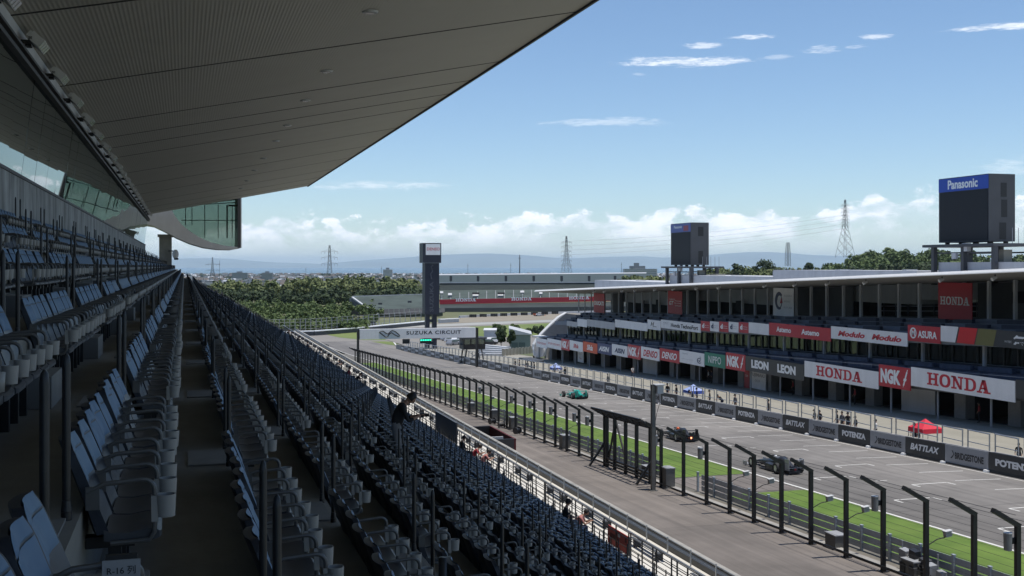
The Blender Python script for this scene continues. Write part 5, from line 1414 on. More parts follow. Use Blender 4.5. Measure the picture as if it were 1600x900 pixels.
# notice board and grey screen hung at the front rail
def rail_board(name, label, p0, p1, t, D0, D1, m, cat, extra=None):
    s1, s0 = s_at(p0, t), s_at(p1, t); r = thing(name, label, cat, (t, (s0 + s1) / 2, CZ - D1)); w = (s1 - s0) / 2
    mb = MB(); mb.box(-.02, .02, -w, w, 0, D1 - D0); pn = mb.build('panel', m, r)
    mb = MB(); mb.box(-.03, .03, -w - .03, -w - .003, -.3, D1 - D0 + .02); mb.build('frame_post', m_dgrey, r)
    mb = MB(); mb.box(-.03, .03, w + .003, w + .03, -.3, D1 - D0 + .02); mb.build('frame_post', m_dgrey, r)
    if extra:
        for (y0, y1, z0, z1, mm) in extra:
            mb = MB(); mb.box(-.026, -.0202, -w + 2 * w * y0, -w + 2 * w * y1, (D1 - D0) * z0, (D1 - D0) * z1); mb.build('printed_notice', mm, pn)
    return r
rail_board('notice_board', 'weathered red notice board fixed on the front railing', 951, 984, 15.05, 9.55, 10.42, mat('faded_red', (.34, .055, .05), .7, var=.15, scale=2), 'notice board', [(.12, .2, .7, .9, m_dred), (.42, .52, .75, .88, m_lgrey), (.65, .9, .55, .75, m_dred), (.3, .6, .1, .12, m_black), (.80, .9, .18, .6, m_dred)])
rail_board('windbreak_board', 'large plain blue grey panel standing at the front rail', 681, 714, 14.6, 8.75, 10.5, mat('slate_panel', (.17, .19, .22), .6, var=.1, scale=1), 'panel')
# ---------------------------------------------------------------- first-corner grandstands
fg = thing('corner_grandstand', 'big dark green tiered grandstand across the far corner with red fascia band', 'grandstand', tuple(W(800, 487, 500)[:2]) + (zf,))
FB = fg.location.copy()
m_tier = mat('green_grey_seating', (.055, .075, .066), .8, var=.35, scale=.25, stretch=(.4, .4, 3))
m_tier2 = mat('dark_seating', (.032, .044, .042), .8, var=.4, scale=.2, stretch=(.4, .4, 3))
def face(mb, pts):   # pts: (px, py, Y)
    vs = [W(*p) for p in pts]; mb.add([tuple(v) for v in vs], [tuple(range(len(vs)))])
def slabq(par, name, m, a, b, c, d, th=1.2):
    """quad a b c d given as (px,py,Y), thickened downwards/backwards"""
    vs = [W(*p) for p in (a, b, c, d)]; n = (vs[1] - vs[0]).cross(vs[3] - vs[0]).normalized()
    if n.dot(Vector((0, 0, CZ)) - vs[0]) < 0: n = -n
    w = [v - n * th for v in vs]; mb = MB(); mb.add([tuple(v) for v in vs + w], [(0, 1, 2, 3), (7, 6, 5, 4), (0, 4, 5, 1), (1, 5, 6, 2), (2, 6, 7, 3), (3, 7, 4, 0)])
    return mb.build(name, m, par, par.location)
X0, X1 = 687, 1130
def yy(y, px, k=0.0): return y - k * (px - 690)
# lower wall, lower tier, red band, upper tier, rear wall with roof shade put into its dark colour
slabq(fg, 'lower_wall', m_dgrey, (X0, 489.5, 498), (X1, 484, 500), (X1, 477, 500), (X0, 481.5, 498))
slabq(fg, 'lower_tier', m_tier2, (X0, 482, 499), (X1, 477.5, 501), (X1, 469, 512), (X0, 475.5, 510))
redb = slabq(fg, 'red_fascia', m_red, (X0, 475.5, 508.5), (X1, 467.5, 511), (X1, 459.5, 511), (X0, 468.2, 508.5), .5)
slabq(fg, 'upper_tier', m_tier, (X0, 468.5, 512), (X1, 459.8, 514), (X1, 450, 532), (X0, 453.5, 530))
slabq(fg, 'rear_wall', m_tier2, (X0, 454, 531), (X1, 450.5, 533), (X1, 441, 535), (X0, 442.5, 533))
slabq(fg, 'roof_lip', m_lgrey, (X0, 442.6, 532.5), (X1, 441.1, 534.5), (X1, 439.9, 534.5), (X0, 441.2, 532.5), .6)
for a, b in ((712, 798), (798, 832)):
    pass
for px in (725, 812, 902, 990):
    p0 = W(px - 13, 471.8 - (px - 690) * .0185 + .2, 508.0); p1 = W(px + 19, 471.2 - (px - 690) * .0185 + .2, 508.0); ex = p1 - p0
    mb = MB(); v, f = slab('HONDA'); mb.add([tuple(p0 + ex * a + Vector((0, 0, 1.45 * b))) for a, b in v], f); mb.build('lettering', m_whtx, redb, FB)
for px, w_, y in ((703, 6, 458), (743, 9, 459.5), (782, 9, 459), (690, 5, 455), (816, 6, 454), (845, 5, 456)):
    slabq(fg, 'entrance_box', m_lgrey, (px - w_ / 2, y + 3, 516), (px + w_ / 2, y + 3, 516), (px + w_ / 2, y, 517), (px - w_ / 2, y, 517), 1)
for px in (743.5, 783):
    slabq(fg, 'vomitory', m_dark, (px - 5.5, y_ := 459.5, 515.4), (px + 5.5, y_, 515.4), (px + 5.5, y_ - 2.6, 515.6), (px - 5.5, y_ - 2.6, 515.6), .4)
for k in range(26):
    px = 690 + k * 14; slabq(fg, 'aisle', m_grey, (px, 468.3 - (px - 690) * .0197, 511.9), (px + .8, 468.3 - (px - 690) * .0197, 511.9), (px + .8, 454 - (px - 690) * .0079, 529.8), (px, 454 - (px - 690) * .0079, 529.8), .3)
# seven dark lamp boards behind the stand
proto = None
for k, px in enumerate((704.5, 747, 790.5, 834, 877.5, 920.5, 961)):
    lb = 'dark board on a post above the far grandstand, %s from the left' % nth(k + 1); p = W(px, 442, 540)
    if proto is None:
        proto = thing('lamp_board', lb, 'light board', p, -TH, 'dark lamp boards above the far grandstand')
        mb = MB(); mb.box(-.62, .62, -.2, .2, .9, 3.4); mb.build('board', m_dgrey, proto)
        mb = MB(); mb.box(-.12, .12, -.12, .12, -3, .9); mb.build('post', m_dgrey, proto)
    else: dup(proto, p, None, lb)
# pale long hall behind
ph = thing('long_hall', 'long pale flat roofed hall behind the far grandstand', 'hall', tuple(W(800, 440, 640)))
slabq(ph, 'front_wall', mat('pale_cladding', (.34, .37, .37), .8, var=.06, scale=.05), (684, 441.5, 640), (1010, 441, 650), (1010, 427, 650), (684, 430, 640), 14)
slabq(ph, 'roof', m_lgrey, (684, 429.9, 640), (1010, 426.9, 650), (1010, 425.6, 690), (684, 428.3, 680), .4)
# left wing: plain sloping seat bank
lg = thing('seat_bank', 'plain sloping green grey seat bank left of the scoring tower', 'grandstand', tuple(W(605, 492, 440)[:2]) + (zf,))
slabq(lg, 'seat_slope', m_tier, (592, 492, 445), (692, 488, 452), (664, 460, 478), (551, 463.5, 470), 1.5)
slabq(lg, 'top_rail', m_lgrey, (551, 463.6, 470), (664, 460.1, 478), (664, 459.1, 478), (551, 462.4, 470), .4)
slabq(lg, 'side_stair', m_lgrey, (549, 463.8, 469), (589, 492.2, 444.5), (592, 492.2, 444.5), (552, 463.6, 469), .6)
slabq(lg, 'side_wall', m_dgrey, (546, 492, 470), (592, 493, 445), (549.5, 464, 469.4), (546, 466, 475), .6)
for px, py in ((594, 474), (640, 471)):
    slabq(lg, 'score_box', m_dgrey, (px - 3, py + 2, 455), (px + 3, py + 2, 455), (px + 3, py - 1, 455), (px - 3, py - 1, 455), .8)
for px in range(600, 690, 8):
    slabq(lg, 'front_panel', m_dgrey, (px, 492 - (px - 592) * .04, 443), (px + 7, 492 - (px - 592) * .04, 443), (px + 7, 483 - (px - 592) * .02, 444), (px, 483 - (px - 592) * .02, 444), .3)
# white topped barrier wall along the runoff, and the debris fence behind it
def ribbon(name, label, cat, pts, h, th, m, cap=None):
    vs = [PF(*p) for p in pts]; o = vs[0]; r = thing(name, label, cat, (o.x, o.y, zf))
    mb = MB(); mc = MB()
    for a, b in zip(vs, vs[1:]):
        mb.bar((a.x, a.y, zf + h / 2), (b.x, b.y, zf + h / 2), th, h)
        mc.bar((a.x, a.y, zf + h + .14), (b.x, b.y, zf + h + .14), th + .5, .26)
    mb.build('wall_body', m, r, r.location)
    if cap: mc.build('white_cap', cap, r, r.location)
    return r
ribbon('barrier_wall', 'long curved grey barrier wall with white top edge at the corner', 'barrier', [(380, 527.5), (430, 526), (490, 524.5), (525, 522), (560, 519), (610, 513.5), (665, 508)], 1.2, .8, m_dgrey, m_whtx)
ribbon('barrier_wall', 'short pale barrier wall right of the scoring tower foot', 'barrier', [(686, 505), (716, 503.5)], 1.2, .8, m_lgrey, m_whtx)
tb = ribbon('barrier_wall', 'pale low barrier behind the black tyre stacks', 'barrier', [(718, 497), (745, 495.5), (800, 493), (900, 489.5), (960, 488)], .9, .8, m_lgrey)
proto = None
for k, px in enumerate((738, 754, 771, 786, 802, 818, 834, 850, 866)):
    p = PF(px, 495.9 - (px - 745) * .040); lb = 'black tyre stack along the far pale barrier, %s from the left' % nth(k + 1); loc = (p.x, p.y - 1.0, zf + .1)
    if proto is None:
        proto = thing('tyre_stack', lb, 'tyre stack', loc, -TH, 'black tyre stacks on the corner')
        for i in range(3):
            mb = MB()
            for q in range(4): mb.tube([(-1.05 + q * .7, 0, .25 + .38 * i - .17), (-1.05 + q * .7, 0, .25 + .38 * i + .17)], .36, 12)
            mb.build('tyre_row', m_rubber, proto)
    else: dup(proto, loc, None, lb)
df = thing('debris_fence', 'tall thin wire debris fence behind the corner barrier', 'fence', tuple(PF(520, 521)[:2]) + (zf,))
pp_ = [PF(420 + i * 8.2, float(np.interp(420 + i * 8.2, [380, 490, 560, 665], [525, 522, 516, 505.5]))) for i in range(30)]
for p in pp_:
    mb = MB(); mb.box(p.x - .09, p.x + .09, p.y - .09, p.y + .09, zf, zf + 4.6); mb.build('post', m_grey, df, df.location)
for h in (1.6, 2.6, 3.6, 4.5):
    mb = MB(); mb.tube([(p.x, p.y, zf + h) for p in pp_], .035, 4); mb.build('cable', m_grey, df, df.location)
# white marker posts row and flag post on the grass wedge
mf = thing('marshal_fence', 'short pale picket catch fence on the grass near the corner', 'fence', tuple(PF(555, 516)[:2]) + (zf,))
for i in range(14):
    p = PF(540 + i * 4.4, 515.8 - i * .12); mb = MB(); mb.box(p.x - .12, p.x + .12, p.y - .12, p.y + .12, zf, zf + 2.0); mb.build('post', m_lgrey, mf, mf.location)
p = PF(583, 513); mp_ = thing('marshal_post', 'small dark marshal post standing on the runoff behind the gantry', 'marshal post', (p.x, p.y, zf))
mb = MB(); mb.box(-.7, .7, -.7, .7, 2.0, 2.2); mb.box(-.7, .7, -.7, -.6, .9, 2.0); mb.build('booth', m_dgrey, mp_)
for a in (-.6, .6):
    mb = MB(); mb.box(a - .08, a + .08, -.6, .6, 0, 2.0); mb.build('leg', m_dgrey, mp_)

# ---------------------------------------------------------------- paddock: sheds, fence, cars, trees
def base_at(px, py, D=None):   # point on the falling / flat ground seen at a pixel
    lo_, hi = 60.0, 480.0
    for _ in range(50):
        m = (lo_ + hi) / 2; p = W(px, py, m)
        if p.z > G(p.y): lo_ = m
        else: hi = m
    p = W(px, py, lo_); return Vector((p.x, p.y, G(p.y)))
def shed(label, px0, px1, pyb, pyt, dep, m, gable=False):
    a = base_at(px0, pyb); b = base_at(px1, pyb); Yc = a.x * sT + a.y * cT; h = (pyb - pyt) / F * Yc; w = (px1 - px0) / F * Yc
    r = thing('shed', label, 'shed', a, -TH)
    mb = MB(); mb.box(0, w, 0, dep, 0, h); mb.build('wall', m, r)
    if gable:
        mb = MB(); mb.prism([(-.3, h), (w + .3, h), (w + .3, h + .15), (w * .0 - .3, h + 1.5)], (0, -.3, 0), (1, 0, 0), (0, 0, 1), (0, dep + .6, 0)); mb.build('roof', m_lgrey, r)
    else:
        mb = MB(); mb.box(-.15, w + .15, -.15, dep + .15, h + .002, h + .25); mb.build('roof', m_roofw, r)
    return r, w, h
r, w_, h_ = shed('white box shed behind the round trees in the paddock', 756, 775, 534, 517, 9, m_lgrey)
r, w_, h_ = shed('grey green gabled shed with two doors right of the round trees', 797, 829, 545, 523, 12, mat('shed_wall', (.26, .30, .27), .8, var=.06, scale=.5), True)
for u in (.06, .42):
    mb = MB(); mb.box(w_ * u, w_ * (u + .32), -.03, -.003, 0, h_ * .45); mb.build('door', mat('shed_door', (.12, .16, .15), .6, var=.1), r)
pf = thing('paddock_fence', 'pale beige wall along the paddock below the shed', 'wall', base_at(790, 553))
a, b = base_at(786, 556), base_at(832, 552)
mb = MB(); mb.bar((a.x, a.y, a.z + .65), (b.x, b.y, b.z + .65), .2, 1.3); mb.build('wall_body', m_apron, pf, pf.location)
for i in range(10):
    p = a.lerp(b, i / 9.0); mb = MB(); mb.box(p.x - .2, p.x + .2, p.y - .2, p.y + .2, p.z, p.z + 1.45); mb.build('pier', m_apron, pf, pf.location)
ba = thing('paddock_bank', 'stepped pale concrete bank beside the black cabin', 'bank', base_at(765, 556))
for i in range(5):
    a, b = base_at(748 + i * 2, 556 - i * 2.2), base_at(790 + i * 1.0, 555.5 - i * 1.0); mb = MB(); mb.bar((a.x, a.y, a.z + .25 + i * .1), (b.x, b.y, b.z + .25 + i * .1), 1.4, .5 + i * .2); mb.build('step', m_lgrey, ba, ba.location)
# parked cars
def parked(label, p, rz, m):
    r = thing('parked_car', label, 'car', p, rz, 'cars parked in the paddock')
    mb = MB(); mb.prism([(-2.1, .25), (2.1, .25), (2.15, .7), (1.2, .85), (-2.0, .9), (-2.15, .6)], (0, -.82, 0), (1, 0, 0), (0, 0, 1), (0, 1.64, 0)); bo = mb.build('body', m, r)
    mb = MB(); mb.prism([(-1.9, .88), (1.15, .83), (.45, 1.42), (-1.5, 1.45)], (0, -.74, 0), (1, 0, 0), (0, 0, 1), (0, 1.48, 0)); cbn = mb.build('cabin', m, r)
    for sd in (-1, 1):
        mb = MB(); mb.prism([(-1.6, .93), (.9, .91), (.38, 1.35), (-1.4, 1.37)], (0, sd * .745 - .004, 0), (1, 0, 0), (0, 0, 1), (0, .008, 0)); mb.build('side_window', m_window, r)
        for x in (-1.3, 1.35):
            mb = MB(); mb.tube([(x, sd * .68, .32), (x, sd * .86, .32)], .32, 12); mb.build('wheel', m_rubber, r)
    mb = MB(); mb.add([(1.17, -.65, .87), (1.17, .65, .87), (.52, .62, 1.38), (.52, -.62, 1.38)], [(0, 1, 2, 3)]); mb.build('windscreen', m_window, r)
    return r
m_carw = mat('white_car_paint', (.75, .75, .75), .25, var=0); m_cars = mat('silver_car_paint', (.35, .36, .38), .25, .4, var=0); m_cark = mat('dark_car_paint', (.03, .032, .04), .2, var=0)
cars = [(672, 527.5, m_carw, 'white'), (701, 531, m_cars, 'silver'), (707, 533, m_carw, 'white'), (714, 533, m_carw, 'white'), (722, 532, m_cark, 'dark'), (690, 529, m_cark, 'dark'), (750, 535, m_carw, 'white'), (757, 537, m_cars, 'silver'), (764, 537.5, m_cark, 'dark'), (770, 534, m_carw, 'white'), (716, 537, m_carw, 'white'), (708, 538, m_cars, 'silver')]
pr_ = {}; cn = {}
for px, py, m, cname in cars:
    cn[cname] = cn.get(cname, 0) + 1; p = base_at(px, py + 1.5); lb = 'small %s car parked beyond the pit wall end, %s %s one listed from left' % (cname, nth(cn[cname]), cname)
    order = sorted(c[0] for c in cars if c[3] == cname).index(px) + 1
    lb = 'small %s car parked beyond the pit wall end, %s %s one from the left' % (cname, nth(order), cname)
    if cname not in pr_: pr_[cname] = parked(lb, p, .3, m)
    else: dup(pr_[cname], p, random.uniform(-.5, .9), lb)
# white covered transporter by the far end of the pits
p = base_at(846, 559); tv = thing('transporter', 'white streamlined transporter parked at the far end of the pits', 'vehicle', p, R(65))
mb = MB(); loft(mb, [(-4.2, 1.0, .5, 2.5), (-3.9, 1.2, .4, 2.75), (1.5, 1.22, .4, 2.8), (3.0, 1.2, .4, 2.5), (4.0, 1.1, .4, 1.6), (4.3, .9, .5, 1.1)], 14); mb.build('body', m_wht, tv, None, 'auto')
mb = MB(); loft(mb, [(1.6, 1.235, 1.5, 2.4), (2.9, 1.22, 1.5, 2.2), (3.7, 1.13, 1.45, 1.75)], 14); mb.build('window_band', m_window, tv, None, 'auto')
for x in (-2.8, 2.6):
    for sd in (-1, 1):
        mb = MB(); mb.tube([(x, sd * 1.0, .45), (x, sd * 1.26, .45)], .45, 14); mb.build('wheel', m_rubber, tv)

# ---------------------------------------------------------------- trees
def crown(seed, rx, rz, z0, n, leaf, clumps=14, droop=0.0, tall=False):
    g_ = np.random.default_rng(seed); mb = MB(); vs = []; fs = []
    C_ = []
    for i in range(clumps):
        d = g_.normal(size=3); d /= np.linalg.norm(d); rr = g_.uniform(.25, .78)
        C_.append((d[0] * rx * rr, d[1] * rx * rr, z0 + rz + d[2] * rz * rr * .95, g_.uniform(.28, .5) * min(rx, rz * 1.2)))
    for i in range(n):
        c = C_[i % clumps]; d = g_.normal(size=3); d /= np.linalg.norm(d); q = c[3] * g_.uniform(.55, 1.05)
        p = np.array([c[0] + d[0] * q, c[1] + d[1] * q, c[2] + d[2] * q * .85])
        nrm = d + g_.normal(size=3) * .55 + np.array([0, 0, .35]); nrm /= np.linalg.norm(nrm)
        a = np.cross(nrm, g_.normal(size=3)); a /= np.linalg.norm(a); b = np.cross(nrm, a); l = leaf * g_.uniform(.6, 1.3)
        o = len(vs); vs += [tuple(p - a * l), tuple(p + b * l * .6), tuple(p + a * l), tuple(p - b * l * .6)]; fs.append((o, o + 1, o + 2, o + 3))
    mb.add(vs, fs); return mb
def tree(label, p, h, rx, seed, m, n=900, leaf=.3, group=None, trunk=.25, clumps=14, name='tree'):
    r = thing(name, label, 'tree', p, 0, group); th = h * trunk
    mb = MB(); mb.tube([(0, 0, -.3), (.05, 0, th * .6), (0, .08, th * 1.3), (.1, 0, h * .7)], [h * .03, h * .022, h * .017, h * .006], 8)
    for k in range(4):
        a = k * 1.6 + seed; mb.tube([(0, 0, th * (1 + .15 * k)), (math.cos(a) * rx * .4, math.sin(a) * rx * .4, h * .5), (math.cos(a) * rx * .65, math.sin(a) * rx * .65, h * (.62 + .05 * k))], [h * .012, h * .008, h * .003], 5)
    mb.build('trunk', m_bark, r)
    crown(seed, rx, (h - th) / 2, th, n, leaf, clumps).build('crown', m, r); return r
# the twin round trees in front of the sheds, and others in the infield
def tsize(px, py): p = base_at(px, py); return p, (p.x * sT + p.y * cT) / F
p, k = tsize(783, 544); tree('tall dark round tree in front of the paddock shed, left of the pair', p, 31 * k, 9.5 * k, 1, m_leafd, 1500, .34, None, .18)
p, k = tsize(797, 546); tree('dark heart shaped tree touching the shed, right of the pair', p, 33 * k, 9 * k, 2, m_leafd, 1500, .34, None, .18)
p, k = tsize(780, 521); tree('broad green tree behind the white box shed', p, 16 * k, 17 * k, 3, m_leaf, 1400, .5, None, .1)
p, k = tsize(804, 519); tree('small green tree just right of the broad infield tree', p, 13 * k, 11 * k, 4, m_leaf, 900, .45, None, .1)
p, k = tsize(841, 527); tree('dark tree beside the curved white end of the pits', p, 22 * k, 9.5 * k, 5, m_leafd, 1200, .4, None, .12)
p, k = tsize(826, 522); tree('low green shrub on the infield left of the dark tree', p, 9 * k, 9 * k, 6, m_leaf, 700, .4, None, .1)
p, k = tsize(713, 530); tree('small bush beside the parked cars', p, 8 * k, 8 * k, 7, m_leaf, 500, .35, None, .1)
# the wood beyond the first corner: bamboo-pale crowns over darker trees, one mass
def wood(name, label, items, m):
    allb = MB(); vs = []; fs = []
    for i, (p, h, rx, n, leaf) in enumerate(items):
        c = crown(100 + i, rx, h * .46, h * .06, n, leaf, 9)
        o = len(vs); vs += [(v[0] + p.x, v[1] + p.y, v[2] + p.z) for v in c.v]; fs += [tuple(q + o for q in f) for f in c.f]
    allb.add(vs, fs); ob = allb.build(name, m); tag(ob, label, 'trees', kind='stuff'); return ob
def tp(px, Y): 
    q = W(px, 480, Y); return Vector((q.x, q.y, terrain(q.x, q.y)))
items = []
for i in range(75):
    px = rng.uniform(335, 668); Y = rng.uniform(600, 720); h = (480 - float(np.interp(px, [335, 400, 450, 520, 570, 610, 640, 668], [443, 443, 441, 432, 430, 431, 435, 446])) + rng.uniform(-5, 5)) / F * Y * .86
    items.append((tp(px, Y), max(5, h), rng.uniform(5, 8), 330, 1.15))
wood('pale_wood', 'pale feathery bamboo wood beyond the first corner', items, m_bamboo)
items = []
for i in range(80):
    px = rng.uniform(330, 690); Y = rng.uniform(555, 610); top = float(np.interp(px, [330, 380, 430, 450, 520, 600, 650, 690], [452, 453, 459, 458, 452, 452, 450, 458])) + rng.uniform(-2, 4)
    h = (481 - top) / F * Y; items.append((tp(px, Y), max(4, h), rng.uniform(4.5, 7), 330, 1.0))
wood('dark_wood', 'dark trees along the front of the wood', items, m_leafd)
items = []
for i in range(230):
    py = rng.uniform(487, 521); px = rng.uniform(372, 598 - (py - 487) * .9); Y = F * 20 / (py - HZ); items.append((tp(px, Y), rng.uniform(1.6, 4.5) if py > 500 else rng.uniform(3, 7), rng.uniform(2.5, 5), 170, .55))
wood('scrub', 'bright green scrub between the wood and the corner barrier', items, m_leaf)
# wooded hill behind the pits
items = []
def hilltop(px): return float(np.interp(px, [940, 1000, 1040, 1140, 1180, 1200, 1230, 1275, 1290, 1330, 1370, 1400, 1440, 1500, 1560, 1700], [425, 423, 420, 414, 411, 409, 413, 409, 401, 391, 383, 381, 382, 386, 391, 388]))
for i in range(150):
    px = rng.uniform(1270, 1720); Y = rng.uniform(640, 800); u = (Y - 640) / 160.0
    top = hilltop(px) + (1 - u) * 22 + rng.uniform(-2.5, 3.5); q = W(px, top, Y); zg = terrain(q.x, q.y); h = 15.0
    items.append((Vector((q.x, q.y, q.z - h)), h, rng.uniform(5, 8), 330, 1.15))
wood('hill_wood', 'rounded wooded hill rising behind the pit roof', items, m_leaf)
items = []
for i in range(36):
    px = rng.uniform(1275, 1560); Y = rng.uniform(600, 630); q = W(px, 408 + rng.uniform(-4, 8), Y); items.append((Vector((q.x, q.y, q.z - 15)), 15, rng.uniform(5, 7.5), 380, 1.0))
wood('hill_edge_trees', 'dark rounded trees along the foot of the wooded hill', items, m_leafd)
items = []
for i in range(60):
    px = rng.uniform(1110, 1290); Y = rng.uniform(600, 690); q = W(px, 414 + rng.uniform(-2, 6), Y); items.append((Vector((q.x, q.y, q.z - 14)), 14, rng.uniform(4, 7), 330, 1.0))
for i in range(24):
    px = rng.uniform(965, 1045); Y = rng.uniform(520, 580); q = W(px, 427 + rng.uniform(-2, 4), Y); items.append((Vector((q.x, q.y, q.z - 12)), 12, rng.uniform(4, 6), 330, .95))
wood('low_wood', 'low green wood between the two screen towers', items, m_bamboo)
for lb, px, y0, Y, h, rx, m in (('broad dome shaped tree rising above the low wood', 1196, 405, 640, 14, 9.5, m_leafd), ('small pointed dark tree on the wood skyline', 1262, 407, 640, 13, 3.2, m_leafd), ('dark round tree right beside the further screen tower', 1148, 411, 560, 13, 6, m_leafd), ('dark pointed tree at the foot of the hill near the upstand', 1430, 404, 590, 13, 4, m_leafd)):
    q = W(px, y0, Y); tree(lb, (q.x, q.y, q.z - h), h, rx, int(px), m, 1100, .8)

# ---------------------------------------------------------------- pylons, masts, wires
m_pyl = mat('pylon_steel', (.17, .18, .19), .6, .4, var=.1)
def pylon(label, px, ytop, ybase, Y, arms, wb, top_w=.8):
    b = W(px, ybase, Y); t = W(px, ytop, Y); H = t.z - b.z; r = thing('pylon', label, 'pylon', b, -TH + .35)
    th = max(.14, Y / F * .35)
    def wid(z): 
        u = z / H; return wb * (1 - u / .55) + 1.3 * (u / .55) if u < .55 else 1.3 * (1 - (u - .55) / .45) + top_w * .5 * (u - .55) / .45
    mb = MB(); zs = [0, .16, .30, .42, .52, .60, .68, .76, .84, .92, 1.0]
    for sx in (-1, 1):
        for sy in (-1, 1):
            for a, c in zip(zs, zs[1:]): mb.bar((sx * wid(a * H), sy * wid(a * H), a * H), (sx * wid(c * H), sy * wid(c * H), c * H), th * 1.15)
    for i, (a, c) in enumerate(zip(zs, zs[1:])):
        wa, wc = wid(a * H), wid(c * H)
        for s_ in (-1, 1):
            mb.bar((-wa, s_ * wa, a * H), (wc, s_ * wc, c * H), th * .7); mb.bar((wa, s_ * wa, a * H), (-wc, s_ * wc, c * H), th * .7)
            mb.bar((s_ * wa, -wa, a * H), (s_ * wc, wc, c * H), th * .7)
        mb.bar((-wc, -wc, c * H), (wc, -wc, c * H), th * .7)
    mb.build('lattice_tower', m_pyl, r)
    for f_, w in arms:
        mb = MB(); z = f_ * H
        for s_ in (-1, 1):
            mb.bar((0, s_ * .4, z), (w, 0, z + .2), th * .8); mb.bar((0, s_ * .4, z), (-w, 0, z + .2), th * .8)
        mb.bar((0, 0, z + 1.6), (w, 0, z + .2), th * .7); mb.bar((0, 0, z + 1.6), (-w, 0, z + .2), th * .7)
        for x in (-w, w, -w * .6, w * .6): mb.bar((x, 0, z + .15), (x, 0, z - 1.4), th * .7)
        mb.build('cross_arm', m_pyl, r)
    return r
pylon('lattice pylon beyond the wood at the stand end, far left', 332, 402, 443, 1500, [(.72, 9), (.50, 9)], 5)
pylon('tall lattice pylon rising out of the pale wood', 515, 383, 470, 760, [(.88, 5.5), (.77, 5.5), (.66, 5.5)], 4.2)
pylon('lattice pylon behind the far grandstand between tower and screen', 885, 369, 440, 900, [(.86, 4.5), (.76, 4.5), (.66, 4.5), (.56, 4.5), (.46, 4.5), (.36, 4.5)], 4.5)
pylon('tallest lattice pylon standing behind the wooded hill', 1320.5, 312, 402, 850, [(.90, 3.6), (.84, 3.6), (.78, 3.6), (.72, 3.6), (.66, 3.6), (.60, 3.6), (.54, 3.6)], 5.2)
pylon('slim lattice mast above the low wood', 1231, 379, 416, 800, [], 1.4, 1.6)
for lb, px, yt, yb, Y, w in (('dark square mast between the grandstand and the sea', 812, 398, 428, 700, .45), ('thin pale mast near the left pylon', 343, 407, 440, 1500, .3), ('thin mast in the town left of the tall pylon', 478, 418, 437, 1800, .4), ('thin mast in the town right of the tall pylon', 596, 416, 437, 1800, .4), ('thin mast right of the scoring tower', 731, 412, 430, 1600, .4), ('thin mast left of the dark square mast', 798, 411, 430, 1600, .4), ('thin mast behind the pit roof near the far end', 971, 410, 428, 1600, .4)):
    b = W(px, yb, Y); t = W(px, yt, Y); r = thing('mast', lb, 'mast', b, -TH)
    mb = MB(); h = t.z - b.z; mb.tube([(0, 0, -8), (0, 0, h * .5), (0, 0, h)], [w, w * .8, w * .55], 6); mb.build('pole', m_pyl, r)
    mb = MB(); mb.box(-w * 1.6, w * 1.6, -w, w, h * .80, h * .84); mb.build('cap', m_pyl, r)
pwl = thing('power_lines', 'faint power lines strung from the pylon towards the right', 'power lines', W(885, 372, 900))
for k, (ya, yb) in enumerate(((377, 372), (384, 379), (391, 386), (398, 393))):
    pts = []
    for i in range(13):
        u = i / 12.0; px = 885 + (1320 - 885) * u; pts.append(W(px, ya + (yb - 36 - ya) * u + 28 * u * (1 - u), 900 - 50 * u))
    mb = MB(); mb.tube(pts, .055, 4); mb.build('wire', m_pyl, pwl, pwl.location)

# ---------------------------------------------------------------- the town on the coastal plain
m_twall = [mat('town_wall_%s' % n, c, .8, var=.08, scale=.05) for n, c in (('white', (.40, .41, .41)), ('cream', (.26, .25, .22)), ('grey', (.17, .185, .20)))]
m_troof = [mat('town_roof_%s' % n, c, .7, var=.1, scale=.05) for n, c in (('slate', (.06, .075, .09)), ('pale', (.36, .38, .41)), ('brown', (.085, .065, .055)))]
def house(mb, p, w, d, h, rz, roof, flat_):
    c, s = math.cos(rz), math.sin(rz)
    def q(x, y, z): return (p.x + x * c - y * s, p.y + x * s + y * c, p.z + z)
    mb.cur = 0; mb.add([q(-w, -d, -6), q(w, -d, -6), q(w, d, -6), q(-w, d, -6), q(-w, -d, h), q(w, -d, h), q(w, d, h), q(-w, d, h)], [(0, 1, 5, 4), (1, 2, 6, 5), (2, 3, 7, 6), (3, 0, 4, 7), (4, 5, 6, 7)])
    mb.cur = 1
    if flat_: mb.add([q(-w * 1.03, -d * 1.03, h + .1), q(w * 1.03, -d * 1.03, h + .1), q(w * 1.03, d * 1.03, h + .1), q(-w * 1.03, d * 1.03, h + .1), q(-w * 1.03, -d * 1.03, h + .7), q(w * 1.03, -d * 1.03, h + .7), q(w * 1.03, d * 1.03, h + .7), q(-w * 1.03, d * 1.03, h + .7)], [(3, 2, 1, 0), (4, 5, 6, 7), (0, 1, 5, 4), (1, 2, 6, 5), (2, 3, 7, 6), (3, 0, 4, 7)])
    else:
        e = 1.12; mb.add([q(-w * e, -d * e, h), q(w * e, -d * e, h), q(w * e, d * e, h), q(-w * e, d * e, h), q(-w * e, 0, h + d * .7), q(w * e, 0, h + d * .7)], [(0, 1, 5, 4), (2, 3, 4, 5), (1, 2, 5), (3, 0, 4), (3, 2, 1, 0)])
hcount = 0; wn_ = ('white', 'cream', 'grey'); rn_ = ('slate', 'pale', 'brown')
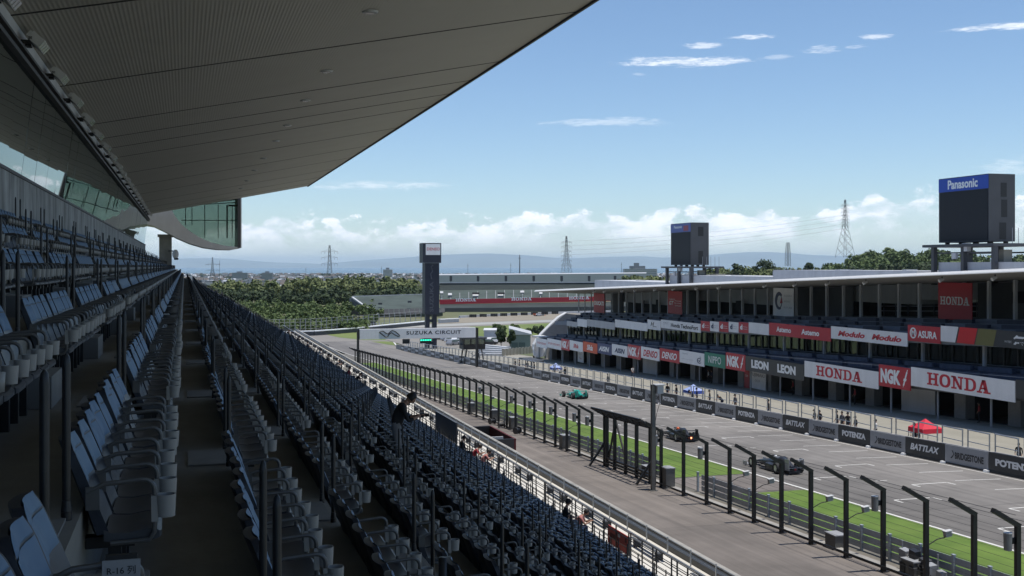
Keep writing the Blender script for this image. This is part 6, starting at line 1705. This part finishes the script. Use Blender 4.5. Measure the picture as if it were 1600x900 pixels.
for i in range(110):
    px = rng.uniform(300, 930) if i % 5 else rng.uniform(925, 1045); Y = rng.uniform(1250, 3600) ** 1.0; p = W(px, 430, Y); p.z = terrain(p.x, p.y)
    big = rng.random() < .22; w = rng.uniform(12, 30) if big else rng.uniform(4.5, 9); d = rng.uniform(6, 14) if big else rng.uniform(4, 7); h = rng.uniform(5, 9) if big else rng.uniform(4, 7)
    a, b = int(rng.integers(0, 3)), (1 if big and rng.random() < .7 else int(rng.integers(0, 3))); mb = MB(); house(mb, p, w, d, h, -TH + rng.uniform(-.5, .5), b, big)
    o = mb.build('warehouse' if big else 'house', [m_twall[a], m_troof[b]], None, p)
    kind_ = 'low %s warehouse with %s flat roof' % (wn_[a], rn_[b]) if big else 'small %s house with %s pitched roof' % (wn_[a], rn_[b])
    tag(o, kind_ + ' in the distant town', 'warehouse' if big else 'house', kind_.replace('low ', 'low ') + 's')
tm = MB()
for i in range(2600):
    px = rng.uniform(230, 1120); Y = 3000 + 2700 * rng.random() ** .9 if i % 3 else rng.uniform(1500, 3200); p = W(px, 430, Y); p.z = terrain(p.x, p.y)
    n0 = len(tm.f); a, b = int(rng.choice([0, 1, 1, 2, 2])), int(rng.choice([0, 0, 1, 2, 2])); big = rng.random() < .08
    house(tm, p, rng.uniform(12, 28) if big else rng.uniform(4, 9), rng.uniform(4, 9), rng.uniform(4, 9), rng.uniform(-1, 1), b, big)
    for q in range(n0, len(tm.f)): tm.m[q] = a if tm.m[q] == 0 else 3 + b
o = tm.build('town', m_twall + m_troof); tag(o, 'hazy low town spread over the coastal plain', 'town', kind='stuff')
items = []
for i in range(420):
    px = rng.uniform(280, 1120); Y = rng.uniform(1150, 4800); items.append((tp(px, Y), rng.uniform(5, 9) * (1 + Y / 6000), rng.uniform(7, 20), 42, 3.0 + Y / 2200))
wood('town_trees', 'dark tree clumps scattered between the houses of the town', items, m_leafd)
# a few larger blocks that stand out
for lb, px, yt, Y, w, h_ in (('wide grey apartment block in the town at far left', 375, 426, 3200, 22, 0), ('dark cube shaped block in the town left of the tall pylon', 418, 426, 3000, 14, 0), ('pale stepped block in the town left of the scoring tower', 606, 421, 3200, 13, 0), ('long white flat hall at the end of the stand', 331, 441.5, 1100, 15, 0), ('white factory hall with flat roof beyond the far grandstand', 1000, 420, 2000, 30, 0), ('small grey office block above the far pit roof', 995, 415.5, 2200, 14, 0)):
    q = W(px, yt, Y); g0 = terrain(q.x, q.y); r = thing('town_block', lb, 'building', (q.x, q.y, g0), -TH); h = max(2.5, q.z - g0)
    mb = MB(); mb.box(-w, w, -6, 6, -5, h); mb.build('wall', m_twall[2] if 'grey' in lb or 'dark' in lb else m_twall[0], r)
    mb = MB(); mb.box(-w * .4, w * .3, -3, 3, h, h * 1.12 + .5); mb.build('roof_room', m_twall[2], r)
    for k in range(int(max(1, h // 3.5))):
        mb = MB(); mb.box(-w * .94, w * .94, -6.06, -6.003, 1.2 + k * 3.5, 2.6 + k * 3.5); mb.build('window_row', m_window, r)
# ---------------------------------------------------------------- sea air
hz = MB(); hz.box(-52000, 52000, -4000, 62000, -61, 440); ho = hz.build('haze', None)
ho.data.materials.clear()
hm = bpy.data.materials.new('sea_haze'); hm.use_nodes = True; nt = hm.node_tree; nt.nodes.remove(nt.nodes['Principled BSDF'])
pv = nt.nodes.new('ShaderNodeVolumePrincipled'); pv.inputs['Color'].default_value = (.72, .87, 1.0, 1); pv.inputs['Density'].default_value = 3.4e-5; pv.inputs['Anisotropy'].default_value = .1
nt.links.new(pv.outputs[0], nt.nodes['Material Output'].inputs['Volume']); ho.data.materials.append(hm); ho['kind'] = 'stuff'; tag(ho, 'pale blue sea haze softening everything far away', 'haze', kind='stuff')
# ---------------------------------------------------------------- people
def V3(*a): return Vector(a)
POSE = {
 'stand': dict(pel=(0, 0, .93), sp=(0, 0, 1.14), ch=(.01, 0, 1.34), nk=(.01, 0, 1.48), hd=(.03, 0, 1.60), hip=.09, kn=[(.03, .10, .50), (.0, -.10, .50)], an=[(-.01, .11, .09), (-.03, -.11, .09)], el=[(-.02, .25, 1.12), (.02, -.25, 1.12)], wr=[(.10, .24, .90), (.16, -.20, .94)], sh=(.0, .19, 1.41)),
 'walk': dict(pel=(0, 0, .91), sp=(.02, 0, 1.12), ch=(.05, 0, 1.32), nk=(.07, 0, 1.46), hd=(.10, 0, 1.58), hip=.09, kn=[(.22, .10, .52), (-.08, -.10, .49)], an=[(.28, .10, .10), (-.36, -.10, .16)], el=[(-.16, .24, 1.13), (.16, -.24, 1.12)], wr=[(-.10, .24, .88), (.34, -.2, .98)], sh=(.04, .19, 1.39)),
 'lean': dict(pel=(-.12, 0, .90), sp=(.06, 0, 1.06), ch=(.22, 0, 1.20), nk=(.33, 0, 1.30), hd=(.42, 0, 1.38), hip=.09, kn=[(.06, .11, .50), (-.02, -.11, .50)], an=[(.0, .12, .09), (-.05, -.12, .09)], el=[(.36, .24, 1.02), (.40, -.24, 1.02)], wr=[(.60, .14, 1.02), (.62, -.12, 1.04)], sh=(.26, .19, 1.26)),
 'hunch': dict(pel=(-.03, 0, .90), sp=(.02, 0, 1.10), ch=(.10, 0, 1.27), nk=(.17, 0, 1.38), hd=(.25, 0, 1.45), hip=.09, kn=[(.05, .11, .50), (.0, -.11, .50)], an=[(-.02, .12, .09), (-.05, -.12, .09)], el=[(.18, .26, 1.04), (.22, -.25, 1.04)], wr=[(.42, .16, 1.10), (.43, -.12, 1.12)], sh=(.10, .19, 1.33)),
 'sit': dict(pel=(0, 0, .50), sp=(-.02, 0, .70), ch=(.0, 0, .90), nk=(.03, 0, 1.05), hd=(.07, 0, 1.17), hip=.09, kn=[(.42, .12, .52), (.42, -.13, .52)], an=[(.40, .12, .09), (.46, -.13, .09)], el=[(.08, .26, .72), (.10, -.26, .72)], wr=[(.30, .18, .66), (.32, -.14, .68)], sh=(.0, .19, .97)),
 'sitlean': dict(pel=(0, 0, .50), sp=(.08, 0, .68), ch=(.20, 0, .84), nk=(.30, 0, .96), hd=(.38, 0, 1.05), hip=.09, kn=[(.42, .14, .53), (.42, -.14, .53)], an=[(.40, .13, .09), (.44, -.13, .09)], el=[(.36, .25, .68), (.38, -.25, .68)], wr=[(.56, .10, .76), (.58, -.06, .76)], sh=(.23, .19, .91)),
}
m_skin = mat('skin', (.34, .19, .13), .6, var=.06, scale=8)
m_hairb = mat('dark_hair', (.012, .009, .008), .6, var=.3, scale=20)
m_shoe = mat('dark_shoe', (.02, .02, .022), .6, var=.1)
m_eye = mat('dark_eye', (.01, .01, .01), .3, var=0)
m_lip = mat('lip', (.22, .08, .07), .5, var=0)
def cloth(n, c): return mat('cloth_' + n, c, .85, var=.14, scale=6)
CB, CW, CN, CR, CG, CK, CP = cloth('black', (.014, .014, .016)), cloth('white', (.62, .62, .62)), cloth('navy', (.02, .028, .06)), cloth('red', (.32, .03, .04)), cloth('grey', (.16, .16, .17)), cloth('khaki', (.20, .17, .12)), cloth('pink', (.38, .16, .15))
def person(label, loc, rz, pose, shirt, pants, short_sleeve=False, cap=None, fine=False, scale=1.0, group=None, hold=None):
    p = POSE[pose]; J = []; E = []; Rr = []; T = []
    def j(co, r, kind, par=None):
        J.append(Vector(co)); Rr.append(r if isinstance(r, tuple) else (r, r)); T.append(kind)
        if par is not None: E.append((par, len(J) - 1))
        return len(J) - 1
    pel = j(p['pel'], (.135, .165), 'pants'); sp = j(p['sp'], (.115, .145), 'shirt', pel); ch = j(p['ch'], (.125, .175), 'shirt', sp)
    nk = j(p['nk'], .058, 'skin', ch); hd0 = Vector(p['hd']); up = (hd0 - Vector(p['nk'])).normalized()
    j(hd0 - up * .02, .065, 'skin', nk)
    for i, sd in enumerate((1, -1)):
        hp_ = Vector(p['pel']) + Vector((.0, sd * p['hip'], -.03)); kn = Vector(p['kn'][i]); an = Vector(p['an'][i])
        a = j(hp_, .095, 'pants', pel); m1 = j(hp_.lerp(kn, .5), .082, 'pants', a); b = j(kn, .060, 'pants', m1); m2 = j(kn.lerp(an, .35), .058, 'pants', b); c = j(an, .040, 'pants', m2)
        j(an + Vector((.07, sd * .01, -.045)), .040, 'shoe', c); j(an + Vector((.17, sd * .02, -.058)), .030, 'shoe', len(J) - 1)
        sx, sy, sz = p['sh']; sh = Vector((sx, sd * sy, sz)); el = Vector(p['el'][i]); wr = Vector(p['wr'][i])
        a = j(Vector(p['ch']).lerp(sh, .55) + Vector((0, 0, .02)), .072, 'shirt', ch); a = j(sh, .062, 'shirt', a); m1 = j(sh.lerp(el, .5), .050, 'shirt', a); b = j(el, .040, 'skin' if short_sleeve else 'shirt', m1); m2 = j(el.lerp(wr, .4), .038, 'skin' if short_sleeve else 'shirt', b); c = j(wr, .026, 'skin', m2)
        d = (wr - el).normalized(); j(wr + d * .06, (.030, .020), 'skin', c)
    me = bpy.data.meshes.new('sk'); me.from_pydata([tuple(v) for v in J], E, []); ob = bpy.data.objects.new('sk', me); COL.objects.link(ob)
    md = ob.modifiers.new('Skin', 'SKIN'); md.use_smooth_shade = True
    sv = me.skin_vertices[0].data
    for i, r in enumerate(Rr): sv[i].radius = r; sv[i].use_root = (i == 0)
    sb = ob.modifiers.new('Sub', 'SUBSURF'); sb.levels = 2 if fine else 1; sb.render_levels = sb.levels
    dg = bpy.context.evaluated_depsgraph_get(); ev = ob.evaluated_get(dg); em = ev.to_mesh()
    vs = [tuple(v.co) for v in em.vertices]; fs = [tuple(q.vertices) for q in em.polygons]; ev.to_mesh_clear(); bpy.data.objects.remove(ob); bpy.data.meshes.remove(me)
    mi = {'pants': 0, 'shirt': 1, 'skin': 2, 'shoe': 3}
    segs = [(J[a], J[b], mi[T[b]], (Rr[a][0] + Rr[b][0]) / 2) for a, b in E]
    mb = MB(); mb.v = vs; mb.f = fs; mb.m = []
    for f in fs:
        c = sum((Vector(vs[i]) for i in f), Vector()) / len(f); best = None
        for a, b, k, rr in segs:
            d = b - a; t = max(0, min(1, (c - a).dot(d) / max(1e-9, d.dot(d)))); q = (c - (a + d * t)).length - rr
            if best is None or q < best[0]: best = (q, k)
        mb.m.append(best[1])
    # head: skull, jaw, nose, ears, eyes, mouth as one run of surface in the same mesh
    fwd = Vector((1, 0, 0)); fwd = (fwd - up * fwd.dot(up)).normalized(); side = up.cross(fwd)
    hc = hd0 + up * .055
    def hp2(x, y, z): return hc + fwd * x + side * y + up * z
    n0, n1 = (18, 12) if fine else (12, 8); hv = []; hf = []
    for a in range(n1 + 1):
        ph = math.pi * a / n1
        for b in range(n0):
            th = 2 * math.pi * b / n0; x, y, z = math.sin(ph) * math.cos(th), math.sin(ph) * math.sin(th), math.cos(ph)
            w = .075 * (1 - .22 * max(0, -z) ** 1.5); dpt = .095 * (1 - .12 * max(0, -z)); x_ = x * dpt + (.012 * max(0, -z) if x > 0 else 0)
            if x > .80 and abs(y) < .3 and -.35 < z < .12: x_ += .016 * (1 - abs(y) / .3)
            hv.append(hp2(x_, y * w, z * .118))
    for a in range(n1):
        for b in range(n0): q = a * n0 + b; q2 = a * n0 + (b + 1) % n0; hf.append((q, q + n0, q2 + n0, q2))
    mb.cur = 2; mb.add(hv, hf)
    for sd in (-1, 1):
        o = MB(); o.ell((0, 0, 0), (.018, .010, .030), 8, 6); mb.add([hp2(v[0] - .005, v[1] + sd * .076, v[2] - .01) for v in o.v], o.f)
    o = MB(); o.ell((0, 0, 0), (.016, .013, .024), 8, 6); mb.add([hp2(v[0] + .100, v[1], v[2] - .018) for v in o.v], o.f)
    mb.cur = 4
    for sd in (-1, 1):
        o = MB(); o.ell((0, 0, 0), (.008, .014, .007), 8, 6); mb.add([hp2(v[0] + .083, v[1] + sd * .032, v[2] + .012) for v in o.v], o.f)
    mb.cur = 5; o = MB(); o.ell((0, 0, 0), (.008, .024, .007), 8, 6); mb.add([hp2(v[0] + .090, v[1], v[2] - .062) for v in o.v], o.f)
    mb.cur = 2
    for i, sd in enumerate((1, -1)):    # five fingers each, curled
        el = Vector(p['el'][i]); wr = Vector(p['wr'][i]); d = (wr - el).normalized(); sx = Vector((0, 0, 1)).cross(d)
        sx = sx.normalized() if sx.length > .05 else Vector((0, 1, 0)); dn = d.cross(sx).normalized(); pm = wr + d * .07
        if dn.z > 0: dn = -dn
        for q, ln in enumerate((.068, .080, .076, .060)):
            b = pm + sx * ((q - 1.5) * .019); mb.tube([b, b + d * ln * .45, b + d * ln * .75 + dn * ln * .28, b + d * ln * .80 + dn * ln * .62], [.0095, .009, .008, .006], 6)
        b = wr + d * .03 - sx * sd * .028; mb.tube([b, b + d * .03 - sx * sd * .022, b + d * .062 - sx * sd * .020 + dn * .015], [.011, .010, .007], 6)
    if scale != 1: mb.v = [tuple(Vector(v) * scale) for v in mb.v]
    ob = mb.build('person', [pants, shirt, m_skin, m_shoe, m_eye, m_lip], None, None, True); ob.location = loc; ob.rotation_euler = (0, 0, rz)
    tag(ob, label, 'person', group)
    hb = MB()
    hv = []; hf = []; 
    for a in range(9):
        ph = math.pi * .60 * a / 8
        for b in range(16):
            th = 2 * math.pi * b / 16; x, y, z = math.sin(ph) * math.cos(th), math.sin(ph) * math.sin(th), math.cos(ph)
            lim = 1.0
            if x > .55 and z < .42: lim = .86
            hv.append(hp2(x * .106 * lim - .004, y * .087 * lim, z * .128 + .004 * math.sin(th * 5)))
    for a in range(8):
        for b in range(16): q = a * 16 + b; q2 = a * 16 + (b + 1) % 16; hf.append((q, q + 16, q2 + 16, q2))
    hb.add([Vector(v) * scale for v in hv], hf); hb.build('hair', m_hairb, ob, None, True)
    if cap:
        cb_ = MB(); cv = []; 
        for a in range(7):
            ph = math.pi * .5 * a / 6
            for b in range(16):
                th = 2 * math.pi * b / 16; cv.append(hp2(math.sin(ph) * math.cos(th) * .112, math.sin(ph) * math.sin(th) * .094, math.cos(ph) * .125 + .022))
        cf_ = [(a * 16 + b, a * 16 + 16 + b, a * 16 + 16 + (b + 1) % 16, a * 16 + (b + 1) % 16) for a in range(6) for b in range(16)]
        br = [hp2(.09 + .11 * math.sin(R(a)), .075 * math.cos(R(a)), .030 - .012 * math.sin(R(a))) for a in range(0, 181, 20)]
        cb_.add([Vector(v) * scale for v in cv], cf_); k = len(cb_.v); n = len(br)
        cb_.add([Vector(v) * scale for v in br] + [(Vector(v) - up * .012) * scale for v in br], [tuple(range(n)), tuple(range(2 * n - 1, n - 1, -1))] + [(i, n + i, n + (i + 1) % n, (i + 1) % n) for i in range(n)])
        cb_.build('cap', cap, ob, None, True)
    return ob
# spectators in the stand; they face the track (+X)
def in_stand(px, j, off=.0): 
    t = rt(j) + .22 + off
    return t, s_at(px, t), rz_(j)
def rz_(j): return CZ - (FL0 + RI * j) if j <= JB else FLF + .02
def hand_camera(loc, rz):
    r = thing('hand_camera', 'dark hand held camera in front of the leaning man', 'camera', loc, rz)
    mb = MB(); mb.box(-.04, .04, -.07, .07, -.045, .045); mb.build('body', m_black, r); mb = MB(); mb.tube([(.04, 0, 0), (.15, 0, 0)], .036, 10); mb.build('lens', m_black, r)
t, s, z = in_stand(628, 5, .28)
# man standing in the row gap bent forward, arms reaching for the seat backs in front
person('dark haired man in black top leaning forward in the middle of the stand', (t - .10, s, z), R(-8), 'hunch', CB, CG, False, None, True, 1.0)
hand_camera((t + .40, s - .08, z + 1.13), R(-8))
t, s, z = in_stand(884, 16); person('seated man in black shirt and dark cap near the front rail', (t, s, z), R(-10), 'sit', CB, CG, True, CB, True)
t, s, z = in_stand(901, 17); person('person with bare arms bending forward in front of the man in cap', (t - .05, s, z), R(-25), 'sitlean', CP, CN, True, None, True)
t, s, z = in_stand(722, 16); person('seated person in black jacket right of the blue grey windbreak panel', (t, s, z), R(5), 'sit', CB, CB, False, CB, True)
t, s, z = in_stand(738, 17); person('bent person in reddish shirt right of the seated person in black', (t, s, z), R(-20), 'sitlean', CR, CG, True, None)
t, s, z = in_stand(752, 17); person('seated person in pink top by the front rail railing post', (t, s, z), R(-5), 'sitlean', CP, CN, True, None)
far_people = [(448, 'black jacket', CB, None, 'leftmost of the distant group at the rail'), (455, 'khaki top', CK, None, 'second of the distant group from the left'), (463, 'black top with cap', CB, CB, 'third of the distant group from the left'), (480, 'dark navy shirt', CN, CB, 'fourth of the distant group from the left'), (496, 'white shirt', CW, None, 'only white shirt of the distant group'), (512, 'black shirt with cap', CB, CB, 'right of the white shirt'), (524, 'grey shirt', CG, None, 'left of the person in red far along the rail'), (545, 'red shirt', CR, None, 'far along the front rail'), (556, 'black shirt', CB, None, 'right of the person in red far along the rail')]
for i, (px, wd, sh, cp_, whr) in enumerate(far_people):
    t, s, z = in_stand(px, 16 if i % 3 else 17); person('seated spectator in %s, %s' % (wd, whr), (t, s, z), R(-12 + 9 * (i % 4)), 'sit' if i % 2 else 'sitlean', sh, CN if i % 2 else CG, True, cp_, group='spectators along the front rail')
# crew at the pit wall, standing on the step with elbows on the wall, most face the track (-X)
crew = [(1592, 'sit', CB, 'nearest the right frame edge'), (1429, 'stand', CB, 'standing left of the red tent'), (1436, 'sit', CB, 'seated under the left edge of the red tent'), (1369, 'sit', CW, 'in white, alone left of the red tent'), (1337, 'sit', CB, 'crouching right of the trio of crew'), (1325, 'stand', CB, 'right of the trio behind the charcoal board'), (1316, 'stand', CG, 'middle of the trio behind the charcoal board'), (1308, 'stand', CB, 'left of the trio behind the charcoal board'),
        (1281, 'sit', CB, 'right of the crouched pair'), (1273, 'sit', CB, 'left of the crouched pair'), (1201, 'stand', CB, 'alone between two frames in mid wall'), (1149, 'stand', CG, 'in grey, second right of the nearer blue tent'), (1127, 'lean', CB, 'bending, first right of the nearer blue tent'), (1109, 'stand', CB, 'just right of the nearer blue tent'), (1089, 'stand', CN, 'under the nearer blue tent, right one'), (1081, 'lean', CB, 'under the nearer blue tent, left one'), (1057, 'stand', CB, 'right one of two left of the nearer blue tent'), (1043, 'stand', CB, 'left one of two left of the nearer blue tent'),
        (950, 'stand', CB, 'alone right of the distant blue tent'), (883, 'stand', CB, 'just right of the distant blue tent'), (874, 'lean', CW, 'in white under the distant blue tent'), (866, 'stand', CN, 'in navy under the distant blue tent'), (835, 'stand', CB, 'right one by the dark pit stand'), (824, 'stand', CB, 'middle one by the dark pit stand'), (812, 'stand', CB, 'left one by the dark pit stand'), (805, 'stand', CB, 'left of the dark pit stand')]
for px, po, sh, whr in crew:
    t = 48.95 if po != 'lean' else 49.1; s = s_at(px, t); z = G(s) + .425 - (0 if po != 'sit' else -.25)
    person('pit crew member %s' % whr, (t, s, z if po != 'sit' else G(s) + .43), R(180 + random.uniform(-40, 40)), 'stand' if po == 'sit' else po, sh, CB if sh != CB else CN, False, CB if px % 2 else None, group='crew along the pit wall', scale=.98 if po != 'sit' else .86)
t = 60.5; s = s_at(988.5, t); person('person in white shirt walking alone on the shaded pit apron', (t, s, G(s)), R(-90), 'walk', CW, CN, True)
for px, lb, sh in ((1107, 'pale shirted person standing in a dark garage doorway below the green board', CW), (1112, 'dark shirted person beside the pale one in the garage doorway', CN), (1336, 'person in dark red standing at a garage pier under the big white board', CR), (1530, 'person in red at the garage pier under the nearest white board', CR), (1239, 'person in red in the garage under the charcoal board', CR)):
    t = 66.3; s = s_at(px, t); person(lb, (t, s, G(s)), R(180 + random.uniform(-60, 60)), 'stand', sh, CB)
# row plate hung at the end of the nearest seat block
sp_ = thing('row_plate', 'small pale row plate with black lettering under the nearest armrest', 'plate', (-.20, BL0 - BP + SP * NB - SP - .02, CZ - 1.005))
mb = MB(); mb.box(-.06, .06, -.003, .003, -.034, .034); pn = mb.build('plate', m_grey, sp_)
mb = MB(); lettering(mb, text_poly('R-16 列', .01), (-.045, -.0045, -.014), (.09, 0, 0), (0, 0, .028)); mb.build('lettering', m_blktx, pn)
mb = MB(); mb.box(-.05, .05, .0032, .02, .0, .05); mb.build('bracket', m_black, sp_)
